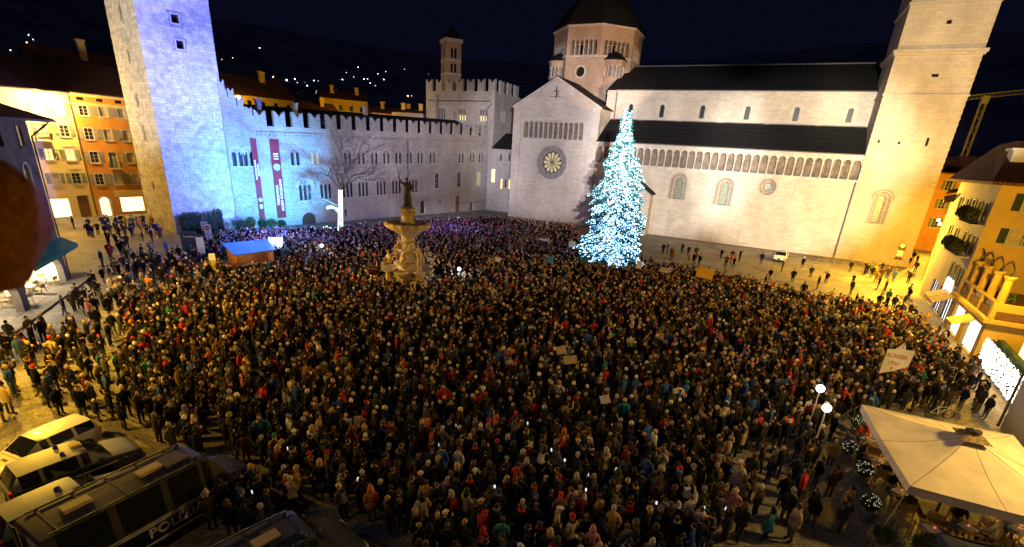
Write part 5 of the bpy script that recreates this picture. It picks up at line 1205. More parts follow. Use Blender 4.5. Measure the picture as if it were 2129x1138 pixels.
rb = MB(); rb.hexa([FE.p(-1.5, 0.9, 14.5), FE.p(16, 0.9, 14.5), FE.p(16, -7, 17.5), FE.p(-1.5, -7, 17.5), FE.p(-1.5, 0.9, 14.75), FE.p(16, 0.9, 14.75), FE.p(16, -7, 17.75), FE.p(-1.5, -7, 17.75)]); part('roof', rb, 'redtile', r3, uv=True)
FE2 = Frame((30.5, 119), (24.6 - 30.5, 96.1 - 119)); r4 = thing('brown_street_house', 'brown plastered house with deep eaves along the narrow street', 'house', (28, 108, 0)); L4 = math.hypot(5.9, 22.9)
hs = [house_window(FE2, r4, u, z, 0.85, 1.7, 'curtain', 'shutter', 'trim', 0.42) for u in (3, 7, 11, 15, 19) for z in (4.4, 7.8)]
mb = MB(); wall(mb, FE2, 0, L4, -0.2, 11.5, hs); part('wall', mb, 'orange', r4)
rb = MB(); rb.hexa([FE2.p(-0.5, 0.9, 11.5), FE2.p(L4, 0.9, 11.5), FE2.p(L4, -7, 14.5), FE2.p(-0.5, -7, 14.5), FE2.p(-0.5, 0.9, 11.75), FE2.p(L4, 0.9, 11.75), FE2.p(L4, -7, 14.75), FE2.p(-0.5, -7, 14.75)]); part('roof', rb, 'redtile', r4, uv=True)
for k, (x, y, z) in enumerate(((28.4, 112.5, 6.0), (28.6, 114.8, 6.5))):
    t = thing('street_lamp', ['nearer sodium lantern hung over the narrow street', 'farther sodium lantern hung over the narrow street'][k], 'lamp', (x, y, z))
    b = MB(); b.tube([(x + 0.9, y, z + 0.5), (x + 0.4, y, z + 0.7), (x, y, z + 0.35)], 0.03, 5); part('bracket', b, 'iron', t)
    b = MB(); b.lathe([(0.1, -0.15), (0.22, 0.0), (0.2, 0.2), (0.05, 0.3)], 8, (x, y, z)); part('lamp_glass', b, 'bulb_sodium', t)
lamp('street_lamp_light', (27.0, 110.5, 6.0), 13000, SODIUM)
# construction crane
cr = thing('construction_crane', 'yellow lattice construction crane behind the campanile', 'crane', (49, 195, 0))
M['cranepaint'] = mat('glowing_crane_paint', (0.45, 0.30, 0.03), emit=(1.0, 0.7, 0.1), estr=0.02)  # faint glow added to the paint so the crane reads as lit
b = MB()
for sx, sy in ((-0.6, -0.6), (0.6, -0.6), (0.6, 0.6), (-0.6, 0.6)): b.tube([(49 + sx, 195 + sy, 0), (49 + sx, 195 + sy, 35)], 0.1, 4)
for k in range(17):
    z = 1 + 2 * k; s_ = 1 if k % 2 else -1
    b.tube([(49 - 0.6 * s_, 194.4, z), (49 + 0.6 * s_, 194.4, z + 2)], 0.06, 4); b.tube([(48.4, 195 - 0.6 * s_, z), (48.4, 195 + 0.6 * s_, z + 2)], 0.06, 4)
part('mast', b, 'cranepaint', cr)
b = MB()
for oy, oz in ((0, 0.0), (-0.5, 1.0), (0.5, 1.0)): b.tube([(45, 195 + oy, 35 + oz), (59.5, 195 + oy, 37.0 + oz)], 0.09, 4)
for k in range(14): x = 45 + k; b.tube([(x, 195, 35 + 0.138 * k), (x + 0.5, 194.5, 36.07 + 0.138 * k), (x + 1, 195, 35.14 + 0.138 * k)], 0.05, 4)
b.box(57.5, 59.5, 194.3, 195.7, 34.9, 36.9); part('jib', b, 'cranepaint', cr)
spot('crane_light', (42, 170, 4), (50, 195, 33), 9000, SODIUM, 60)
b = MB(); b.box(48.2, 49.8, 194.2, 195.8, 34, 36); part('cab', b, 'cranepaint', cr)
for k, (x, y, h, r) in enumerate(((62, 170, 17, 6), (75, 165, 18, 7), (88, 168, 17, 7), (52, 180, 16, 5))): round_tree(x, y, h, r, 'dark tree crown beyond the roofs by the crane', 60 + k, 'leaf', 'dark trees beyond the right hand roofs')
far_house('house', 'dark roofed house behind the ochre house', 44, 92, 22, 14, 13, 17, R(10), 'greyplaster', 'redtile', (9,))
far_house('house', 'dark roofed house beside the crane', 42, 130, 20, 12, 14, 18, R(5), 'greyplaster', 'redtile', (10,))
# ================================================================ people: posed bodies grown over a skeleton
def skin_mesh(J, E, rad, root):
    me = bpy.data.meshes.new('skeleton'); names = list(J); idx = {n: i for i, n in enumerate(names)}
    me.from_pydata([J[n] for n in names], [(idx[a], idx[b]) for a, b in E], [])
    o = bpy.data.objects.new('skeleton', me); COL.objects.link(o)
    mod = o.modifiers.new('skin', 'SKIN'); mod.use_smooth_shade = True; mod.branch_smoothing = 0.4
    sub = o.modifiers.new('sub', 'SUBSURF'); sub.levels = 1; sub.render_levels = 1
    sv = me.skin_vertices[0].data
    for n in names:
        r = rad[n]; sv[idx[n]].radius = r if hasattr(r, '__len__') else (r, r); sv[idx[n]].use_root = (n == root)
    dg = bpy.context.evaluated_depsgraph_get(); out = bpy.data.meshes.new_from_object(o.evaluated_get(dg))
    V = [tuple(v.co) for v in out.vertices]; F = [tuple(p.vertices) for p in out.polygons]
    bpy.data.objects.remove(o); bpy.data.meshes.remove(me); bpy.data.meshes.remove(out)
    return V, F
BONES = [('pel', 'spi'), ('spi', 'che'), ('che', 'nek'), ('nek', 'hed')]
for s in 'lr': BONES += [('che', s + 'sh'), (s + 'sh', s + 'el'), (s + 'el', s + 'wr'), ('pel', s + 'hi'), (s + 'hi', s + 'kn'), (s + 'kn', s + 'an'), (s + 'an', s + 'to')]
def base_joints():
    J = {'pel': (0, 0.01, 0.93), 'spi': (0, 0.015, 1.12), 'che': (0, 0.0, 1.31), 'nek': (0, 0.015, 1.47), 'hed': (0, 0.0, 1.56)}
    for s, k in (('l', 1), ('r', -1)):
        J[s + 'sh'] = (k * 0.185, 0.01, 1.375); J[s + 'el'] = (k * 0.255, 0.03, 1.11); J[s + 'wr'] = (k * 0.245, -0.05, 0.88)
        J[s + 'hi'] = (k * 0.095, 0.0, 0.86); J[s + 'kn'] = (k * 0.105, -0.015, 0.49); J[s + 'an'] = (k * 0.11, 0.02, 0.085); J[s + 'to'] = (k * 0.13, -0.15, 0.045)
    return J
def pose(**kw): J = base_joints(); J.update(kw); return J
POSES = {
 'standing': pose(),
 'pockets': pose(lel=(0.30, 0.06, 1.12), lwr=(0.20, -0.08, 0.97), rel=(-0.30, 0.06, 1.12), rwr=(-0.20, -0.08, 0.97)),
 'arms_folded': pose(lel=(0.27, -0.06, 1.13), lwr=(-0.03, -0.22, 1.15), rel=(-0.27, -0.06, 1.13), rwr=(0.04, -0.23, 1.19)),
 'holding_phone': pose(rel=(-0.26, -0.10, 1.16), rwr=(-0.10, -0.30, 1.34), lel=(0.26, 0.0, 1.11), lwr=(0.12, -0.22, 1.08)),
 'arm_raised': pose(rel=(-0.28, -0.12, 1.55), rwr=(-0.22, -0.22, 1.80)),
 'walking': pose(lkn=(0.10, -0.18, 0.52), lan=(0.11, -0.26, 0.11), lto=(0.12, -0.43, 0.07), rkn=(-0.10, 0.05, 0.50), ran=(-0.11, 0.32, 0.14), rto=(-0.12, 0.20, 0.045), lel=(0.26, 0.10, 1.12), lwr=(0.25, 0.05, 0.88), rel=(-0.26, -0.05, 1.12), rwr=(-0.24, -0.20, 0.93)),
 'leaning': pose(spi=(0.03, 0.0, 1.12), che=(0.05, -0.05, 1.30), nek=(0.06, -0.06, 1.46), hed=(0.06, -0.09, 1.55), lsh=(0.23, -0.03, 1.36), rsh=(-0.13, -0.04, 1.38), lel=(0.31, -0.04, 1.10), lwr=(0.27, -0.14, 0.90), rel=(-0.22, 0.0, 1.12), rwr=(-0.20, -0.12, 0.92)),
 'arms_up': pose(rel=(-0.27, -0.16, 1.52), rwr=(-0.07, -0.26, 1.66), lel=(0.27, -0.16, 1.52), lwr=(0.07, -0.26, 1.60)),
 'seated': pose(pel=(0, 0.1, 0.56), spi=(0, 0.12, 0.75), che=(0, 0.08, 0.94), nek=(0, 0.07, 1.10), hed=(0, 0.04, 1.19), lsh=(0.185, 0.08, 1.0), rsh=(-0.185, 0.08, 1.0), lel=(0.26, 0.0, 0.76), rel=(-0.26, 0.0, 0.76), lwr=(0.15, -0.22, 0.78), rwr=(-0.15, -0.22, 0.78), lhi=(0.1, 0.06, 0.52), rhi=(-0.1, 0.06, 0.52), lkn=(0.12, -0.38, 0.52), rkn=(-0.12, -0.38, 0.52), lan=(0.12, -0.36, 0.085), ran=(-0.12, -0.36, 0.085), lto=(0.13, -0.52, 0.045), rto=(-0.13, -0.52, 0.045)),
 'trident': pose(rel=(-0.34, -0.06, 1.45), rwr=(-0.42, -0.12, 1.70), lel=(0.30, 0.08, 1.14), lwr=(0.16, -0.02, 0.98), rkn=(-0.10, -0.14, 0.52), ran=(-0.11, -0.06, 0.10), rto=(-0.12, -0.24, 0.05)),
}
def build_body(J, bulk=1.0, coat_len=0.78, nude=False):
    rad = {'pel': (0.165 * bulk, 0.125 * bulk), 'spi': (0.165 * bulk, 0.125 * bulk), 'che': (0.175 * bulk, 0.13 * bulk), 'nek': 0.062, 'hed': 0.06}
    for s in 'lr':
        rad[s + 'sh'] = 0.085 * bulk; rad[s + 'el'] = 0.068 * bulk; rad[s + 'wr'] = 0.048 * bulk; rad[s + 'hi'] = 0.105; rad[s + 'kn'] = 0.075; rad[s + 'an'] = 0.055; rad[s + 'to'] = 0.042
    V, F = skin_mesh(J, BONES, rad, 'pel')
    Va = np.array(V); seg = np.array([[J[a], J[b]] for a, b in BONES]); mats = []
    kind = {}
    for i, (a, b) in enumerate(BONES):
        kind[i] = 3 if b[1:] == 'to' else 1 if b[1:] in ('kn', 'an') else 2 if b == 'hed' else 0
    for f in F:
        c = Va[list(f)].mean(0); d = seg[:, 1] - seg[:, 0]; t = np.clip(((c - seg[:, 0]) * d).sum(1) / (d * d).sum(1), 0, 1); q = seg[:, 0] + d * t[:, None]
        i = int(np.argmin(np.linalg.norm(q - c, axis=1))); m = kind[i]
        if BONES[i][1][1:] == 'an' and c[2] < 0.13: m = 3
        mats.append(m)
    mb = MB(); mb.v = V; mb.f = F; mb.m = mats
    # coat skirt below the waist, following the hips
    pel = Vector(J['pel']); sit = J['lkn'][1] < -0.3 and J['rkn'][1] < -0.3
    if not sit and not nude:
        zt = pel.z + 0.12; L = zt - coat_len
        mid = (Vector(J['lkn']) + Vector(J['rkn'])) / 2
        prof = [(0.19, 0), (0.205, -0.3 * L), (0.22, -0.7 * L), (0.235, -L), (0.19, -L + 0.01)]
        i0 = len(mb.v)
        for r, z in prof:
            sh = (-z / 0.45) * 0.6
            for k in range(12):
                a = 2 * math.pi * k / 12; w = 1 + 0.05 * math.sin(3 * a + z * 9)
                mb.v.append((pel.x + (mid.x - pel.x) * sh + r * bulk * w * math.cos(a), pel.y + (mid.y - pel.y) * sh + r * 0.78 * bulk * w * math.sin(a), zt + z))
        for j in range(len(prof) - 1):
            for k in range(12): mb.f.append((i0 + j * 12 + k, i0 + (j + 1) * 12 + k, i0 + (j + 1) * 12 + (k + 1) % 12, i0 + j * 12 + (k + 1) % 12)); mb.m.append(0)
    # collar
    nk = Vector(J['nek'])
    if not nude: mb.lathe([(0.085, -0.05), (0.095, 0.02), (0.088, 0.055), (0.07, 0.05)], 10, tuple(nk), 0, cap=False)
    # head with face
    hd = Vector(J['hed']); up = (hd - nk).normalized(); hc = hd + Vector((0, -0.02, 0.075))
    i0 = len(mb.v); mb.sphere((0, 0, 0), 0.077, 0.098, 0.118, 12, 9, 2)
    for i in range(i0, len(mb.v)):
        x, y, z = mb.v[i]
        if z < -0.03: x *= 1 + (z + 0.03) * 3.2; y = y * (1 + (z + 0.03) * 1.5) - 0.012
        if y < -0.06 and abs(z) < 0.05: y += 0.006
        mb.v[i] = (hc.x + x, hc.y + y, hc.z + z)
    x, y, z = hc
    mb.hexa([(x - 0.014, y - 0.088, z - 0.035), (x + 0.014, y - 0.088, z - 0.035), (x + 0.012, y - 0.07, z - 0.035), (x - 0.012, y - 0.07, z - 0.035), (x - 0.006, y - 0.092, z + 0.012), (x + 0.006, y - 0.092, z + 0.012), (x + 0.006, y - 0.08, z + 0.012), (x - 0.006, y - 0.08, z + 0.012)], 2)
    mb.v[-8] = (x - 0.016, y - 0.114, z - 0.033); mb.v[-7] = (x + 0.016, y - 0.114, z - 0.033)
    for sx in (-1, 1):
        mb.sphere((x + sx * 0.078, y + 0.008, z - 0.008), 0.012, 0.022, 0.032, 6, 4, 2)
        mb.sphere((x + sx * 0.03, y - 0.09, z + 0.012), 0.011, 0.007, 0.008, 6, 4, 4)
        mb.box(x + sx * 0.03 - 0.018, x + sx * 0.03 + 0.018, y - 0.1, y - 0.088, z + 0.03, z + 0.037, 4)
    mb.box(x - 0.022, x + 0.022, y - 0.094, y - 0.08, z - 0.066, z - 0.056, 5)
    # hands: palm, four fingers and a thumb
    for s, k in (('l', 1), ('r', -1)):
        w = Vector(J[s + 'wr']); d = (w - Vector(J[s + 'el'])).normalized(); side = d.cross(Vector((0, 1, 0.2))).normalized(); nrm = side.cross(d).normalized()
        T = Matrix((side, nrm, d)).transposed().to_4x4(); T.translation = w + d * 0.03
        mb.box(-0.038, 0.038, -0.015, 0.015, -0.02, 0.075, 2, T)
        for f_, (fx, fl) in enumerate(((-0.029, 0.062), (-0.010, 0.072), (0.010, 0.068), (0.029, 0.052))):
            mb.hexa([(fx - 0.008, -0.009, 0.07), (fx + 0.008, -0.009, 0.07), (fx + 0.008, 0.009, 0.07), (fx - 0.008, 0.009, 0.07), (fx - 0.006, 0.012, 0.075 + fl), (fx + 0.006, 0.012, 0.075 + fl), (fx + 0.006, 0.026, 0.07 + fl), (fx - 0.006, 0.026, 0.07 + fl)], 2, T)
        th = -0.04 * k
        mb.hexa([(th - 0.01, -0.01, 0.0), (th + 0.01, -0.01, 0.0), (th + 0.01, 0.012, 0.0), (th - 0.01, 0.012, 0.0), (th * 1.7 - 0.008, 0.0, 0.055), (th * 1.7 + 0.008, 0.0, 0.055), (th * 1.7 + 0.008, 0.016, 0.055), (th * 1.7 - 0.008, 0.016, 0.055)], 2, T)
    return mb, hc
def cloth_mat(name, c, rough=0.8, puffy=True):
    m = mat(name, c, rough=rough, spec=0.2, noise=0.22, nscale=6)
    nt = m.node_tree; b = nt.nodes['Principled BSDF']; tc = nt.nodes.new('ShaderNodeTexCoord'); w = nt.nodes.new('ShaderNodeTexWave'); w.bands_direction = 'Z'
    w.inputs['Scale'].default_value = 4.2 if puffy else 9; w.inputs['Distortion'].default_value = 1.5 if puffy else 6; w.inputs['Detail'].default_value = 2
    bp = nt.nodes.new('ShaderNodeBump'); bp.inputs['Strength'].default_value = 0.55; bp.inputs['Distance'].default_value = 0.04
    nt.links.new(tc.outputs['Object'], w.inputs['Vector']); nt.links.new(w.outputs['Fac'], bp.inputs['Height']); nt.links.new(bp.outputs['Normal'], b.inputs['Normal'])
    return m
COATS = {'black': (0.009, 0.009, 0.010), 'navy': (0.010, 0.013, 0.034), 'dark grey': (0.028, 0.028, 0.031), 'brown': (0.065, 0.036, 0.02), 'olive green': (0.055, 0.055, 0.024), 'grey': (0.13, 0.13, 0.13), 'beige': (0.42, 0.33, 0.2), 'red': (0.42, 0.035, 0.03), 'blue': (0.05, 0.12, 0.36), 'mustard': (0.45, 0.27, 0.05), 'burgundy': (0.15, 0.02, 0.03), 'white': (0.62, 0.6, 0.56), 'teal': (0.03, 0.2, 0.22), 'orange': (0.55, 0.17, 0.03), 'pink': (0.5, 0.2, 0.24)}
CM = {k: cloth_mat(k.replace(' ', '_') + '_coat_cloth', v, 0.55 if k in ('black', 'navy', 'red', 'teal') else 0.8) for k, v in COATS.items()}
TROUS = {'jeans': cloth_mat('denim', (0.05, 0.075, 0.15), 0.9, False), 'black': cloth_mat('black_trousers', (0.02, 0.02, 0.022), 0.9, False), 'grey': cloth_mat('grey_trousers', (0.1, 0.1, 0.105), 0.9, False), 'brown': cloth_mat('brown_trousers', (0.12, 0.085, 0.05), 0.9, False)}
SKIN = [mat('skin_light', (0.56, 0.36, 0.26), rough=0.55), mat('skin_tan', (0.45, 0.27, 0.18), rough=0.55), mat('skin_dark', (0.18, 0.10, 0.065), rough=0.55)]
SHOE = mat('dark_shoe', (0.025, 0.02, 0.018), rough=0.5); EYE = mat('dark_eye', (0.02, 0.015, 0.012), rough=0.3); LIP = mat('lips', (0.38, 0.16, 0.13), rough=0.5)
HAIRC = {'dark': mat('dark_hair', (0.022, 0.015, 0.011), 0.5, noise=0.3, nscale=30), 'brown': mat('brown_hair', (0.09, 0.05, 0.026), 0.5, noise=0.3, nscale=30), 'blond': mat('blond_hair', (0.42, 0.29, 0.13), 0.5, noise=0.3, nscale=30), 'grey': mat('grey_hair', (0.36, 0.35, 0.34), 0.6, noise=0.3, nscale=30)}
HATC = {'black': (0.02, 0.02, 0.022), 'grey': (0.24, 0.24, 0.24), 'white': (0.72, 0.7, 0.66), 'cream': (0.62, 0.52, 0.36), 'red': (0.48, 0.03, 0.03), 'green': (0.03, 0.25, 0.09), 'blue': (0.08, 0.14, 0.36), 'mustard': (0.5, 0.3, 0.04)}
HM = {k: cloth_mat(k + '_knit', v, 0.95, False) for k, v in HATC.items()}
BODY = {}
def body_mesh(pn, bulk, cl):
    key = (pn, bulk, cl)
    if key not in BODY:
        mb, hc = build_body(POSES[pn], bulk, cl)
        me = mb.mesh('body', [CM['black'], TROUS['black'], SKIN[0], SHOE, EYE, LIP], smooth=True); BODY[key] = (me, hc)
    return BODY[key]
def head_cover(kind):
    b = MB()
    def cap(r, top, zb, yo=0.0, drop=0.0, m=0, rings=5, seg=12, flare=1.0):
        i = len(b.v)
        for j in range(rings + 1):
            t = j / rings; a = t * math.pi / 2
            for k in range(seg):
                an = 2 * math.pi * k / seg; back = max(0, math.sin(an)); front = max(0, -math.sin(an))
                rr = math.cos(a); z = zb * (1 - math.sin(a)) + top * math.sin(a)
                if j == 0: z += -drop * back + 0.05 * front * (1 if kind != 'hood' else 0.6)
                b.v.append((r * rr * math.cos(an) * (flare if j == 0 else 1) * 0.82, yo + r * rr * math.sin(an) * (flare if j == 0 else 1), z))
        for j in range(rings):
            for k in range(seg): b.f.append((i + j * seg + k, i + j * seg + (k + 1) % seg, i + (j + 1) * seg + (k + 1) % seg, i + (j + 1) * seg + k)); b.m.append(m)
    if kind == 'short_hair': cap(0.110, 0.132, 0.0, 0.01, 0.07)
    elif kind == 'long_hair':
        cap(0.113, 0.134, 0.0, 0.012, 0.05)
        for k in range(9):
            a = math.pi * (k / 8) ; x, y = 0.09 * math.cos(a), 0.02 + 0.1 * math.sin(a)
            b.tube([(x, y, 0.03), (x * 1.05, y * 1.08, -0.1), (x * 1.1, y * 1.05 + 0.01, -0.24)], [0.03, 0.032, 0.018], 5)
    elif kind in ('beanie', 'bobble_hat'):
        cap(0.116, 0.158, 0.025, 0.006, 0.03, 0, 6); b.lathe([(0.104, 0.0), (0.116, 0.008), (0.114, 0.045), (0.1, 0.05)], 12, (0, 0.006, 0.028), 0, 0.86, 1.04, cap=False)
        if kind == 'bobble_hat': b.sphere((0, 0.01, 0.18), 0.042, seg=8, rings=5)
    elif kind == 'hood':
        cap(0.135, 0.155, -0.03, 0.03, 0.10, 0, 6); b.lathe([(0.13, -0.16), (0.14, -0.1), (0.12, -0.03)], 12, (0, 0.03, 0), 0, 0.95, 1.0, cap=False)
    elif kind == 'flat_cap':
        cap(0.118, 0.118, 0.05, 0.0, 0.02, 0, 4); b.hexa([(-0.07, -0.16, 0.052), (0.07, -0.16, 0.052), (0.09, -0.06, 0.06), (-0.09, -0.06, 0.06), (-0.07, -0.155, 0.064), (0.07, -0.155, 0.064), (0.09, -0.06, 0.085), (-0.09, -0.06, 0.085)])
    elif kind == 'scarf':
        b.lathe([(0.075, -0.02), (0.12, 0.0), (0.13, 0.035), (0.11, 0.07), (0.078, 0.08)], 12, (0, 0, 0), 0, 1.0, 1.05, cap=False); b.hexa([(0.02, -0.16, -0.28), (0.09, -0.16, -0.28), (0.09, -0.145, -0.28), (0.02, -0.145, -0.28), (0.0, -0.13, 0.02), (0.07, -0.13, 0.02), (0.07, -0.1, 0.02), (0.0, -0.1, 0.02)])
    elif kind == 'backpack':
        b.hexa([(-0.14, 0.13, -0.45), (0.14, 0.13, -0.45), (0.13, 0.27, -0.43), (-0.13, 0.27, -0.43), (-0.13, 0.12, -0.05), (0.13, 0.12, -0.05), (0.1, 0.22, -0.04), (-0.1, 0.22, -0.04)]); b.box(-0.1, 0.1, 0.26, 0.31, -0.4, -0.22)
        for sx in (-1, 1): b.tube([(sx * 0.1, 0.15, -0.08), (sx * 0.12, 0.0, 0.035), (sx * 0.12, -0.14, -0.12), (sx * 0.13, -0.12, -0.32), (sx * 0.13, 0.14, -0.4)], 0.018, 5)
    me = b.mesh(kind, ['iron'], smooth=kind != 'backpack'); return me
COVER = {k: head_cover(k) for k in ('short_hair', 'long_hair', 'beanie', 'bobble_hat', 'hood', 'flat_cap', 'scarf', 'backpack')}
def slot(o, i, m): o.material_slots[i].link = 'OBJECT'; o.material_slots[i].material = m
pb_ = MB(); pb_.box(-0.04, 0.04, -0.006, 0.006, -0.08, 0.08, 0); pb_.box(-0.036, 0.036, 0.006, 0.008, -0.074, 0.074, 1)
PHONE = pb_.mesh('phone', ['iron', mat('phone_screen', (0.6, 0.7, 0.9), emit=(0.75, 0.88, 1.0), estr=1.2)])
COVER_NAME = {'short_hair': 'hair', 'long_hair': 'hair', 'beanie': 'beanie', 'bobble_hat': 'bobble_hat', 'hood': 'hood', 'flat_cap': 'flat_cap'}
def person(x, y, rz, where, z=0.0, pn=None, coat=None, cover=None, coverc=None, extra=None, group='people gathered in the square', rng=random, scale=None, trous=None, doing=None):
    """a person: body mesh with its clothes, hair or hat, scarf and bag as parts"""
    pn = pn or rng.choices(('standing', 'pockets', 'arms_folded', 'holding_phone', 'leaning', 'walking', 'arm_raised'), (30, 26, 12, 10, 14, 5, 3))[0]
    coat = coat or rng.choices(list(COATS), (32, 19, 13, 9, 6, 5, 4.5, 3, 2.5, 2, 2, 2, 0.6, 0.8, 0.6))[0]
    cl = rng.choice((0.78, 0.78, 0.56)); bulk = rng.choice((1.0, 1.12))
    if pn in ('walking', 'seated'): cl = 0.78
    me, hc = body_mesh(pn, bulk, cl); sc = scale or rng.uniform(0.93, 1.07)
    cover = cover or rng.choices(('short_hair', 'long_hair', 'beanie', 'bobble_hat', 'hood', 'flat_cap'), (38, 24, 18, 5, 11, 4))[0]
    tr = trous or rng.choice(('jeans', 'black', 'black', 'grey', 'brown'))
    root = bpy.data.objects.new('person', None); COL.objects.link(root); root.empty_display_size = 0.2; root.location = (x, y, z); root.rotation_euler = (0, 0, rz); root.scale = (sc, sc, sc)
    b = local('body', me, root); slot(b, 0, CM[coat]); slot(b, 1, TROUS[tr]); slot(b, 2, rng.choices(SKIN, (7, 3, 1))[0])
    h = local(COVER_NAME[cover], COVER[cover], root, tuple(hc))
    if cover in ('short_hair', 'long_hair'): hcol = coverc or rng.choices(('dark', 'brown', 'blond', 'grey'), (45, 35, 10, 10))[0]; slot(h, 0, HAIRC[hcol]); hd = hcol + (' hair' if cover == 'short_hair' else ' long hair')
    elif cover == 'hood': slot(h, 0, CM[coat]); hd = 'hood up'
    else: hcol = coverc or rng.choices(('black', 'grey', 'white', 'cream', 'red', 'blue', 'green', 'mustard'), (34, 22, 15, 12, 5, 6, 2, 4))[0]; slot(h, 0, HM[hcol]); hd = hcol + {'beanie': ' beanie', 'bobble_hat': ' bobble hat', 'flat_cap': ' flat cap'}[cover]
    ex = extra if extra is not None else rng.choices(('', 'scarf', 'backpack'), (70, 20, 10))[0]
    exd = ''
    if ex:
        nk = POSES[pn]['nek']; e = local(ex, COVER[ex], root, nk); ec = rng.choice(('red', 'grey', 'blue', 'mustard', 'black', 'white')); slot(e, 0, HM[ec]); exd = ' and ' + ec + ' ' + ex
    garment = 'long coat' if cl < 0.6 else 'padded jacket' if bulk > 1.05 else 'jacket'
    act = doing or {'standing': 'standing', 'pockets': 'hands in pockets', 'arms_folded': 'arms folded', 'holding_phone': 'holding a phone', 'leaning': 'leaning aside', 'walking': 'walking', 'arm_raised': 'one arm raised', 'arms_up': 'both hands raised', 'seated': 'seated'}[pn]
    lab = 'person in %s %s, %s%s, %s %s' % (coat, garment, hd, exd, act, where)
    if len(lab.split()) > 16: lab = 'person in %s %s, %s%s %s' % (coat, garment, hd, exd, where)
    if len(lab.split()) > 16: lab = 'person in %s %s, %s, %s %s' % (coat, garment, hd, act, where)
    if len(lab.split()) > 16: lab = 'person in %s %s, %s %s' % (coat, garment, hd, where)
    if len(lab.split()) > 16: lab = 'person in %s coat, %s' % (coat, where)
    tag(root, lab, 'person', group)
    if pn == 'holding_phone' and rng.random() < 0.7:
        w = POSES[pn]['rwr']; T = Matrix.LocRotScale(root.location, root.rotation_euler, root.scale); q = T @ Vector((w[0], w[1] - 0.03, w[2] + 0.13))
        tag(link('phone', PHONE, None, q, rz), 'lit phone held by person in %s %s, %s' % (coat, garment, hd), 'phone', 'phones glowing in the crowd')
    return root

# ================================================================ Neptune fountain
fo = thing('stone_fountain', 'tall tiered baroque stone fountain crowned by a statue with a trident', 'fountain', (-31, 38.4, 0))
M['fstone'] = mat('weathered_fountain_stone', (0.36, 0.29, 0.19), noise=0.4, nscale=2.5, bump=0.7, bscale=5)
M['bronze'] = mat('dark_bronze', (0.045, 0.042, 0.026), rough=0.5, noise=0.4, nscale=4, bump=0.4)
def lobed(mb, prof, lobes, amp, seg=48, c=(0, 0, 0), m=0):
    i = len(mb.v)
    for r, z in prof:
        for k in range(seg):
            a = 2 * math.pi * k / seg; rr = r * (1 + amp * math.cos(lobes * a)); mb.v.append((c[0] + rr * math.cos(a), c[1] + rr * math.sin(a), c[2] + z))
    for j in range(len(prof) - 1):
        for k in range(seg): mb.f.append((i + j * seg + k, i + j * seg + (k + 1) % seg, i + (j + 1) * seg + (k + 1) % seg, i + (j + 1) * seg + k)); mb.m.append(m)
ROT = R(-25)
b = MB(); lobed(b, [(3.45, 0), (3.45, 0.15), (3.25, 0.22), (3.2, 0.6), (3.35, 0.68), (3.35, 0.8), (3.05, 0.8), (3.0, 0.2)], 4, 0.06); local('basin', b.mesh('basin', 'fstone'), fo, rot=(0, 0, ROT))
b = MB(); lobed(b, [(3.05, 0.55), (0.01, 0.55)], 4, 0.06); local('water', b.mesh('water', mat('dark_water', (0.02, 0.025, 0.03), rough=0.08, spec=0.5)), fo, rot=(0, 0, ROT))
b = MB(); lobed(b, [(1.9, 0), (1.9, 0.35), (1.7, 0.42), (1.6, 1.3), (1.85, 1.42), (1.85, 1.62), (1.25, 1.72), (1.1, 2.3), (1.35, 2.42), (1.35, 2.62), (0.85, 2.74), (0.72, 3.6), (1.02, 3.76), (1.02, 3.96), (0.7, 4.06), (0.62, 4.6), (0.78, 4.7), (0.62, 4.8), (0.62, 5.2), (1.0, 5.5), (1.0, 5.6)], 4, 0.1, 40); local('pedestal', b.mesh('pedestal', 'fstone', smooth=False), fo, rot=(0, 0, ROT + R(45)))
b = MB(); lobed(b, [(0.95, 5.45), (1.3, 5.75), (1.85, 6.0), (2.15, 6.25), (2.25, 6.5), (2.15, 6.62), (1.95, 6.6), (1.7, 6.3), (0.5, 6.2)], 16, 0.025, 64); local('upper_basin', b.mesh('upper_basin', 'fstone'), fo)
for k in range(16):
    a = 2 * math.pi * k / 16; cb = MB(); cb.sphere((0, 0, 0), 0.2, 0.14, 0.24, 7, 5); local('shell_ornament', cb.mesh('shell_ornament', 'fstone', smooth=True), fo, (2.16 * math.cos(a), 2.16 * math.sin(a), 6.45), (0, 0, a + math.pi / 2))
b = MB(); b.lathe([(0.95, 6.2), (0.9, 6.5), (0.62, 6.7), (0.62, 7.3), (0.82, 7.45), (0.82, 7.65), (0.7, 7.75), (0.75, 8.0), (0.5, 8.1)], 14); local('statue_plinth', b.mesh('statue_plinth', 'fstone'), fo)
nb, _ = build_body(POSES['trident'], 1.1, 0.8, nude=True); nb.m = [0] * len(nb.f)
st = local('statue', nb.mesh('statue', 'bronze', smooth=True), fo, (0, 0, 8.05), (0, 0, R(25)), (1.62, 1.62, 1.62))
b = MB(); b.tube([(0.02, 0.05, -0.02), (0.03, 0.2, 0.5), (0.0, 0.16, 0.95), (0.02, 0.12, 1.35)], [0.26, 0.2, 0.15, 0.06], 7); b.lathe([(0.34, -0.05), (0.3, 0.1), (0.2, 0.22)], 9); local('drapery', b.mesh('drapery', 'bronze', smooth=True), st)
b = MB(); b.tube([(-0.36, -0.1, 0.9), (-0.45, -0.14, 2.02)], 0.016, 5)
for dx in (-0.08, 0, 0.08): b.tube([(-0.445, -0.14, 1.92), (-0.445 + dx, -0.14, 2.0), (-0.45 + dx * 1.1, -0.14, 2.2)], 0.013, 4)
local('trident', b.mesh('trident', 'bronze'), st)
sb_, _ = build_body(POSES['seated'], 1.15, 0.8, nude=True); sb_.m = [0] * len(sb_.f); tm = sb_.mesh('triton_figure', 'fstone', smooth=True)
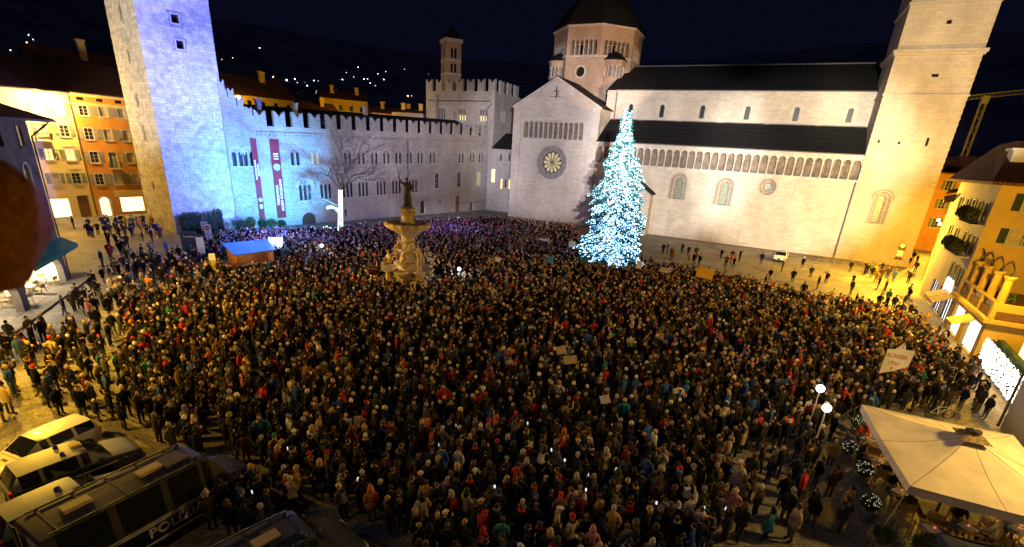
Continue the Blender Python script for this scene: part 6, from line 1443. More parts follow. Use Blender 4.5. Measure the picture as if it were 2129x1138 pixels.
ub_, _ = build_body(POSES['arm_raised'], 1.1, 0.8, nude=True); ub_.m = [0] * len(ub_.f); um_ = ub_.mesh('nymph_figure', 'fstone', smooth=True)
for k in range(4):
    a = ROT + k * math.pi / 2 + R(2)
    q = (2.25 * math.cos(a), 2.25 * math.sin(a), 1.95); local('triton_figure', tm if k % 2 else um_, fo, (q[0], q[1], 2.0 if k % 2 else 1.9), (0, 0, a + math.pi / 2), (1.5, 1.5, 1.5))
    b = MB(); b.lathe([(0.85, 0), (0.85, 0.25), (0.6, 0.32), (0.5, 0.9), (0.72, 1.0), (0.72, 1.15), (0.4, 1.25), (0.38, 1.8), (0.6, 1.92), (0.6, 2.1)], 9); local('figure_plinth', b.mesh('figure_plinth', 'fstone'), fo, (2.15 * math.cos(a), 2.15 * math.sin(a), 0))
    a2 = a + math.pi / 4; b = MB(); b.lathe([(0.3, 0), (0.35, 0.5), (0.8, 0.8), (1.0, 1.1), (0.9, 1.15), (0.2, 1.05)], 12); local('shell_bowl', b.mesh('shell_bowl', 'fstone'), fo, (1.7 * math.cos(a2), 1.7 * math.sin(a2), 0.9))
    local('putto_figure', tm, fo, (1.25 * math.cos(a2), 1.25 * math.sin(a2), 2.6), (0, 0, a2 + math.pi / 2), (0.95, 0.95, 0.95))
    local('putto_figure', um_, fo, (0.95 * math.cos(a2 + 0.4), 0.95 * math.sin(a2 + 0.4), 3.4), (0, 0, a2 + math.pi / 2), (0.8, 0.8, 0.8))
# ================================================================ lit Christmas tree
rng = np.random.default_rng(3)
TX, TY = -16.4, 61.6
xt = thing('christmas_tree', 'tall fir covered in dazzling blue white lights in front of the cathedral', 'tree', (TX, TY, 0))
M['fir'] = mat('fir_needles', (0.03, 0.13, 0.12), rough=0.6, noise=0.5, nscale=3)
ZP = [1.2, 2.6, 6.0, 10.0, 13.2, 15.2, 16.4, 17.6, 18.9]; RP = [3.6, 4.0, 3.55, 2.8, 1.95, 1.05, 0.62, 0.42, 0.1]
b = MB(); b.tube([(TX, TY, 0), (TX, TY, 9), (TX - 0.3, TY, 18.9)], [0.32, 0.2, 0.03], 8); part('trunk', b, 'bark', xt)
bb = MB(); nv = []; lp = []
zs = 1.3
while zs < 18.6:
    r = float(np.interp(zs, ZP, RP)); n = max(5, int(6 + r * 3.0))
    for k in range(n):
        a = 2 * math.pi * k / n + rng.uniform(0, 1); rr = r * (rng.uniform(0.62, 1.12) + 0.10 * math.sin(3 * a + zs * 1.1)); zz = zs + rng.uniform(-0.25, 0.25); cx = TX - 0.3 * zs / 18.9
        p0 = Vector((cx, TY, zz + 0.35)); p1 = Vector((cx + math.cos(a) * rr, TY + math.sin(a) * rr, zz - 0.12 * rr + 0.1)); pm = (p0 + p1) / 2 + Vector((0, 0, 0.16 * rr))
        bb.tube([p0, pm, p1], [0.05, 0.035, 0.012], 4)
        m_ = int(10 + rr * 14)
        for q in range(m_):
            t = 0.25 + 0.78 * (q + rng.random()) / m_; c = p0 * (1 - t) ** 2 + pm * 2 * t * (1 - t) + p1 * t * t if t <= 1 else p1
            w = 0.16 + 0.3 * (1 - t)
            c = Vector(c) + Vector(rng.normal(0, 1, 3)) * w * 0.55
            nv.append((c, a)); 
            if rng.random() < 0.42 + 0.5 * (math.sin(a * 2 + zs * 2.3) * math.cos(a * 3 - zs * 1.7) > -0.25): lp.append((c.x + math.cos(a) * 0.1, c.y + math.sin(a) * 0.1, c.z + 0.08))
    zs += 0.44 if r > 1 else 0.3
part('branch', bb, 'bark', xt); bpy.data.objects['branch']['kind'] = 'stuff'
C = np.array([tuple(c) for c, a in nv]); A = np.array([a for c, a in nv]); n = len(C)
out = np.stack([np.cos(A), np.sin(A), np.full(n, -0.15)], 1) + rng.normal(0, 0.45, (n, 3)); out /= np.linalg.norm(out, axis=1)[:, None]
sd = np.cross(out, rng.normal(size=(n, 3))); sd /= np.linalg.norm(sd, axis=1)[:, None]; L = 0.27 + 0.2 * rng.random((n, 1))
V = np.stack([C - out * L * 0.4, C + sd * L * 0.25, C + out * L, C - sd * L * 0.25], 1).reshape(-1, 3)
sd2 = np.cross(out, sd); V2 = np.stack([C - out * L * 0.4, C + sd2 * L * 0.25, C + out * L, C - sd2 * L * 0.25], 1).reshape(-1, 3)
link('crown', quads_mesh('crown', np.concatenate([V, V2]), 'fir'), xt)
M['led_a'] = mat('blue_white_led', (1, 1, 1), emit=(0.50, 0.80, 1.0), estr=5.5); M['led_b'] = mat('cyan_led', (1, 1, 1), emit=(0.10, 0.45, 1.0), estr=3.2)
lp = np.array(lp); sel = rng.random(len(lp)) < 0.72
o = link('fairy_lights', led_mesh('fairy_lights', lp[sel], 0.068, 'led_a', 0.3), xt); o['kind'] = 'stuff'
o = link('fairy_lights', led_mesh('fairy_lights', lp[~sel], 0.085, 'led_b', 0.5), xt); o['kind'] = 'stuff'
M['greenboard'] = mat('green_barrier_board', (0.02, 0.14, 0.09), rough=0.6)
bar = thing('tree_barrier', 'ring of green barrier boards round the foot of the lit tree', 'barrier', (TX, TY, 0))
bm_ = MB(); bm_.box(-0.86, 0.86, -0.03, 0.03, 0.1, 1.15); bmm = bm_.mesh('board', 'greenboard')
pm_ = MB(); pm_.box(-0.04, 0.04, -0.05, 0.05, 0, 1.25); pmm = pm_.mesh('post', 'iron')
for k in range(16):
    a = 2 * math.pi * k / 16; link('board', bmm, bar, (TX + 4.35 * math.cos(a), TY + 4.35 * math.sin(a), 0), a + math.pi / 2); a += math.pi / 16; link('post', pmm, bar, (TX + 4.43 * math.cos(a), TY + 4.43 * math.sin(a), 0), a + math.pi / 2)

# ================================================================ bare tree with a light-wrapped trunk
bt_ = thing('bare_tree', 'leafless tree in front of the palace with its trunk wrapped in white lights', 'tree', (-57, 54.4, 0))
tb_ = MB(); wrap = []
def grow(p, d, L, r, depth, rng):
    n = 3; pts = [p]; q = p.copy(); dd = d.copy()
    for k in range(n):
        dd = (dd + Vector(rng.normal(0, 0.13, 3)) + Vector((0, 0, 0.05))).normalized(); q = q + dd * (L / n); pts.append(q.copy())
    tb_.tube(pts, [r * (1 - 0.42 * k / n) for k in range(n + 1)], 5 if r > 0.04 else 3)
    if depth == 0: return
    for k in range(3 if depth > 1 else 3):
        t = pts[2] if k == 0 else pts[3]; nd = (dd * 0.75 + Vector(rng.normal(0, 0.62, 3))).normalized()
        if nd.z < -0.25: nd.z *= -0.3
        grow(t, nd, L * rng.uniform(0.62, 0.85), r * 0.56, depth - 1, rng)
rg = np.random.default_rng(21); P0 = Vector((-57, 54.4, 0))
trunk = [P0, P0 + Vector((0.1, 0.1, 2.2)), P0 + Vector((0.25, 0.2, 4.6)), P0 + Vector((0.35, 0.3, 7.0))]
tb_.tube(trunk, [0.34, 0.28, 0.24, 0.2], 9)
grow(trunk[3], Vector((0, 0, 1)), 3.2, 0.19, 5, rg)
for dv_, L, z in ((Vector((-0.5, -0.75, 0.45)), 3.0, 2), (Vector((0.5, 0.8, 0.4)), 3.2, 3), (Vector((-0.7, 0.4, 0.5)), 2.8, 3), (Vector((0.7, -0.3, 0.6)), 2.8, 3), (Vector((-0.45, -0.8, 0.9)), 2.6, 3), (Vector((0.35, 0.7, 0.9)), 2.8, 3)): grow(trunk[z] + Vector((0, 0, -0.2)), dv_.normalized(), L, 0.13, 4, rg)
tbm = part('trunk', tb_, 'bark', bt_)
for k in range(900):
    t = rg.random(); z = 0.4 + 6.4 * t; c = P0 + Vector((0.35, 0.3, 7)) * (z / 7); a = rg.uniform(0, 6.283); r = 0.36 - 0.12 * z / 7; wrap.append((c.x + r * math.cos(a), c.y + r * math.sin(a), z))
for k in range(170):
    t = rg.random(); q = trunk[1] + Vector((0, 0, 1.2)) + Vector((-0.95, -1.45, 0.75)) * t + Vector((0, 0, 0.5 * math.sin(t * 3.1))); wrap.append(tuple(q + Vector(rg.normal(0, 0.09, 3))))
o = link('wrapped_lights', led_mesh('wrapped_lights', wrap, 0.05, 'led_a'), bt_); o['kind'] = 'stuff'
bl_ = MB(); bl_.tube([trunk[1] + Vector((0, 0, 1.0)), trunk[1] + Vector((-0.5, -0.75, 1.9)), trunk[1] + Vector((-0.95, -1.45, 2.0))], [0.14, 0.1, 0.06], 6); part('side_limb', bl_, 'bark', bt_)

# ================================================================ evergreens at the foot of the tower
rng = np.random.default_rng(9)
for k, (u, o_, h, r, lab) in enumerate(((0.9, 1.0, 2.7, 0.5, 'columnar evergreen shrub at the corner of the stone tower'), (1.8, 1.0, 2.9, 0.5, 'columnar evergreen shrub second from the tower corner'), (2.7, 1.0, 2.9, 0.5, 'columnar evergreen shrub third from the tower corner'), (4.2, 1.0, 3.1, 0.42, 'slim columnar evergreen standing apart below the tower'), (5.5, 1.0, 3.2, 0.42, 'last slim columnar evergreen below the tower before the palace'))):
    q = FR.p(u, o_, 0); t = thing('columnar_shrub', lab, 'shrub', q)
    b = MB(); b.tube([(0, 0, 0), (0, 0, h * 0.8)], [0.06, 0.02], 5); local('stem', b.mesh('stem', 'bark'), t)
    v = np.concatenate([leaf_cloud(170, (0, 0, z), (r, r, 0.45), 0.1, rng) for z in np.arange(0.4, h - 0.2, 0.28)]); local('foliage', quads_mesh('foliage', v, 'leaf'), t)
for k, (u, o_, h) in enumerate(((7.6, 3.0, 1.7), (9.2, 2.4, 2.0), (10.8, 2.8, 1.6), (12.4, 2.2, 1.5), (13.8, 2.6, 1.3))):
    q = FR.p(u, o_, 0); t = thing('bushy_shrub', 'bushy shrub in a pot below the palace wall near the banners', 'shrub', q, 0, 'potted shrubs below the palace')
    b = MB(); b.lathe([(0.3, 0), (0.42, 0.5), (0.46, 0.55)], 9); local('pot', b.mesh('pot', 'wood'), t)
    v = leaf_cloud(700, (0, 0, h * 0.65), (0.75, 0.75, h * 0.45), 0.11, rng, shell=0.3); local('foliage', quads_mesh('foliage', v, 'leaf2' if k % 2 else 'leaf'), t)
    b = MB(); b.tube([(0, 0, 0.4), (0.05, 0, h * 0.8)], [0.05, 0.02], 5); local('stem', b.mesh('stem', 'bark'), t)

# ================================================================ market stall with the blue roof
ms = thing('market_stall', 'wooden market stall with a sloping blue metal roof below the palace', 'stall', (-48.2, 33.2, 0))
M['blueroof'] = mat('blue_metal_roof', (0.04, 0.20, 0.58), rough=0.45, spec=0.5, noise=0.15, nscale=1)
c_ = [Vector((-50.9, 31.9, 2.6)), Vector((-46.4, 30.1, 2.25)), Vector((-45.8, 34.6, 2.25)), Vector((-49.8, 36.5, 2.6))]
b = MB(); b.prism([tuple(v) for v in c_], (0, 0, 0.1)); part('roof', b, 'blueroof', ms)
b = MB()
for k in range(1, 8):
    t = k / 8; p, q = c_[0].lerp(c_[3], t), c_[1].lerp(c_[2], t); b.tube([p + Vector((0, 0, 0.11)), q + Vector((0, 0, 0.11))], 0.025, 4)
part('roof_seam', b, 'blueroof', ms); bpy.data.objects['roof_seam']['kind'] = 'stuff'
b = MB(); cc = sum(c_, Vector()) / 4
inn = [cc + (v - cc) * 0.86 for v in c_]
for i, j, z0 in ((0, 1, 0.0), (3, 0, 0.0), (2, 3, 0.0), (1, 2, 0.0)):
    p, q = inn[i], inn[j]; zt = 1.05 if (i, j) == (1, 2) else min(p.z, q.z); F = Frame(p, (q.x - p.x, q.y - p.y)); F.box(b, 0, math.dist((p.x, p.y), (q.x, q.y)), -0.04, 0.04, 0, zt + 0.06)
part('plank_wall', b, mat('orange_stall_boards', (0.34, 0.12, 0.03), noise=0.3, nscale=3), ms)
lamp('stall_light', (-48.2, 33.2, 2.0), 120, (1.0, 0.8, 0.55), 0.3)
b = MB(); F = Frame(c_[1], (c_[2].x - c_[1].x, c_[2].y - c_[1].y)); F.box(b, 0.6, 4.0, -0.45, 0.3, 1.08, 1.16); part('counter', b, 'wood', ms)
# screen glowing by the stall
sc_ = thing('light_box', 'small glowing white light box behind the blue stall', 'light box', (-50.6, 38.6, 0))
b = MB(); F = Frame((-51.4, 37.9), (0.72, 0.69)); F.box(b, 0, 1.5, -0.08, 0, 1.2, 2.5); part('screen', b, mat('white_blue_screen', (0.8, 0.9, 1), emit=(0.6, 0.75, 1.0), estr=3), sc_); b = MB(); F.box(b, 0.65, 0.8, -0.12, -0.08, 0, 2.3); F.box(b, 0.3, 1.2, -0.4, 0.2, 0, 0.06); part('stand', b, 'iron', sc_)

# ================================================================ signs and panels
M['signwhite'] = mat('white_sign_enamel', (0.7, 0.7, 0.7), rough=0.4); M['signred'] = mat('red_sign_enamel', (0.5, 0.02, 0.02), rough=0.4); M['signblue'] = mat('blue_sign_enamel', (0.04, 0.09, 0.35), rough=0.4)
def face_cam(x, y): return math.atan2(-x, y) * 1.0
ns = thing('no_entry_sign', 'no entry sign board with red disc on a pole beside the blue stall', 'sign', (-59.2, 35.6, 0), R(38))
b = MB(); b.tube([(0, 0, 0), (0, 0, 3.3)], 0.035, 6); local('pole', b.mesh('pole', 'iron'), ns)
b = MB(); b.box(-0.38, 0.38, -0.07, -0.04, 2.2, 3.35); local('board', b.mesh('board', 'signwhite'), ns); b = MB(); b.box(-0.34, 0.34, -0.07, -0.04, 1.7, 2.12); local('board', b.mesh('board', 'signwhite'), ns)
b = MB(); b.lathe([(0.29, 0), (0.29, 0.012)], 20); local('red_disc', b.mesh('red_disc', 'signred'), ns, (0, -0.072, 2.92), (R(90), 0, 0)); b = MB(); b.box(-0.19, 0.19, -0.1, -0.088, 2.88, 2.96); local('white_bar', b.mesh('white_bar', 'signwhite'), ns)
b = MB()
for k, (w_, z_) in enumerate(((0.22, 2.45), (0.26, 2.36), (0.2, 2.0), (0.26, 1.92), (0.18, 1.84))): b.box(-w_, w_, -0.076, -0.071, z_, z_ + 0.035)
local('small_print', b.mesh('small_print', 'iron'), ns)
bs = thing('blue_info_sign', 'blue bordered information sign on a pole beside the no entry sign', 'sign', (-60.4, 36.0, 0), R(38))
b = MB(); b.tube([(0, 0, 0), (0, 0, 3.4)], 0.035, 6); local('pole', b.mesh('pole', 'iron'), bs); b = MB(); b.box(-0.45, 0.45, -0.07, -0.04, 2.3, 3.6); local('board', b.mesh('board', 'signblue'), bs); b = MB(); b.box(-0.36, 0.36, -0.08, -0.071, 2.42, 3.48); local('inner_panel', b.mesh('inner_panel', 'signwhite'), bs)
b = MB(); b.box(-0.25, 0.25, -0.09, -0.081, 3.1, 3.3); b.box(-0.2, 0.2, -0.09, -0.081, 2.7, 2.95); local('symbol', b.mesh('symbol', 'signblue'), bs)
ip = thing('info_panel', 'tall dark blue information panel standing among the people near the tower', 'panel', (-55.6, 31.2, 0), R(48))
b = MB(); b.box(-0.75, 0.75, -0.1, 0.1, 0.1, 3.4); local('panel', b.mesh('panel', mat('dark_blue_panel', (0.02, 0.035, 0.07), rough=0.4, noise=0.3, nscale=2)), ip); b = MB(); b.box(-0.4, 0.4, -0.3, 0.3, 0, 0.1); local('base', b.mesh('base', 'iron'), ip)
local('lettering', text_mesh('Trentino', 0.32, 'signwhite', 0.003), ip, (0, -0.107, 2.9), (R(90), 0, 0))
wp = thing('notice_board', 'blank white panel standing beside the dark blue information panel', 'panel', (-54.0, 31.4, 0), R(48)); b = MB(); b.box(-0.35, 0.35, -0.03, 0.03, 1.2, 3.0); local('panel', b.mesh('panel', 'signwhite'), wp); b = MB(); b.tube([(0, 0.05, 0), (0, 0.05, 2.9)], 0.03, 5); local('pole', b.mesh('pole', 'iron'), wp)
yp = thing('poster_column', 'slim yellow and white poster stand among the people near the blue stall', 'poster', (-47.6, 28.6, 0), R(50)); b = MB(); b.box(-0.3, 0.3, -0.03, 0.03, 0.3, 1.9); local('poster', b.mesh('poster', mat('yellow_poster', (0.5, 0.42, 0.08))), yp); b = MB(); b.box(-0.28, 0.28, -0.04, -0.031, 1.9, 2.6); local('top_panel', b.mesh('top_panel', 'signwhite'), yp); b = MB(); b.tube([(0, 0.05, 0), (0, 0.05, 2.6)], 0.03, 5); local('pole', b.mesh('pole', 'iron'), yp)
ts = thing('round_traffic_sign', 'round no stopping sign on a pole at the foot of the campanile', 'sign', (20.6, 95.6, 0), R(-12))
b = MB(); b.tube([(0, 0, 0), (0, 0, 3.6)], 0.04, 6); local('pole', b.mesh('pole', 'trim'), ts)
b = MB(); b.lathe([(0.42, 0), (0.42, 0.02)], 20); local('disc', b.mesh('disc', 'signwhite'), ts, (0, -0.05, 3.5), (R(90), 0, 0)); b = MB(); ring(b, 0.34, 0.44, -0.05, -0.085, 22, 0, (0, 3.5)); local('red_rim', b.mesh('red_rim', 'signred'), ts)
for z in (2.3, 1.8): b = MB(); b.box(-0.4, 0.4, -0.06, -0.04, z, z + 0.42); local('board', b.mesh('board', 'signwhite'), ts)
# placards carried above the crowd
def placard(x, y, z, w, h, m, lab, tilt=0.0, text=None, tm_='iron', back=0.0):
    t = thing('placard', lab, 'placard', (x, y, 0), face_cam(x, y) + back)
    b = MB(); b.tube([(0, 0, 1.25), (0, 0, z + h * 0.4)], 0.018, 5); local('stick', b.mesh('stick', 'wood'), t)
    b = MB(); b.box(-w / 2, w / 2, -0.035, -0.02, -h / 2, h / 2); o = local('board', b.mesh('board', m), t, (0, 0, z), (R(-14), tilt, 0))
    if text: local('lettering', text_mesh(text, h * 0.3, tm_, 0.002), o, (0, -0.039, 0), (R(90), 0, 0))
    return t
M['cardyellow'] = mat('yellow_card', (0.62, 0.36, 0.03)); M['card'] = mat('pale_card', (0.5, 0.42, 0.33)); M['cardwhite'] = mat('white_card', (0.7, 0.7, 0.7)); M['cardblue'] = mat('blue_card', (0.06, 0.2, 0.5)); M['cardorange'] = mat('orange_card', (0.65, 0.2, 0.03))
PLC = [(-4.2, 55.6, 2.6, 1.75, 1.1, 'cardyellow', 'large yellow placard held above the crowd beside the lit tree', 0.08), (-9.5, 26.7, 2.3, 0.62, 0.5, 'card', 'tilted beige placard held up in the dark middle of the crowd', -0.35), (-8.5, 25.7, 2.25, 0.8, 0.5, 'card', 'wider pale placard held just in front of the tilted beige one', -0.2),
 (-20.7, 51.4, 2.3, 0.75, 0.85, 'cardblue', 'blue placard held in front of the lit tree', 0.0), (-25.6, 47.5, 2.2, 0.65, 0.5, 'cardwhite', 'white placard held behind the fountain', 0.15), (-27.0, 63.6, 2.2, 1.3, 0.35, 'cardwhite', 'long white strip held up before the rose window', 0.1), (-5.2, 22.1, 2.2, 0.5, 0.42, 'cardwhite', 'small white sheet held up in the dark crowd', -0.4),
 (-40.7, 41.5, 2.2, 0.35, 0.3, 'cardwhite', 'small white sheet held left of the fountain', 0.0), (-38.3, 39.7, 2.2, 0.28, 0.42, 'cardorange', 'narrow orange card held up beside the fountain', 0.0), (-37.2, 40.2, 2.2, 0.34, 0.4, 'cardorange', 'square orange card held up beside the fountain', 0.3), (-22.1, 62.1, 2.4, 0.9, 0.8, 'cardwhite', 'white placard held beside the lit tree branches', 0.0), (-8.4, 55.4, 2.3, 1.0, 0.55, 'card', 'pale pink placard held between the lit tree and the yellow placard', 0.0), (-11.6, 56.6, 2.2, 0.7, 0.9, 'cardwhite', 'upright white sheet held at the foot of the lit tree', 0.1)]
for p in PLC: placard(*p)
fl = thing('protest_banner', 'white cloth banner with red hand painted letters on two poles', 'banner', (9.4, 36.2, 0), face_cam(9.4, 36.2) + 0.25)
b = MB(); n = 10
def fw(u, z): return (u, 0.06 * math.sin(u * 4 + z * 2), z)
for i in range(n):
    for j in range(6):
        u0, u1 = -0.55 + 1.35 * i / n, -0.55 + 1.35 * (i + 1) / n; t0, t1 = 1 - 0.35 * i / n, 1 - 0.35 * (i + 1) / n
        z = lambda jj, t: 3.6 - 1.75 * t * jj / 6 + (1 - t) * 0.6
        b.face([fw(u0, z(j + 1, t0)), fw(u1, z(j + 1, t1)), fw(u1, z(j, t1)), fw(u0, z(j, t0))]); b.face([(p[0], p[1] + 0.01, p[2]) for p in (fw(u0, z(j, t0)), fw(u1, z(j, t1)), fw(u1, z(j + 1, t1)), fw(u0, z(j + 1, t0)))])
local('cloth', b.mesh('cloth', 'cardwhite', smooth=True), fl)
b = MB(); b.tube([(-0.57, 0, 1.0), (-0.57, 0, 3.7)], 0.02, 5); b.tube([(0.8, 0.03, 1.0), (0.8, 0.03, 4.3)], 0.02, 5); local('pole', b.mesh('pole', 'wood'), fl)
for txt, z_, s_ in (('ADICA', 3.25, 0.36), ('UTI', 2.75, 0.36), ('E', 2.4, 0.28)):
    o = local('lettering', text_mesh(txt, s_, 'signred', 0.002), fl, (0.02 - 0.08 * (3.25 - z_), -0.09, z_), (R(90), 0, 0), (-1, 1, 1))
wf = thing('white_flag', 'white triangular flag hanging behind the protest banner', 'flag', (9.8, 37.4, 0), face_cam(9.8, 37.4)); b = MB(); b.tube([(0, 0, 1.0), (0.1, 0, 3.9)], 0.02, 5); local('pole', b.mesh('pole', 'wood'), wf); b = MB(); b.prism([(0.1, 0, 3.9), (-0.6, 0.05, 2.7), (0.5, -0.05, 2.8)], (0, 0.012, 0)); local('cloth', b.mesh('cloth', 'cardwhite'), wf)
# globe lamps near the parasol
for k, (x, y) in enumerate(((4.75, 28.4), (4.85, 26.0))):
    t = thing('globe_lamp', ['lit white globe lamp on a slim post farther from the parasol corner', 'lit white globe lamp on a slim post nearer the parasol corner'][k], 'lamp', (x, y, 0))
    b = MB(); b.lathe([(0.12, 0), (0.1, 0.1), (0.035, 0.15), (0.03, 2.75), (0.07, 2.8)], 8); local('post', b.mesh('post', 'signwhite'), t); b = MB(); b.sphere((0, 0, 2.98), 0.21, seg=14, rings=9); local('globe', b.mesh('globe', 'bulb_white', smooth=True), t)
# camera lights in the crowd
for k, (x, y, z, lab) in enumerate(((-44.8, 39.8, 2.2, 'bright white camera light shining in the crowd left of the fountain'), (-26.4, 40.8, 2.2, 'bright white camera light shining in the crowd right of the fountain'))):
    t = thing('camera_light', lab, 'lamp', (x, y, 0)); b = MB(); b.tube([(x, y, 0.0), (x, y, z - 0.1)], 0.025, 5); part('stand', b, 'iron', t); b = MB(); b.sphere((x, y, z), 0.16, seg=8, rings=6); part('lamp_glass', b, mat('bright_white_lamp', (1, 1, 1), emit=(0.9, 0.95, 1.0), estr=25), t); lamp('camera_lamp_light', (x + 0.1, y - 0.3, z), 160, (0.85, 0.92, 1.0), 0.1)
# ================================================================ vehicles
M['tyre'] = mat('black_tyre', (0.015, 0.015, 0.015), rough=0.9); M['rim'] = mat('grey_rim', (0.3, 0.3, 0.3), rough=0.4, metal=0.6)
M['carglass'] = mat('car_glass', (0.01, 0.012, 0.016), rough=0.06, spec=0.6)
M['pwhite'] = mat('white_car_paint', (0.72, 0.70, 0.64), rough=0.35, spec=0.5, coat=0.4); M['pblue'] = mat('police_blue_paint', (0.012, 0.022, 0.075), rough=0.3, spec=0.5, coat=0.5)
M['pgrey'] = mat('pale_blue_grey_paint', (0.20, 0.215, 0.25), rough=0.45, spec=0.3, coat=0.0); M['pvan'] = mat('grey_blue_van_paint', (0.045, 0.045, 0.066), rough=0.55, spec=0.12, coat=0.0)
M['tailred'] = mat('red_tail_lens', (0.45, 0.02, 0.02), rough=0.2, spec=0.5); M['headl'] = mat('headlamp_lens', (0.6, 0.6, 0.6), rough=0.1, spec=0.6); M['beacon'] = mat('blue_beacon_lens', (0.02, 0.035, 0.2), rough=0.15, spec=0.6)
M['bumper'] = mat('dark_grey_plastic', (0.05, 0.05, 0.055), rough=0.6); M['plate'] = mat('number_plate', (0.6, 0.6, 0.6), rough=0.5); M['stripe'] = mat('white_reflective_stripe', (0.75, 0.72, 0.62), rough=0.4)
def wheel_mesh(r, w):
    b = MB(); T = Matrix.Rotation(R(90), 4, 'Y'); b.lathe([(r * 0.62, -w / 2), (r * 0.95, -w / 2), (r, -w * 0.3), (r, w * 0.3), (r * 0.95, w / 2), (r * 0.62, w / 2)], 18, (0, 0, 0), 0, T=T); me = b.mesh('wheel', 'tyre')
    b = MB(); b.lathe([(r * 0.62, -w / 2 - 0.005), (r * 0.55, -w * 0.3), (r * 0.15, -w * 0.25), (r * 0.15, w * 0.25), (r * 0.55, w * 0.3), (r * 0.62, w / 2 + 0.005)], 14, (0, 0, 0), 0, T=T); return me, b.mesh('rim', 'rim')
def vehicle(name, label, cat, x, y, rz, S, lower, upper, wheels, wr, split=None, roofm=None, group=None, glass_sides=(), windshield=(), rear=()):
    """S: stations along the length, y forward: (y, half_bottom, z_bottom, half_mid, z_mid, half_belt, z_belt, half_roof, z_roof)"""
    t = thing(name, label, cat, (x, y, 0), rz, group)
    rings = []
    for (yy, hb, zb, hm, zm, hl, zl, hr, zr) in S:
        cr = 0.03 if zr > zl + 0.2 else 0.015
        rings.append([(hb, yy, zb), (hm, yy, zm), (hl, yy, zl), (hr, yy, zr), (hr * 0.5, yy, zr + cr), (-hr * 0.5, yy, zr + cr), (-hr, yy, zr), (-hl, yy, zl), (-hm, yy, zm), (-hb, yy, zb)])
    body = MB(); gl = []
    n = 10
    for i in range(len(S) - 1):
        for k in range(n - 1):
            q = [rings[i][k], rings[i][k + 1], rings[i + 1][k + 1], rings[i + 1][k]]
            if k in (2, 6) and i in glass_sides: gl.append(('window', [q])); continue
            if k in (3, 4, 5) and (i in windshield or i in rear):
                gl.append((('windshield' if i in windshield else 'rear_window'), [q])); continue
            body.face(q[::-1], 0 if k in (0, 1, 7, 8) and not (k in (1, 7) and upper == lower) and k in (0, 8, 1, 7) else (1 if k in (2, 6) else (2 if k in (3, 4, 5) else 0)))
    body.face(rings[0], 0); body.face(rings[-1][::-1], 0)
    # rounded paint: merge the shell
    me = body.mesh('body', [lower, upper, roofm or upper]); bmx = bmesh.new(); bmx.from_mesh(me); bmesh.ops.remove_doubles(bmx, verts=bmx.verts, dist=0.002); bmx.to_mesh(me); bmx.free(); me.polygons.foreach_set('use_smooth', np.ones(len(me.polygons), dtype=bool)); me.update()
    try: me.set_sharp_from_angle(angle=R(32))
    except Exception: pass
    local('body', me, t)
    groups = {}
    for nm, q in gl:
        key = nm if nm != 'window' else None
        if key: groups.setdefault(key, []).extend(q)
        else:
            b = MB(); p = [Vector(v) for v in q[0]]; c = sum(p, Vector()) / 4; sgn = 1 if c.x > 0 else -1
            b.face([tuple(c + (v - c) * 0.94 + Vector((0.004 * sgn, 0, 0))) for v in (p[::-1])]); local('window', b.mesh('window', 'carglass'), t)
            b = MB(); b.face([tuple(v) for v in p[::-1]]); local('window_surround', b.mesh('window_surround', upper), t)
    for nm, qs in groups.items():
        b = MB()
        for q in qs: b.face(q[::-1])
        me = b.mesh(nm, 'carglass', smooth=True); local(nm, me, t)
    wm, rm = wheel_mesh(wr, 0.2)
    for wy in wheels:
        hw = S[2][3] - 0.1
        for sx in (-1, 1): w = local('wheel', wm, t, (sx * hw, wy, wr)); local('rim', rm, w)
        for sx in (-1, 1):
            b = MB(); b.lathe([(wr * 1.16, -0.12), (wr * 1.16, 0.012)], 16, (0, 0, 0), T=Matrix.Translation((sx * (S[2][3] - 0.0), wy, wr + 0.02)) @ Matrix.Rotation(R(90) * sx, 4, 'Y')); local('wheel_arch', b.mesh('wheel_arch', 'bumper'), t)
    return t
def bx(t, name, m, x0, x1, y0, y1, z0, z1, rot=(0, 0, 0)):
    b = MB(); b.box(x0, x1, y0, y1, z0, z1); me = b.mesh(name, m); bm_ = bmesh.new(); bm_.from_mesh(me); bmesh.ops.bevel(bm_, geom=bm_.edges[:], offset=min(0.02, 0.2 * min(x1 - x0, y1 - y0, z1 - z0)), segments=1, affect='EDGES'); bm_.to_mesh(me); bm_.free(); return local(name, me, t, (0, 0, 0), rot)
def beacon(t, x, y, z, r=0.09):
    b = MB(); b.lathe([(r * 1.1, 0), (r * 1.1, 0.03), (r, 0.04), (r * 0.9, 0.13), (r * 0.4, 0.17)], 10, (x, y, z)); return local('beacon', b.mesh('beacon', 'beacon', smooth=True), t)
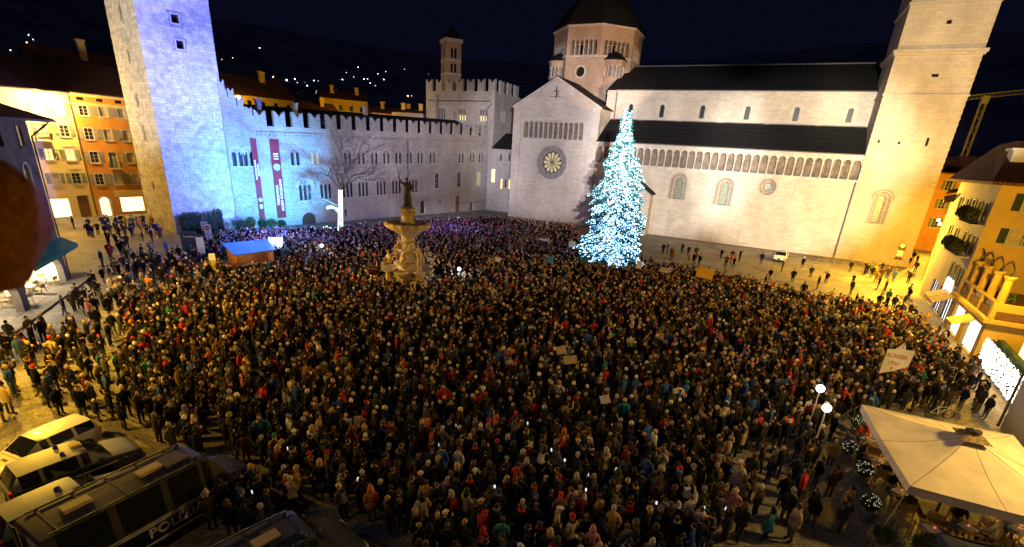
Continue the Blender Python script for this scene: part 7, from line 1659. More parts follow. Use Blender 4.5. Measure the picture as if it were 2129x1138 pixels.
def hatch(L, W, H, boxy=0.0):
    h = W / 2; f = L / 2
    return [(-f, h * 0.86, 0.35, h * 0.9, 0.55, h * 0.88, 0.85, h * 0.84, 0.87), (-f + 0.06, h * 0.95, 0.25, h * 0.98, 0.55, h * 0.94, 0.9, h * 0.84, 0.95), (-f + 0.35 - 0.15 * boxy, h * 0.96, 0.22, h, 0.58, h * 0.96, 0.93, h * 0.72, H - 0.04), (-f + 0.95, h * 0.96, 0.2, h, 0.58, h * 0.97, 0.93, h * 0.76, H), (-f + 1.02, h * 0.96, 0.2, h, 0.58, h * 0.97, 0.93, h * 0.76, H),
            (0.0, h * 0.96, 0.2, h, 0.58, h * 0.97, 0.92, h * 0.77, H), (0.08, h * 0.96, 0.2, h, 0.58, h * 0.97, 0.92, h * 0.77, H), (0.35, h * 0.96, 0.2, h, 0.58, h * 0.97, 0.91, h * 0.74, H - 0.03), (1.05 - 0.1 * boxy, h * 0.96, 0.2, h, 0.58, h * 0.96, 0.9, h * 0.84, 0.93), (f - 0.35, h * 0.94, 0.22, h * 0.97, 0.55, h * 0.9, 0.78, h * 0.78, 0.82), (f - 0.05, h * 0.85, 0.25, h * 0.9, 0.5, h * 0.82, 0.66, h * 0.7, 0.68), (f, h * 0.7, 0.32, h * 0.76, 0.48, h * 0.72, 0.6, h * 0.6, 0.62)]
def dress(t, L, W, mirror='bumper'):
    h = W / 2; f = L / 2
    for sx in (-1, 1):
        bx(t, 'headlight', 'headl', sx * h * 0.55 - 0.17, sx * h * 0.55 + 0.17, f - 0.14, f - 0.03, 0.52, 0.64); bx(t, 'wing_mirror', mirror, sx * (h + 0.06) - 0.09, sx * (h + 0.06) + 0.09, 0.62, 0.72, 0.9, 1.03)
        bx(t, 'door_handle', 'bumper', sx * h - 0.015, sx * h + 0.015, -0.15, 0.0, 0.76, 0.79)
    bx(t, 'front_bumper', 'bumper', -h * 0.85, h * 0.85, f - 0.1, f + 0.05, 0.26, 0.42); bx(t, 'rear_bumper', 'bumper', -h * 0.9, h * 0.9, -f - 0.06, -f + 0.08, 0.28, 0.48)
    bx(t, 'number_plate', 'plate', -0.25, 0.25, -f - 0.075, -f - 0.06, 0.5, 0.6)
    for sx in (-1, 1):
        for yy in (0.04, 1.0 if L < 4 else 0.98, -f + 0.98): bx(t, 'door_gap', 'iron', sx * h * 0.998 - 0.004, sx * h * 0.998 + 0.004, yy - 0.006, yy + 0.006, 0.3, 0.75)
    bx(t, 'bonnet_gap', 'iron', -h * 0.8, h * 0.8, 1.07, 1.085, 0.925, 0.94)
    b = MB(); b.tube([(-0.45, 0.98, 0.955), (0.1, 0.85, 1.06)], 0.012, 4); b.tube([(0.05, 0.98, 0.955), (0.55, 0.85, 1.05)], 0.012, 4); local('wiper', b.mesh('wiper', 'iron'), t)
wc = vehicle('parked_car', 'old white three door hatchback parked beside the police patrol car', 'car', -25.6, 6.75, math.pi + 0.14, hatch(3.75, 1.58, 1.36, 1.0), 'pwhite', 'pwhite', (-1.15, 1.15), 0.27, glass_sides=(2, 4, 6), windshield=(7,), rear=(1,))
dress(wc, 3.75, 1.58); bx(wc, 'bonnet_vent', 'bumper', -0.2, 0.12, 1.15, 1.35, 0.87, 0.89)
for sx in (-1, 1): bx(wc, 'tail_light', 'tailred', sx * 0.6 - 0.12, sx * 0.6 + 0.12, -1.9, -1.84, 0.62, 0.82)
pc = vehicle('police_car', 'police patrol hatchback, pale roof over dark blue sides, two blue roof beacons', 'car', -23.1, 6.85, -0.1, hatch(4.25, 1.78, 1.48), 'pblue', 'pgrey', (-1.3, 1.3), 0.31, glass_sides=(2, 4, 6), windshield=(7,), rear=(1,))
dress(pc, 4.25, 1.78)
for sx in (-1, 1):
    bx(pc, 'tail_light', 'tailred', sx * 0.78 - 0.1, sx * 0.78 + 0.1, -2.16, -2.02, 0.72, 1.0); beacon(pc, sx * 0.38, -0.35, 1.5, 0.08); bx(pc, 'side_stripe', 'stripe', sx * 0.895 - 0.006, sx * 0.895 + 0.006, -1.9, 1.5, 0.62, 0.68)
bx(pc, 'roof_box', 'awning_beige', -0.16, 0.16, 0.0, 0.35, 1.5, 1.62)
o = local('lettering', text_mesh('POLIZIA', 0.3, 'stripe', 0.002), pc, (0.9, -0.3, 0.44), (R(90), 0, R(90)))
c4 = vehicle('parked_car', 'pale grey car with one blue roof beacon squeezed between patrol car and police van', 'car', -20.55, 5.6, -0.04, hatch(4.1, 1.66, 1.5), 'pblue', 'pgrey', (-1.2, 1.2), 0.3, glass_sides=(2, 4, 6), windshield=(7,), rear=(1,))
dress(c4, 4.1, 1.66); beacon(c4, 0.1, -0.2, 1.52, 0.1)
for sx in (-1, 1): bx(c4, 'tail_light', 'tailred', sx * 0.72 - 0.1, sx * 0.72 + 0.1, -2.09, -1.98, 0.72, 0.95)
al = vehicle('police_car', 'white patrol car parked against the cathedral wall with its nose to the square', 'car', 4.0, 87.2, math.pi - 0.12, hatch(4.4, 1.82, 1.42), 'pwhite', 'pwhite', (-1.35, 1.35), 0.31, glass_sides=(2, 4, 6), windshield=(7,), rear=(1,))
dress(al, 4.4, 1.82); bx(al, 'light_bar', 'beacon', -0.5, 0.5, -0.35, -0.1, 1.44, 1.54)
b = MB(); b.prism([(-0.3, 2.2, 0.64), (0.3, 2.2, 0.64), (0, 2.21, 0.34)], (0, 0.03, 0)); local('grille', b.mesh('grille', 'iron'), al)
b = MB(); b.prism([(-0.75, 1.05, 0.95), (-0.6, 1.05, 0.95), (0.02, 2.15, 0.68), (-0.1, 2.15, 0.68)], (0, 0, 0.01)); b.prism([(0.75, 1.05, 0.95), (0.1, 2.15, 0.68), (-0.02, 2.15, 0.68), (0.6, 1.05, 0.95)], (0, 0, 0.012)); local('bonnet_stripe', b.mesh('bonnet_stripe', 'pblue'), al)
def van_st(L, W, H):
    h = W / 2; f = L / 2
    st = [(-f, h * 0.95, 0.35, h * 0.98, 0.9, h * 0.97, 1.3, h * 0.80, H - 0.12), (-f + 0.08, h, 0.3, h, 0.95, h, 1.32, h * 0.82, H - 0.02)]
    for y_ in (-f + 0.35, -f + 1.75, -f + 1.9, -f + 3.3, -f + 3.45, f - 2.15, f - 2.05): st.append((y_, h, 0.28, h, 0.95, h, 1.32, h * 0.84, H))
    st += [(f - 1.75, h, 0.28, h, 0.95, h, 1.32, h * 0.82, H - 0.06), (f - 0.95, h, 0.28, h, 0.95, h * 0.98, 1.3, h * 0.9, 1.42), (f - 0.35, h * 0.97, 0.28, h * 0.98, 0.9, h * 0.92, 1.12, h * 0.84, 1.18), (f - 0.05, h * 0.9, 0.3, h * 0.92, 0.7, h * 0.84, 0.95, h * 0.74, 0.98), (f, h * 0.8, 0.35, h * 0.84, 0.65, h * 0.76, 0.88, h * 0.64, 0.9)]
    return st
def police_van(label, x, y, rz, L):
    H = 2.55; W = 2.0; f = L / 2; h = 1.0
    v = vehicle('police_van', label, 'van', x, y, rz, van_st(L, W, H), 'pblue', 'pvan', (-f + 1.3, f - 1.05), 0.36, glass_sides=(2, 4, 6, 8), windshield=(9,), rear=(), roofm='pvan')
    for k in range(5):
        yy = -f + 0.5 + k * (L - 3.0) / 4; bx(v, 'roof_rib', 'pvan', -0.78, 0.78, yy, yy + 0.09, H + 0.0, H + 0.055)
    for k in range(8):
        for j in range(4):
            yy = -f + 0.65 + j * (L - 3.0) / 4
            if (k + j) % 3 == 0: bx(v, 'roof_groove', 'iron', -0.66 + 0.18 * k, -0.64 + 0.18 * k, yy, yy + (L - 3.0) / 4 - 0.2, H + 0.022, H + 0.036)
    for yy in (-f + 0.9, -f + 3.0):
        bx(v, 'roof_vent', mat('yellow_beige_plastic', (0.42, 0.34, 0.16), rough=0.5), -0.2, 0.2, yy, yy + 0.75, H + 0.03, H + 0.17)
    bx(v, 'roof_hatch', 'pvan', -0.42, 0.42, f - 2.95, f - 2.15, H + 0.03, H + 0.12)
    for sx in (-1, 1):
        b = MB(); b.tube([(sx * 0.8, -f + 0.3, H + 0.06), (sx * 0.82, 0, H + 0.08), (sx * 0.8, f - 1.9, H + 0.05)], 0.03, 5); local('roof_rail', b.mesh('roof_rail', 'iron'), v)
        beacon(v, sx * 0.62, f - 2.05, H + 0.02, 0.1)
        bx(v, 'side_stripe', 'stripe', sx * 1.002 - 0.006, sx * 1.002 + 0.006, -f + 0.1, f - 1.0, 1.13, 1.2); bx(v, 'side_stripe', 'stripe', sx * 1.002 - 0.006, sx * 1.002 + 0.006, -f + 0.1, f - 1.0, 1.24, 1.28); bx(v, 'sill_stripe', 'stripe', sx * 1.002 - 0.006, sx * 1.002 + 0.006, -f + 1.9, f - 1.7, 0.42, 0.5)
        
        if sx > 0: local('lettering', text_mesh('POLIZIA', 0.52, 'stripe', 0.003, 0.012), v, (sx * 1.012, 0.15, 0.86), (R(90), 0, R(90) * sx))
        bx(v, 'wing_mirror', 'bumper', sx * 1.16 - 0.1, sx * 1.16 + 0.1, f - 1.35, f - 1.2, 1.35, 1.75); bx(v, 'headlight', 'headl', sx * 0.7 - 0.17, sx * 0.7 + 0.17, f - 0.2, f - 0.03, 0.8, 1.0); bx(v, 'tail_light', 'tailred', sx * 0.88 - 0.07, sx * 0.88 + 0.07, -f - 0.02, -f + 0.1, 0.8, 1.4)
    for sx in (-1, 1):
        for yy in (-f + 1.82, -f + 3.37, f - 2.1, f - 1.02):
            bx(v, 'door_gap', 'iron', sx * 1.0 - 0.005, sx * 1.0 + 0.005, yy - 0.008, yy + 0.008, 0.42, 1.31)
        bx(v, 'door_rail', 'iron', sx * 1.0 - 0.012, sx * 1.0 + 0.012, -f + 0.3, -f + 1.8, 1.06, 1.09); bx(v, 'door_handle', 'bumper', sx * 1.01 - 0.02, sx * 1.01 + 0.02, f - 2.0, f - 1.8, 1.0, 1.04)
    bx(v, 'front_bumper', 'bumper', -0.9, 0.9, f - 0.1, f + 0.08, 0.3, 0.55); bx(v, 'rear_step', 'bumper', -0.9, 0.9, -f - 0.15, -f + 0.05, 0.4, 0.5); bx(v, 'rear_window', 'carglass', -0.75, 0.75, -f - 0.01, -f + 0.05, 1.5, 2.1); bx(v, 'roof_ladder', 'iron', -0.8, -0.45, -f - 0.1, -f - 0.05, 0.6, H)
    b = MB(); b.tube([(-0.7, f - 0.98, 1.46), (0.1, f - 1.25, 1.85)], 0.015, 4); b.tube([(0.1, f - 0.98, 1.46), (0.75, f - 1.22, 1.8)], 0.015, 4); local('wiper', b.mesh('wiper', 'iron'), v)
    return v
police_van('large grey and blue police van with white side lettering and ribbed roof', -17.35, 6.95, -0.02, 6.7)
police_van('second dark blue police van standing deep among the people', -11.2, 6.7, -0.24, 6.3)

# ================================================================ bicycles
def bicycle(x, y, rz, label, paint, lean=0.06):
    t = thing('bicycle', label, 'bicycle', (x, y, 0), rz); t.rotation_euler = (lean, 0, rz)
    wm = MB(); T = Matrix.Rotation(R(90), 4, 'X'); wm.lathe([(0.31, -0.015), (0.34, -0.018), (0.345, 0), (0.34, 0.018), (0.31, 0.015), (0.31, -0.015)], 20, T=T, cap=False)
    for k in range(8): a = k * math.pi / 8; wm.tube([(0.31 * math.cos(a), 0, 0.31 * math.sin(a)), (-0.31 * math.cos(a), 0, -0.31 * math.sin(a))], 0.004, 3)
    me = wm.mesh('wheel', 'tyre')
    for sx in (-0.52, 0.52): local('wheel', me, t, (sx, 0, 0.345))
    b = MB()
    for p, q in (((-0.52, 0, 0.345), (-0.1, 0, 0.3)), ((-0.1, 0, 0.3), (-0.22, 0, 0.85)), ((-0.52, 0, 0.345), (-0.2, 0, 0.78)), ((-0.1, 0, 0.3), (0.36, 0, 0.72)), ((-0.2, 0, 0.78), (0.34, 0, 0.82)), ((0.33, 0, 0.95), (0.52, 0, 0.345))): b.tube([p, q], 0.02, 5)
    local('frame', b.mesh('frame', paint), t)
    b = MB(); b.tube([(0.22, -0.27, 1.0), (0.33, -0.1, 1.0), (0.33, 0.1, 1.0), (0.22, 0.27, 1.0)], 0.014, 5); local('handlebar', b.mesh('handlebar', 'iron'), t); b = MB(); b.sphere((-0.24, 0, 0.92), 0.13, 0.07, 0.035, 8, 5); local('saddle', b.mesh('saddle', 'tyre'), t)
for x, y, rz, lab, p in ((8.4, 91.6, 0.05, 'dark bicycle leaning near the cathedral wall beside the patrol car', 'iron'), (9.5, 91.8, 0.0, 'dark bicycle standing between the other two by the cathedral wall', 'iron'), (11.9, 91.2, 0.06, 'grey bicycle leaning near the corner of the campanile', 'rim'), (15.8, 92.2, 0.1, 'yellowish bicycle at the foot of the campanile', 'awning_beige'), (17.6, 92.5, 0.0, 'bicycle at the foot of the campanile beside the round sign', 'awning_beige'), (12.3, 35.6, 0.35, 'pale framed bicycle parked behind the big parasol', 'pwhite')): bicycle(x, y, rz, lab, p)

# ================================================================ cafe under the parasol
M['canvas'] = mat('beige_parasol_canvas', (0.60, 0.54, 0.44), rough=0.9, noise=0.16, nscale=1.1, bump=0.6, bscale=1.3)
M['navycanvas'] = mat('navy_parasol_canvas', (0.03, 0.035, 0.06), rough=0.9)
def parasol(label, corners, apex, canvas, val=0.36, vent=True):
    c = Vector(apex); t = thing('parasol', label, 'parasol', (c.x, c.y, 0))
    P = [Vector(p) for p in corners]; mids = [(P[i] + P[(i + 1) % 4]) / 2 - Vector((0, 0, 0.06)) for i in range(4)]
    b = MB(); rim = []
    for i in range(4): rim += [P[i], mids[i]]
    ns_ = 8
    for i in range(8):
        a, d = rim[i], rim[(i + 1) % 8]
        for j in range(ns_):
            t0, t1 = j / ns_, (j + 1) / ns_
            def pt(e, tt, m_): q = e.lerp(c, tt); q.z -= 0.16 * math.sin(tt * math.pi) ; return q
            for k in range(4):
                s0, s1 = k / 4, (k + 1) / 4
                def pp(s_, tt): q = a.lerp(d, s_).lerp(c, tt); q.z -= 0.15 * math.sin(math.pi * tt) + 0.09 * math.sin(math.pi * s_) * (1 - tt); return tuple(q)
                b.face([pp(s0, t0), pp(s1, t0), pp(s1, t1), pp(s0, t1)])
    me = b.mesh('canopy', canvas); bm_ = bmesh.new(); bm_.from_mesh(me); bmesh.ops.remove_doubles(bm_, verts=bm_.verts, dist=0.003); bm_.to_mesh(me); bm_.free(); me.polygons.foreach_set('use_smooth', np.ones(len(me.polygons), dtype=bool)); link('canopy', me, t)
    for i in range(4):
        b = MB(); a, d = P[i], P[(i + 1) % 4]; nseg = 10
        for k in range(nseg):
            q0, q1 = a.lerp(d, k / nseg), a.lerp(d, (k + 1) / nseg); m0 = -0.06 * (1 - abs(2 * k / nseg - 1)) - 0.05 * math.sin(math.pi * k / nseg) * 0; m1 = -0.06 * (1 - abs(2 * (k + 1) / nseg - 1))
            b.face([(q0.x, q0.y, q0.z + m0 - val), (q1.x, q1.y, q1.z + m1 - val), (q1.x, q1.y, q1.z + m1), (q0.x, q0.y, q0.z + m0)])
        part('valance', b, canvas, t)
    for e in rim:
        b = MB(); b.tube([c + Vector((0, 0, -0.10)), e.lerp(c, 0.5) + Vector((0, 0, -0.24)), e + Vector((0, 0, -0.07))], 0.025, 5); part('rib', b, 'wood', t)
        b = MB(); b.tube([e.lerp(c, q_ / 16) - Vector((0, 0, 0.15 * math.sin(math.pi * q_ / 16) - 0.012 * math.sin(7 * q_ / 16) * 0.0 + 0.001)) for q_ in range(17)], 0.011, 4); part('seam', b, 'bumper', t)
    b = MB(); b.tube([(c.x, c.y, 0), (c.x, c.y, c.z + 0.1)], 0.06, 8); part('pole', b, 'wood', t); b = MB(); b.box(c.x - 0.6, c.x + 0.6, c.y - 0.6, c.y + 0.6, 0, 0.14); part('base', b, 'kerb', t)
    if vent:
        b = MB(); q = [c + (p - c) * 0.17 + Vector((0, 0, 0.16)) for p in P]
        for i in range(4): b.face([tuple(q[i]), tuple(q[(i + 1) % 4]), (c.x, c.y, c.z + 0.28)])
        part('vent_cap', b, mat('patterned_vent_cloth', (0.20, 0.15, 0.09), noise=0.8, nscale=9), t)
        b = MB(); b.lathe([(0.28, 0), (0.26, 0.08), (0.1, 0.14)], 12, (c.x, c.y, c.z + 0.24)); part('finial', b, 'iron', t)
    return t
PC_ = [(6.5, 27.5, 3.0), (7.15, 20.5, 3.0), (12.9, 20.9, 3.0), (12.5, 28.0, 3.0)]
pa = parasol('huge beige square parasol over the cafe tables', PC_, (9.65, 24.25, 4.0), 'canvas')
b = MB(); b.tube([(7.15, 20.5, 2.95), (6.55, 20.05, 0.05)], 0.025, 5); part('tie_pole', b, 'rim', pa); b = MB(); b.tube([(6.5, 27.5, 2.95), (5.9, 27.6, 2.1)], 0.012, 4); part('guy_rope', b, 'rim', pa)
parasol('navy blue parasol beside the cafe tables', [(7.75, 18.75, 2.5), (8.5, 15.2, 2.5), (12.0, 15.8, 2.5), (11.4, 19.3, 2.5)], (9.9, 17.2, 3.2), 'navycanvas')
M['cafewood'] = mat('pale_cafe_wood', (0.42, 0.25, 0.10), rough=0.6, noise=0.25, nscale=6); M['clothw'] = mat('white_tablecloth', (0.68, 0.68, 0.68)); M['clothb'] = mat('blue_tablecloth', (0.07, 0.12, 0.26)); M['seatcloth'] = mat('beige_chair_cloth', (0.45, 0.34, 0.18)); M['redglass'] = mat('red_candle_glass', (0.5, 0.06, 0.03), rough=0.2, emit=(1.0, 0.25, 0.08), estr=0.6)
def cafe_table(x, y, rz, label):
    t = thing('cafe_table', label, 'table', (x, y, 0), rz)
    b = MB(); b.box(-0.42, 0.42, -0.42, 0.42, 0.71, 0.75); local('tabletop', b.mesh('tabletop', 'cafewood'), t)
    for sx in (-1, 1):
        for sy in (-1, 1): b = MB(); b.box(sx * 0.36 - 0.025, sx * 0.36 + 0.025, sy * 0.36 - 0.025, sy * 0.36 + 0.025, 0, 0.71); local('leg', b.mesh('leg', 'cafewood'), t)
    b = MB(); b.box(-0.43, 0.43, -0.3, 0.3, 0.752, 0.757); b.hexa([(-0.43, -0.3, 0.55), (-0.425, -0.3, 0.55), (-0.425, 0.3, 0.55), (-0.43, 0.3, 0.55), (-0.43, -0.3, 0.757), (-0.425, -0.3, 0.757), (-0.425, 0.3, 0.757), (-0.43, 0.3, 0.757)]); local('runner', b.mesh('runner', 'clothb'), t)
    b = MB(); T = Matrix.Rotation(R(45), 4, 'Z'); b.box(-0.27, 0.27, -0.27, 0.27, 0.759, 0.763, 0, T); local('cloth', b.mesh('cloth', 'clothw'), t)
    b = MB(); b.lathe([(0.04, 0.764), (0.045, 0.84), (0.04, 0.85)], 8, (0.05, 0.08, 0)); local('candle_glass', b.mesh('candle_glass', 'redglass'), t)
    b = MB(); b.lathe([(0.03, 0.764), (0.04, 0.88)], 8, (-0.16, -0.1, 0)); local('cup', b.mesh('cup', 'clothw'), t); b = MB(); b.lathe([(0.1, 0.764), (0.11, 0.775)], 12, (0.2, -0.12, 0)); local('plate', b.mesh('plate', 'clothw'), t)
def chair_parts():
    seat = MB(); seat.box(-0.24, 0.24, -0.24, 0.24, 0.42, 0.46); back = MB(); back.hexa([(-0.24, 0.22, 0.55), (0.24, 0.22, 0.55), (0.24, 0.25, 0.55), (-0.24, 0.25, 0.55), (-0.24, 0.3, 0.92), (0.24, 0.3, 0.92), (0.24, 0.33, 0.92), (-0.24, 0.33, 0.92)])
    fl_ = MB(); fl_.hexa([(-0.02, -0.02, 0), (0.02, -0.02, 0), (0.02, 0.02, 0), (-0.02, 0.02, 0), (-0.02, -0.02, 0.64), (0.02, -0.02, 0.64), (0.02, 0.02, 0.64), (-0.02, 0.02, 0.64)]); bl2 = MB(); bl2.hexa([(-0.02, 0.06, 0), (0.02, 0.06, 0), (0.02, 0.1, 0), (-0.02, 0.1, 0), (-0.02, 0.07, 0.95), (0.02, 0.07, 0.95), (0.02, 0.11, 0.95), (-0.02, 0.11, 0.95)]); arm = MB(); arm.box(-0.03, 0.03, -0.26, 0.24, 0.64, 0.67)
    return [m_.mesh(n_, c_) for m_, n_, c_ in ((seat, 'seat', 'seatcloth'), (back, 'backrest', 'seatcloth'), (fl_, 'leg', 'cafewood'), (bl2, 'leg', 'cafewood'), (arm, 'armrest', 'cafewood'))]
CHP = chair_parts()
def cafe_chair(x, y, rz, label):
    t = thing('cafe_chair', label, 'chair', (x, y, 0), rz, 'wooden chairs of the cafe terrace'); local('seat', CHP[0], t); local('backrest', CHP[1], t)
    for sx in (-1, 1): local('leg', CHP[2], t, (sx * 0.25, -0.22, 0)); local('leg', CHP[3], t, (sx * 0.25, 0.17, 0)); local('armrest', CHP[4], t, (sx * 0.25, 0, 0))
TABS = [(7.5, 28.4, 0.1), (7.7, 26.3, 0.1), (8.1, 23.9, 0.1), (8.75, 21.7, -0.35), (10.1, 22.6, 0.05), (12.0, 23.6, 0.05)]
TD = ['near the globe lamps', 'second from the globe lamps', 'under the parasol edge', 'by the leafy planter', 'before the parasol valance', 'by the white house']
for (x, y, rz), d in zip(TABS, TD): cafe_table(x, y, rz, 'cafe table with blue runner and white cloth ' + d)
k = 0
for i, (x, y, rz) in enumerate(TABS):
    for j, (dx, dy, a) in enumerate(((0, -0.78, 0), (0, 0.78, math.pi), (0.8, 0, R(90)), (-0.8, 0, R(-90)))):
        if (i, j) in ((0, 2), (0, 3), (1, 2), (2, 2), (4, 3)): continue
        ca, sa = math.cos(rz), math.sin(rz); px, py = x + dx * ca - dy * sa, y + dx * sa + dy * ca
        ang = rz + (math.pi if j == 0 else 0 if j == 1 else -R(90) if j == 2 else R(90)) + random.uniform(-0.25, 0.25)
        cafe_chair(px, py, ang, 'wooden armchair on the %s side of the table %s' % (('van', 'cathedral', 'shop', 'crowd')[j], TD[i]))
        if (i, j) in ((0, 1), (1, 0), (1, 3), (2, 0), (2, 1), (4, 1), (4, 2), (5, 1)):
            person(px, py, ang, 'at the cafe table ' + TD[i], 0.0, 'seated', group='people seated at the cafe')
M['ledsmall'] = mat('small_warm_led', (1, 1, 1), emit=(1.0, 0.9, 0.6), estr=2.5)
# light-studded bushes and planters round the terrace
rng = np.random.default_rng(17)
for k, (x, y, r, lit, lab) in enumerate(((6.45, 26.8, 0.42, 1, 'round bush studded with fairy lights next to the far cafe tables'), (6.9, 25.0, 0.45, 1, 'round bush studded with fairy lights at the middle of the cafe edge'), (6.75, 22.2, 0.42, 1, 'round bush studded with fairy lights beside the tie pole'), (7.3, 30.2, 0.4, 1, 'round bush studded with fairy lights behind the parasol corner'), (6.9, 20.2, 0.42, 0, 'unlit round bush in a pot near the tie pole'), (8.35, 20.4, 0.6, 0, 'leafy planter bush between the tables and the navy parasol'), (10.6, 21.0, 0.5, 0, 'low leafy plants beside the navy parasol'))):
    t = thing('planter_bush', lab, 'plant', (x, y, 0)); b = MB(); b.lathe([(0.22, 0), (0.3, 0.42), (0.33, 0.45)], 10); local('pot', b.mesh('pot', 'kerb'), t); b = MB(); b.tube([(0, 0, 0.4), (0, 0, 0.75)], 0.03, 5); local('stem', b.mesh('stem', 'bark'), t)
    local('foliage', quads_mesh('foliage', leaf_cloud(900, (0, 0, 0.8), (r * 0.85, r * 0.85, r * 0.8), 0.07, rng, shell=0.5), 'leaf2'), t)
    if lit:
        d = rng.normal(size=(60, 3)); d[:, 2] = np.abs(d[:, 2]) * 0.9 - 0.1; d /= np.linalg.norm(d, axis=1)[:, None]; o = local('fairy_lights', led_mesh('fairy_lights', d * (r * 0.86) * (0.8 + 0.25 * rng.random((60, 1))) + np.array((0, 0, 0.8)), 0.011, 'ledsmall'), t); o['kind'] = 'stuff'
# tables of the shop under the arch
for k in range(5):
    q = FH.p(HL - 1.8 - 1.35 * k, -1.2 - 0.9 * (k % 2), 0.14); t = thing('cafe_table', 'small round white table inside the lit arched shop front', 'table', q, 0, 'tables inside the lit arch')
    b = MB(); b.lathe([(0.2, 0), (0.03, 0.04), (0.03, 0.7), (0.36, 0.71), (0.36, 0.74)], 12); local('table', b.mesh('table', 'clothw'), t)
    for a in (0.6, 2.9, 4.6):
        c = thing('cafe_chair', 'thin cafe chair inside the lit arched shop front', 'chair', (q[0] + 0.7 * math.cos(a), q[1] + 0.7 * math.sin(a), 0.14), a - R(90), 'chairs inside the lit arch'); local('seat', CHP[0], c); local('backrest', CHP[1], c)
        for sx in (-1, 1): local('leg', CHP[2], c, (sx * 0.25, -0.22, 0)); local('leg', CHP[3], c, (sx * 0.25, 0.17, 0))

# ================================================================ blurred hand and sleeve close to the lens, shaped as plain lumps
br = thing('rounded_hand', 'dark brown rounded blurred hand jutting out close before the frescoed house', 'bracket', (-0.97, 0.29, 13.89))
b = MB(); K = [(-1.14, 0.150, 13.83), (-1.04, 0.206, 13.855), (-0.965, 0.243, 13.876), (-0.94, 0.256, 13.886), (-0.908, 0.272, 13.90), (-0.879, 0.287, 13.915), (-0.862, 0.296, 13.923)]; b.tube(K, [0.118, 0.118, 0.113, 0.098, 0.066, 0.03, 0.005], 28)
b.v = [tuple(Vector(p) + Vector((math.sin(p[2] * 90 + p[0] * 40), math.cos(p[1] * 110), math.sin(p[0] * 70 + p[1] * 95))) * 0.0045) for p in b.v]
o = part('hand_lump', b, mat('hand_brown', (0.16, 0.055, 0.02), rough=0.7, noise=0.35, nscale=25, bump=0.4, bscale=60), br, smooth=True)
b = MB(); b.tube([(-1.02, 0.185, 13.80), (-0.94, 0.20, 13.802), (-0.885, 0.21, 13.805), (-0.865, 0.216, 13.806)], [0.04, 0.04, 0.026, 0.006], 18); part('sleeve_lump', b, mat('sleeve_blue_black', (0.02, 0.02, 0.035), rough=0.7), br, smooth=True)
b = MB(); b.box(-1.3, -1.015, 0.12, 0.26, 13.78, 13.96); part('unseen_end_block', b, 'iron', br)
# ================================================================ the crowd
def inside(P, x, y):
    c = False; n = len(P); j = n - 1
    for i in range(n):
        if (P[i][1] > y) != (P[j][1] > y) and x < (P[j][0] - P[i][0]) * (y - P[i][1]) / (P[j][1] - P[i][1]) + P[i][0]: c = not c
        j = i
    return c
DENSE = [(-64.1, 41.5), (-56.8, 53.5), (-53.2, 73.0), (-48.1, 83.5), (-31.9, 89.0), (-21.6, 67.5), (-12.5, 66.0), (-2.7, 63.6), (7.4, 59.4), (12.0, 60.9), (15.2, 56.2), (16.3, 47.8), (12.5, 36.4), (7.6, 31.8), (2.1, 24.9), (1.0, 21.5), (1.0, 11.0), (-4.0, 8.0), (-9.0, 9.0), (-13.4, 8.0), (-14.0, 5.0), (-15.9, 5.0), (-16.0, 10.8), (-18.8, 10.9), (-20.5, 9.6), (-24.0, 10.0), (-29.7, 11.6), (-39.6, 17.0), (-47.6, 21.0), (-52.6, 24.0), (-60.2, 33.3)]
SPARSE = [([(-47.7, 16.8), (-52.1, 20.4), (-64.2, 32.3), (-29.7, 12.7), (-23.1, 12.0), (-25.4, 9.8), (-30.9, 7.0), (-42.4, 11.0), (-43.1, 13.5)], 1.05), ([(-33, 8.0), (-26, 9.6), (-20, 10), (-24.0, 10.2), (-30, 12), (-38, 13), (-36, 10.5)], 1.3), ([(-87.3, 33.3), (-80.6, 41.2), (-59.4, 31.7), (-52.6, 22.0)], 0.26), ([(-15.1, 79.9), (9.0, 83.8), (19.2, 78.8), (15.2, 56.2), (7.4, 59.4), (-2.7, 63.6)], 0.085), ([(1.0, 16.9), (1.0, 21.5), (2.1, 24.9), (7.0, 31.8), (6.0, 26.0), (6.0, 20.1)], 1.25), ([(12.5, 36.4), (15.8, 47.8), (16.8, 45.4), (15.0, 37.1)], 2.2), ([(18.6, 78.3), (19.6, 78.3), (26.0, 106), (24.0, 106)], 0.12), ([(-42, 92), (-30, 94), (-22, 84), (-22, 70), (-32, 89)], 0.03), ([(15.0, 78), (19, 82), (18, 89), (12, 86)], 0.5), ([(14.2, 66), (16.6, 62), (16.6, 50.5), (15.6, 50), (14, 58)], 0.9)]
KEEP_OUT = [(-31, 38.4, 3.75), (TX, TY, 4.75), (-57, 54.4, 0.6), (4.75, 28.4, 0.35), (4.85, 26.0, 0.35)]
BOXES = [(-27.0, -24.2, 4.2, 9.4), (-24.3, -21.9, 4.2, 9.6), (-21.7, -19.3, 3.0, 8.2), (-18.7, -16.0, 3.0, 10.9), (-13.4, -8.4, 2.4, 10.6), (-51.2, -45.6, 29.9, 36.8), (6.1, 14, 14, 30.8), (2.5, 5.5, 84.5, 90)]
def blocked(x, y):
    return any((x - a) ** 2 + (y - b) ** 2 < r * r for a, b, r in KEEP_OUT) or any(a < x < b and c < y < d for a, b, c, d in BOXES)
prng = random.Random(5)
PEOPLE = []
s = 0.72; row = 0; yy = 8.0
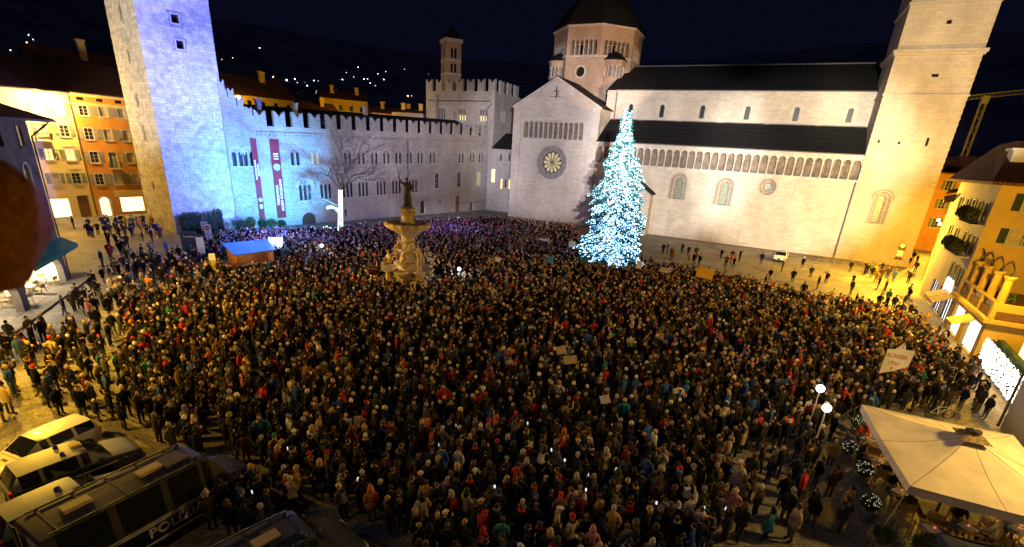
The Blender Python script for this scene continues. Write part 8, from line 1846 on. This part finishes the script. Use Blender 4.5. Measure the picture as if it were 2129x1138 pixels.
while yy < 92:
    xx = -66 + (s / 2 if row % 2 else 0)
    while xx < 20:
        x, y = xx + prng.uniform(-0.25, 0.25), yy + prng.uniform(-0.25, 0.25)
        far = max(0.0, (math.hypot(x, y) - 40) / 60)
        if inside(DENSE, x, y) and not blocked(x, y) and prng.random() > 0.05 + 0.22 * max(0.0, math.sin(x * 0.55 + 1.3 * math.sin(y * 0.31)) * math.sin(y * 0.47 + x * 0.13)) + 0.1 * far + (0.25 if y > 72 else 0) + (0.45 if x < -44 and y < 34 else 0): PEOPLE.append((x, y))
        xx += s
    yy += s * 0.87; row += 1
for P, dens in SPARSE:
    x0, x1, y0, y1 = min(p[0] for p in P), max(p[0] for p in P), min(p[1] for p in P), max(p[1] for p in P)
    for _ in range(int((x1 - x0) * (y1 - y0) * dens)):
        x, y = prng.uniform(x0, x1), prng.uniform(y0, y1)
        if inside(P, x, y) and not blocked(x, y) and not inside(DENSE, x, y) and all((x - a) ** 2 + (y - b) ** 2 > 0.3 for a, b in PEOPLE[-400:]): PEOPLE.append((x, y))
CI = cam.matrix_world.inverted()
def in_frame(x, y, z=1.2):
    v = CI @ Vector((x, y, z))
    if v.z > -0.5: return False
    px, py = 1064.5 + 999.08 * v.x / -v.z, 690 - 999.08 * v.y / -v.z
    return -10 < px < 2139 and py < 1175
PEOPLE = [p for p in PEOPLE if in_frame(*p)]
PEOPLE.sort(key=lambda p: p[0] ** 2 + p[1] ** 2)
def where(x, y):
    if x < -19.5 and y < 12.5: return 'near the white hatchback' if x < -24.5 else 'by the police patrol car'
    if x < -14 and y < 15: return 'by the large police van'
    if x < -7.5 and y < 13.5: return 'by the second police van'
    if x > 2.5 and y < 34: return 'beside the cafe terrace'
    if x > -2: return 'between crowd and cafe'
    if x < -26: return 'on the yellow lit cobbles'
    if y > 21: return 'deep in the dark crowd'
    return 'in the crowd before the vans'
def heading(x, y, r):
    a = math.atan2(40 - y, -14 - x) + R(90) + r.gauss(0, 0.75)
    if r.random() < 0.12: a += math.pi
    return a
seen = set()
for x, y in PEOPLE[:300]:
    person(x, y, heading(x, y, prng), where(x, y), rng=prng)
# the rest of the crowd, too many to tell apart: one mesh of posed figures with their own colours
def lod(kind):
    b = MB(); P = []
    def add(fn, part_):
        n0 = len(b.f); fn(); k = len(b.f) - n0
        P.extend(part_(k) if callable(part_) else [part_] * k)
    lean = {0: 0, 1: 0.03, 2: -0.02, 3: 0.0}[kind]
    add(lambda: b.lathe([(0.185, 0.72 if kind != 2 else 0.55), (0.19, 0.95), (0.205, 1.28), (0.165, 1.41), (0.07, 1.5)], 7, (lean, 0, 0), 0, 1.0, 0.72, cap=False), 0)
    for s in (-1, 1):
        if kind == 1: pts = [(s * 0.2, 0, 1.4), (s * 0.28, -0.05, 1.15), (s * 0.08, -0.19, 1.17), (s * 0.02, -0.21, 1.17)]
        elif kind == 3 and s < 0: pts = [(s * 0.2, 0, 1.4), (s * 0.28, -0.14, 1.5), (s * 0.2, -0.22, 1.72), (s * 0.19, -0.23, 1.84)]
        else: pts = [(s * 0.2, 0, 1.4), (s * 0.27, 0.03, 1.12), (s * 0.24, -0.06, 0.9), (s * 0.23, -0.08, 0.8)]
        add(lambda: b.tube(pts, [0.075, 0.065, 0.045, 0.035], 4), lambda k: [0] * 8 + [2] * 4 + [0, 2])
        st_ = 0.12 * s if kind == 2 else 0.0
        add(lambda: b.tube([(s * 0.09, 0, 0.85), (s * 0.1, st_ * 0.6, 0.48), (s * 0.11, st_, 0.1), (s * 0.115, st_ - 0.12, 0.035)], [0.095, 0.07, 0.055, 0.04], 4), lambda k: [1] * 8 + [3] * 6)
    add(lambda: b.sphere((lean, -0.02, 1.63), 0.08, 0.1, 0.12, 7, 5), 2)
    n0 = len(b.f)
    b.lathe([(0.1, 1.63 if kind % 2 else 1.6), (0.104, 1.68), (0.085, 1.745), (0.04, 1.78)], 7, (lean, 0.012, 0), 0, 0.88, 1.05); P.extend([4] * (len(b.f) - n0))
    # triangulate
    V = np.array(b.v); T = []; TP = []
    for f, p in zip(b.f, P):
        for k in range(1, len(f) - 1): T.append((f[0], f[k], f[k + 1])); TP.append(p)
    return V, np.array(T), np.array(TP)
LODS = [lod(k) for k in range(4)]
rest_p = PEOPLE[300:]
crng = np.random.default_rng(8)
coat_c = np.array(list(COATS.values())); coat_w = np.array((32, 19, 13, 9, 6, 5, 4.5, 2.6, 2.5, 2, 2, 2, 0.6, 0.8, 0.6), float); coat_w /= coat_w.sum()
tr_c = np.array([(0.05, 0.075, 0.15), (0.02, 0.02, 0.022), (0.1, 0.1, 0.105), (0.12, 0.085, 0.05)])
sk_c = np.array([(0.56, 0.36, 0.26), (0.45, 0.27, 0.18), (0.18, 0.10, 0.065)])
hd_c = np.array([(0.022, 0.015, 0.011), (0.09, 0.05, 0.026), (0.42, 0.29, 0.13), (0.36, 0.35, 0.34)] + list(HATC.values())); hd_w = np.array([34, 22, 5, 6, 14, 8, 5, 4, 1.6, 0.8, 2, 1.4], float); hd_w /= hd_w.sum()
VV, FF, CC = [], [], []; off = 0
for i, (x, y) in enumerate(rest_p):
    V, T, TP = LODS[crng.integers(0, 4) if crng.random() > 0.35 else 0]
    a = heading(x, y, prng); sc = prng.uniform(0.90, 1.09) if prng.random() > 0.04 else prng.uniform(0.66, 0.8); w = prng.uniform(0.95, 1.15); ca, sa = math.cos(a), math.sin(a)
    X = V[:, 0] * sc * w; Y = V[:, 1] * sc * w
    VV.append(np.stack([x + X * ca - Y * sa, y + X * sa + Y * ca, V[:, 2] * sc], 1)); FF.append(T + off); off += len(V)
    pal = np.stack([coat_c[crng.choice(len(coat_c), p=coat_w)] * crng.uniform(0.8, 1.25), tr_c[crng.integers(0, 4)], sk_c[crng.choice(3, p=(0.7, 0.25, 0.05))], (0.025, 0.02, 0.018), hd_c[crng.choice(len(hd_c), p=hd_w)] * crng.uniform(0.8, 1.2)])
    CC.append(pal[TP])
VV, FF, CC = np.concatenate(VV), np.concatenate(FF), np.concatenate(CC)
me = bpy.data.meshes.new('crowd'); me.vertices.add(len(VV)); me.vertices.foreach_set('co', VV.astype(np.float32).ravel())
me.loops.add(len(FF) * 3); me.loops.foreach_set('vertex_index', FF.astype(np.int32).ravel()); me.polygons.add(len(FF)); me.polygons.foreach_set('loop_start', np.arange(0, len(FF) * 3, 3, dtype=np.int32)); me.polygons.foreach_set('loop_total', np.full(len(FF), 3, np.int32))
me.update(calc_edges=True); me.polygons.foreach_set('use_smooth', np.ones(len(FF), dtype=bool))
at = me.attributes.new('cloth', 'FLOAT_COLOR', 'FACE'); at.data.foreach_set('color', np.concatenate([np.clip(CC, 0, 1), np.ones((len(CC), 1))], 1).astype(np.float32).ravel())
cm_ = bpy.data.materials.new('crowd_clothes'); cm_.use_nodes = True; nt = cm_.node_tree; an = nt.nodes.new('ShaderNodeAttribute'); an.attribute_name = 'cloth'; bs_ = nt.nodes['Principled BSDF']; bs_.inputs['Roughness'].default_value = 0.8; bs_.inputs['Specular IOR Level'].default_value = 0.12; nt.links.new(an.outputs['Color'], bs_.inputs['Base Color'])
me.materials.append(cm_)
tag(link('crowd', me), 'dense crowd of people in winter coats filling the whole square', 'crowd', kind='stuff')
print('people', len(PEOPLE), 'crowd tris', len(FF))
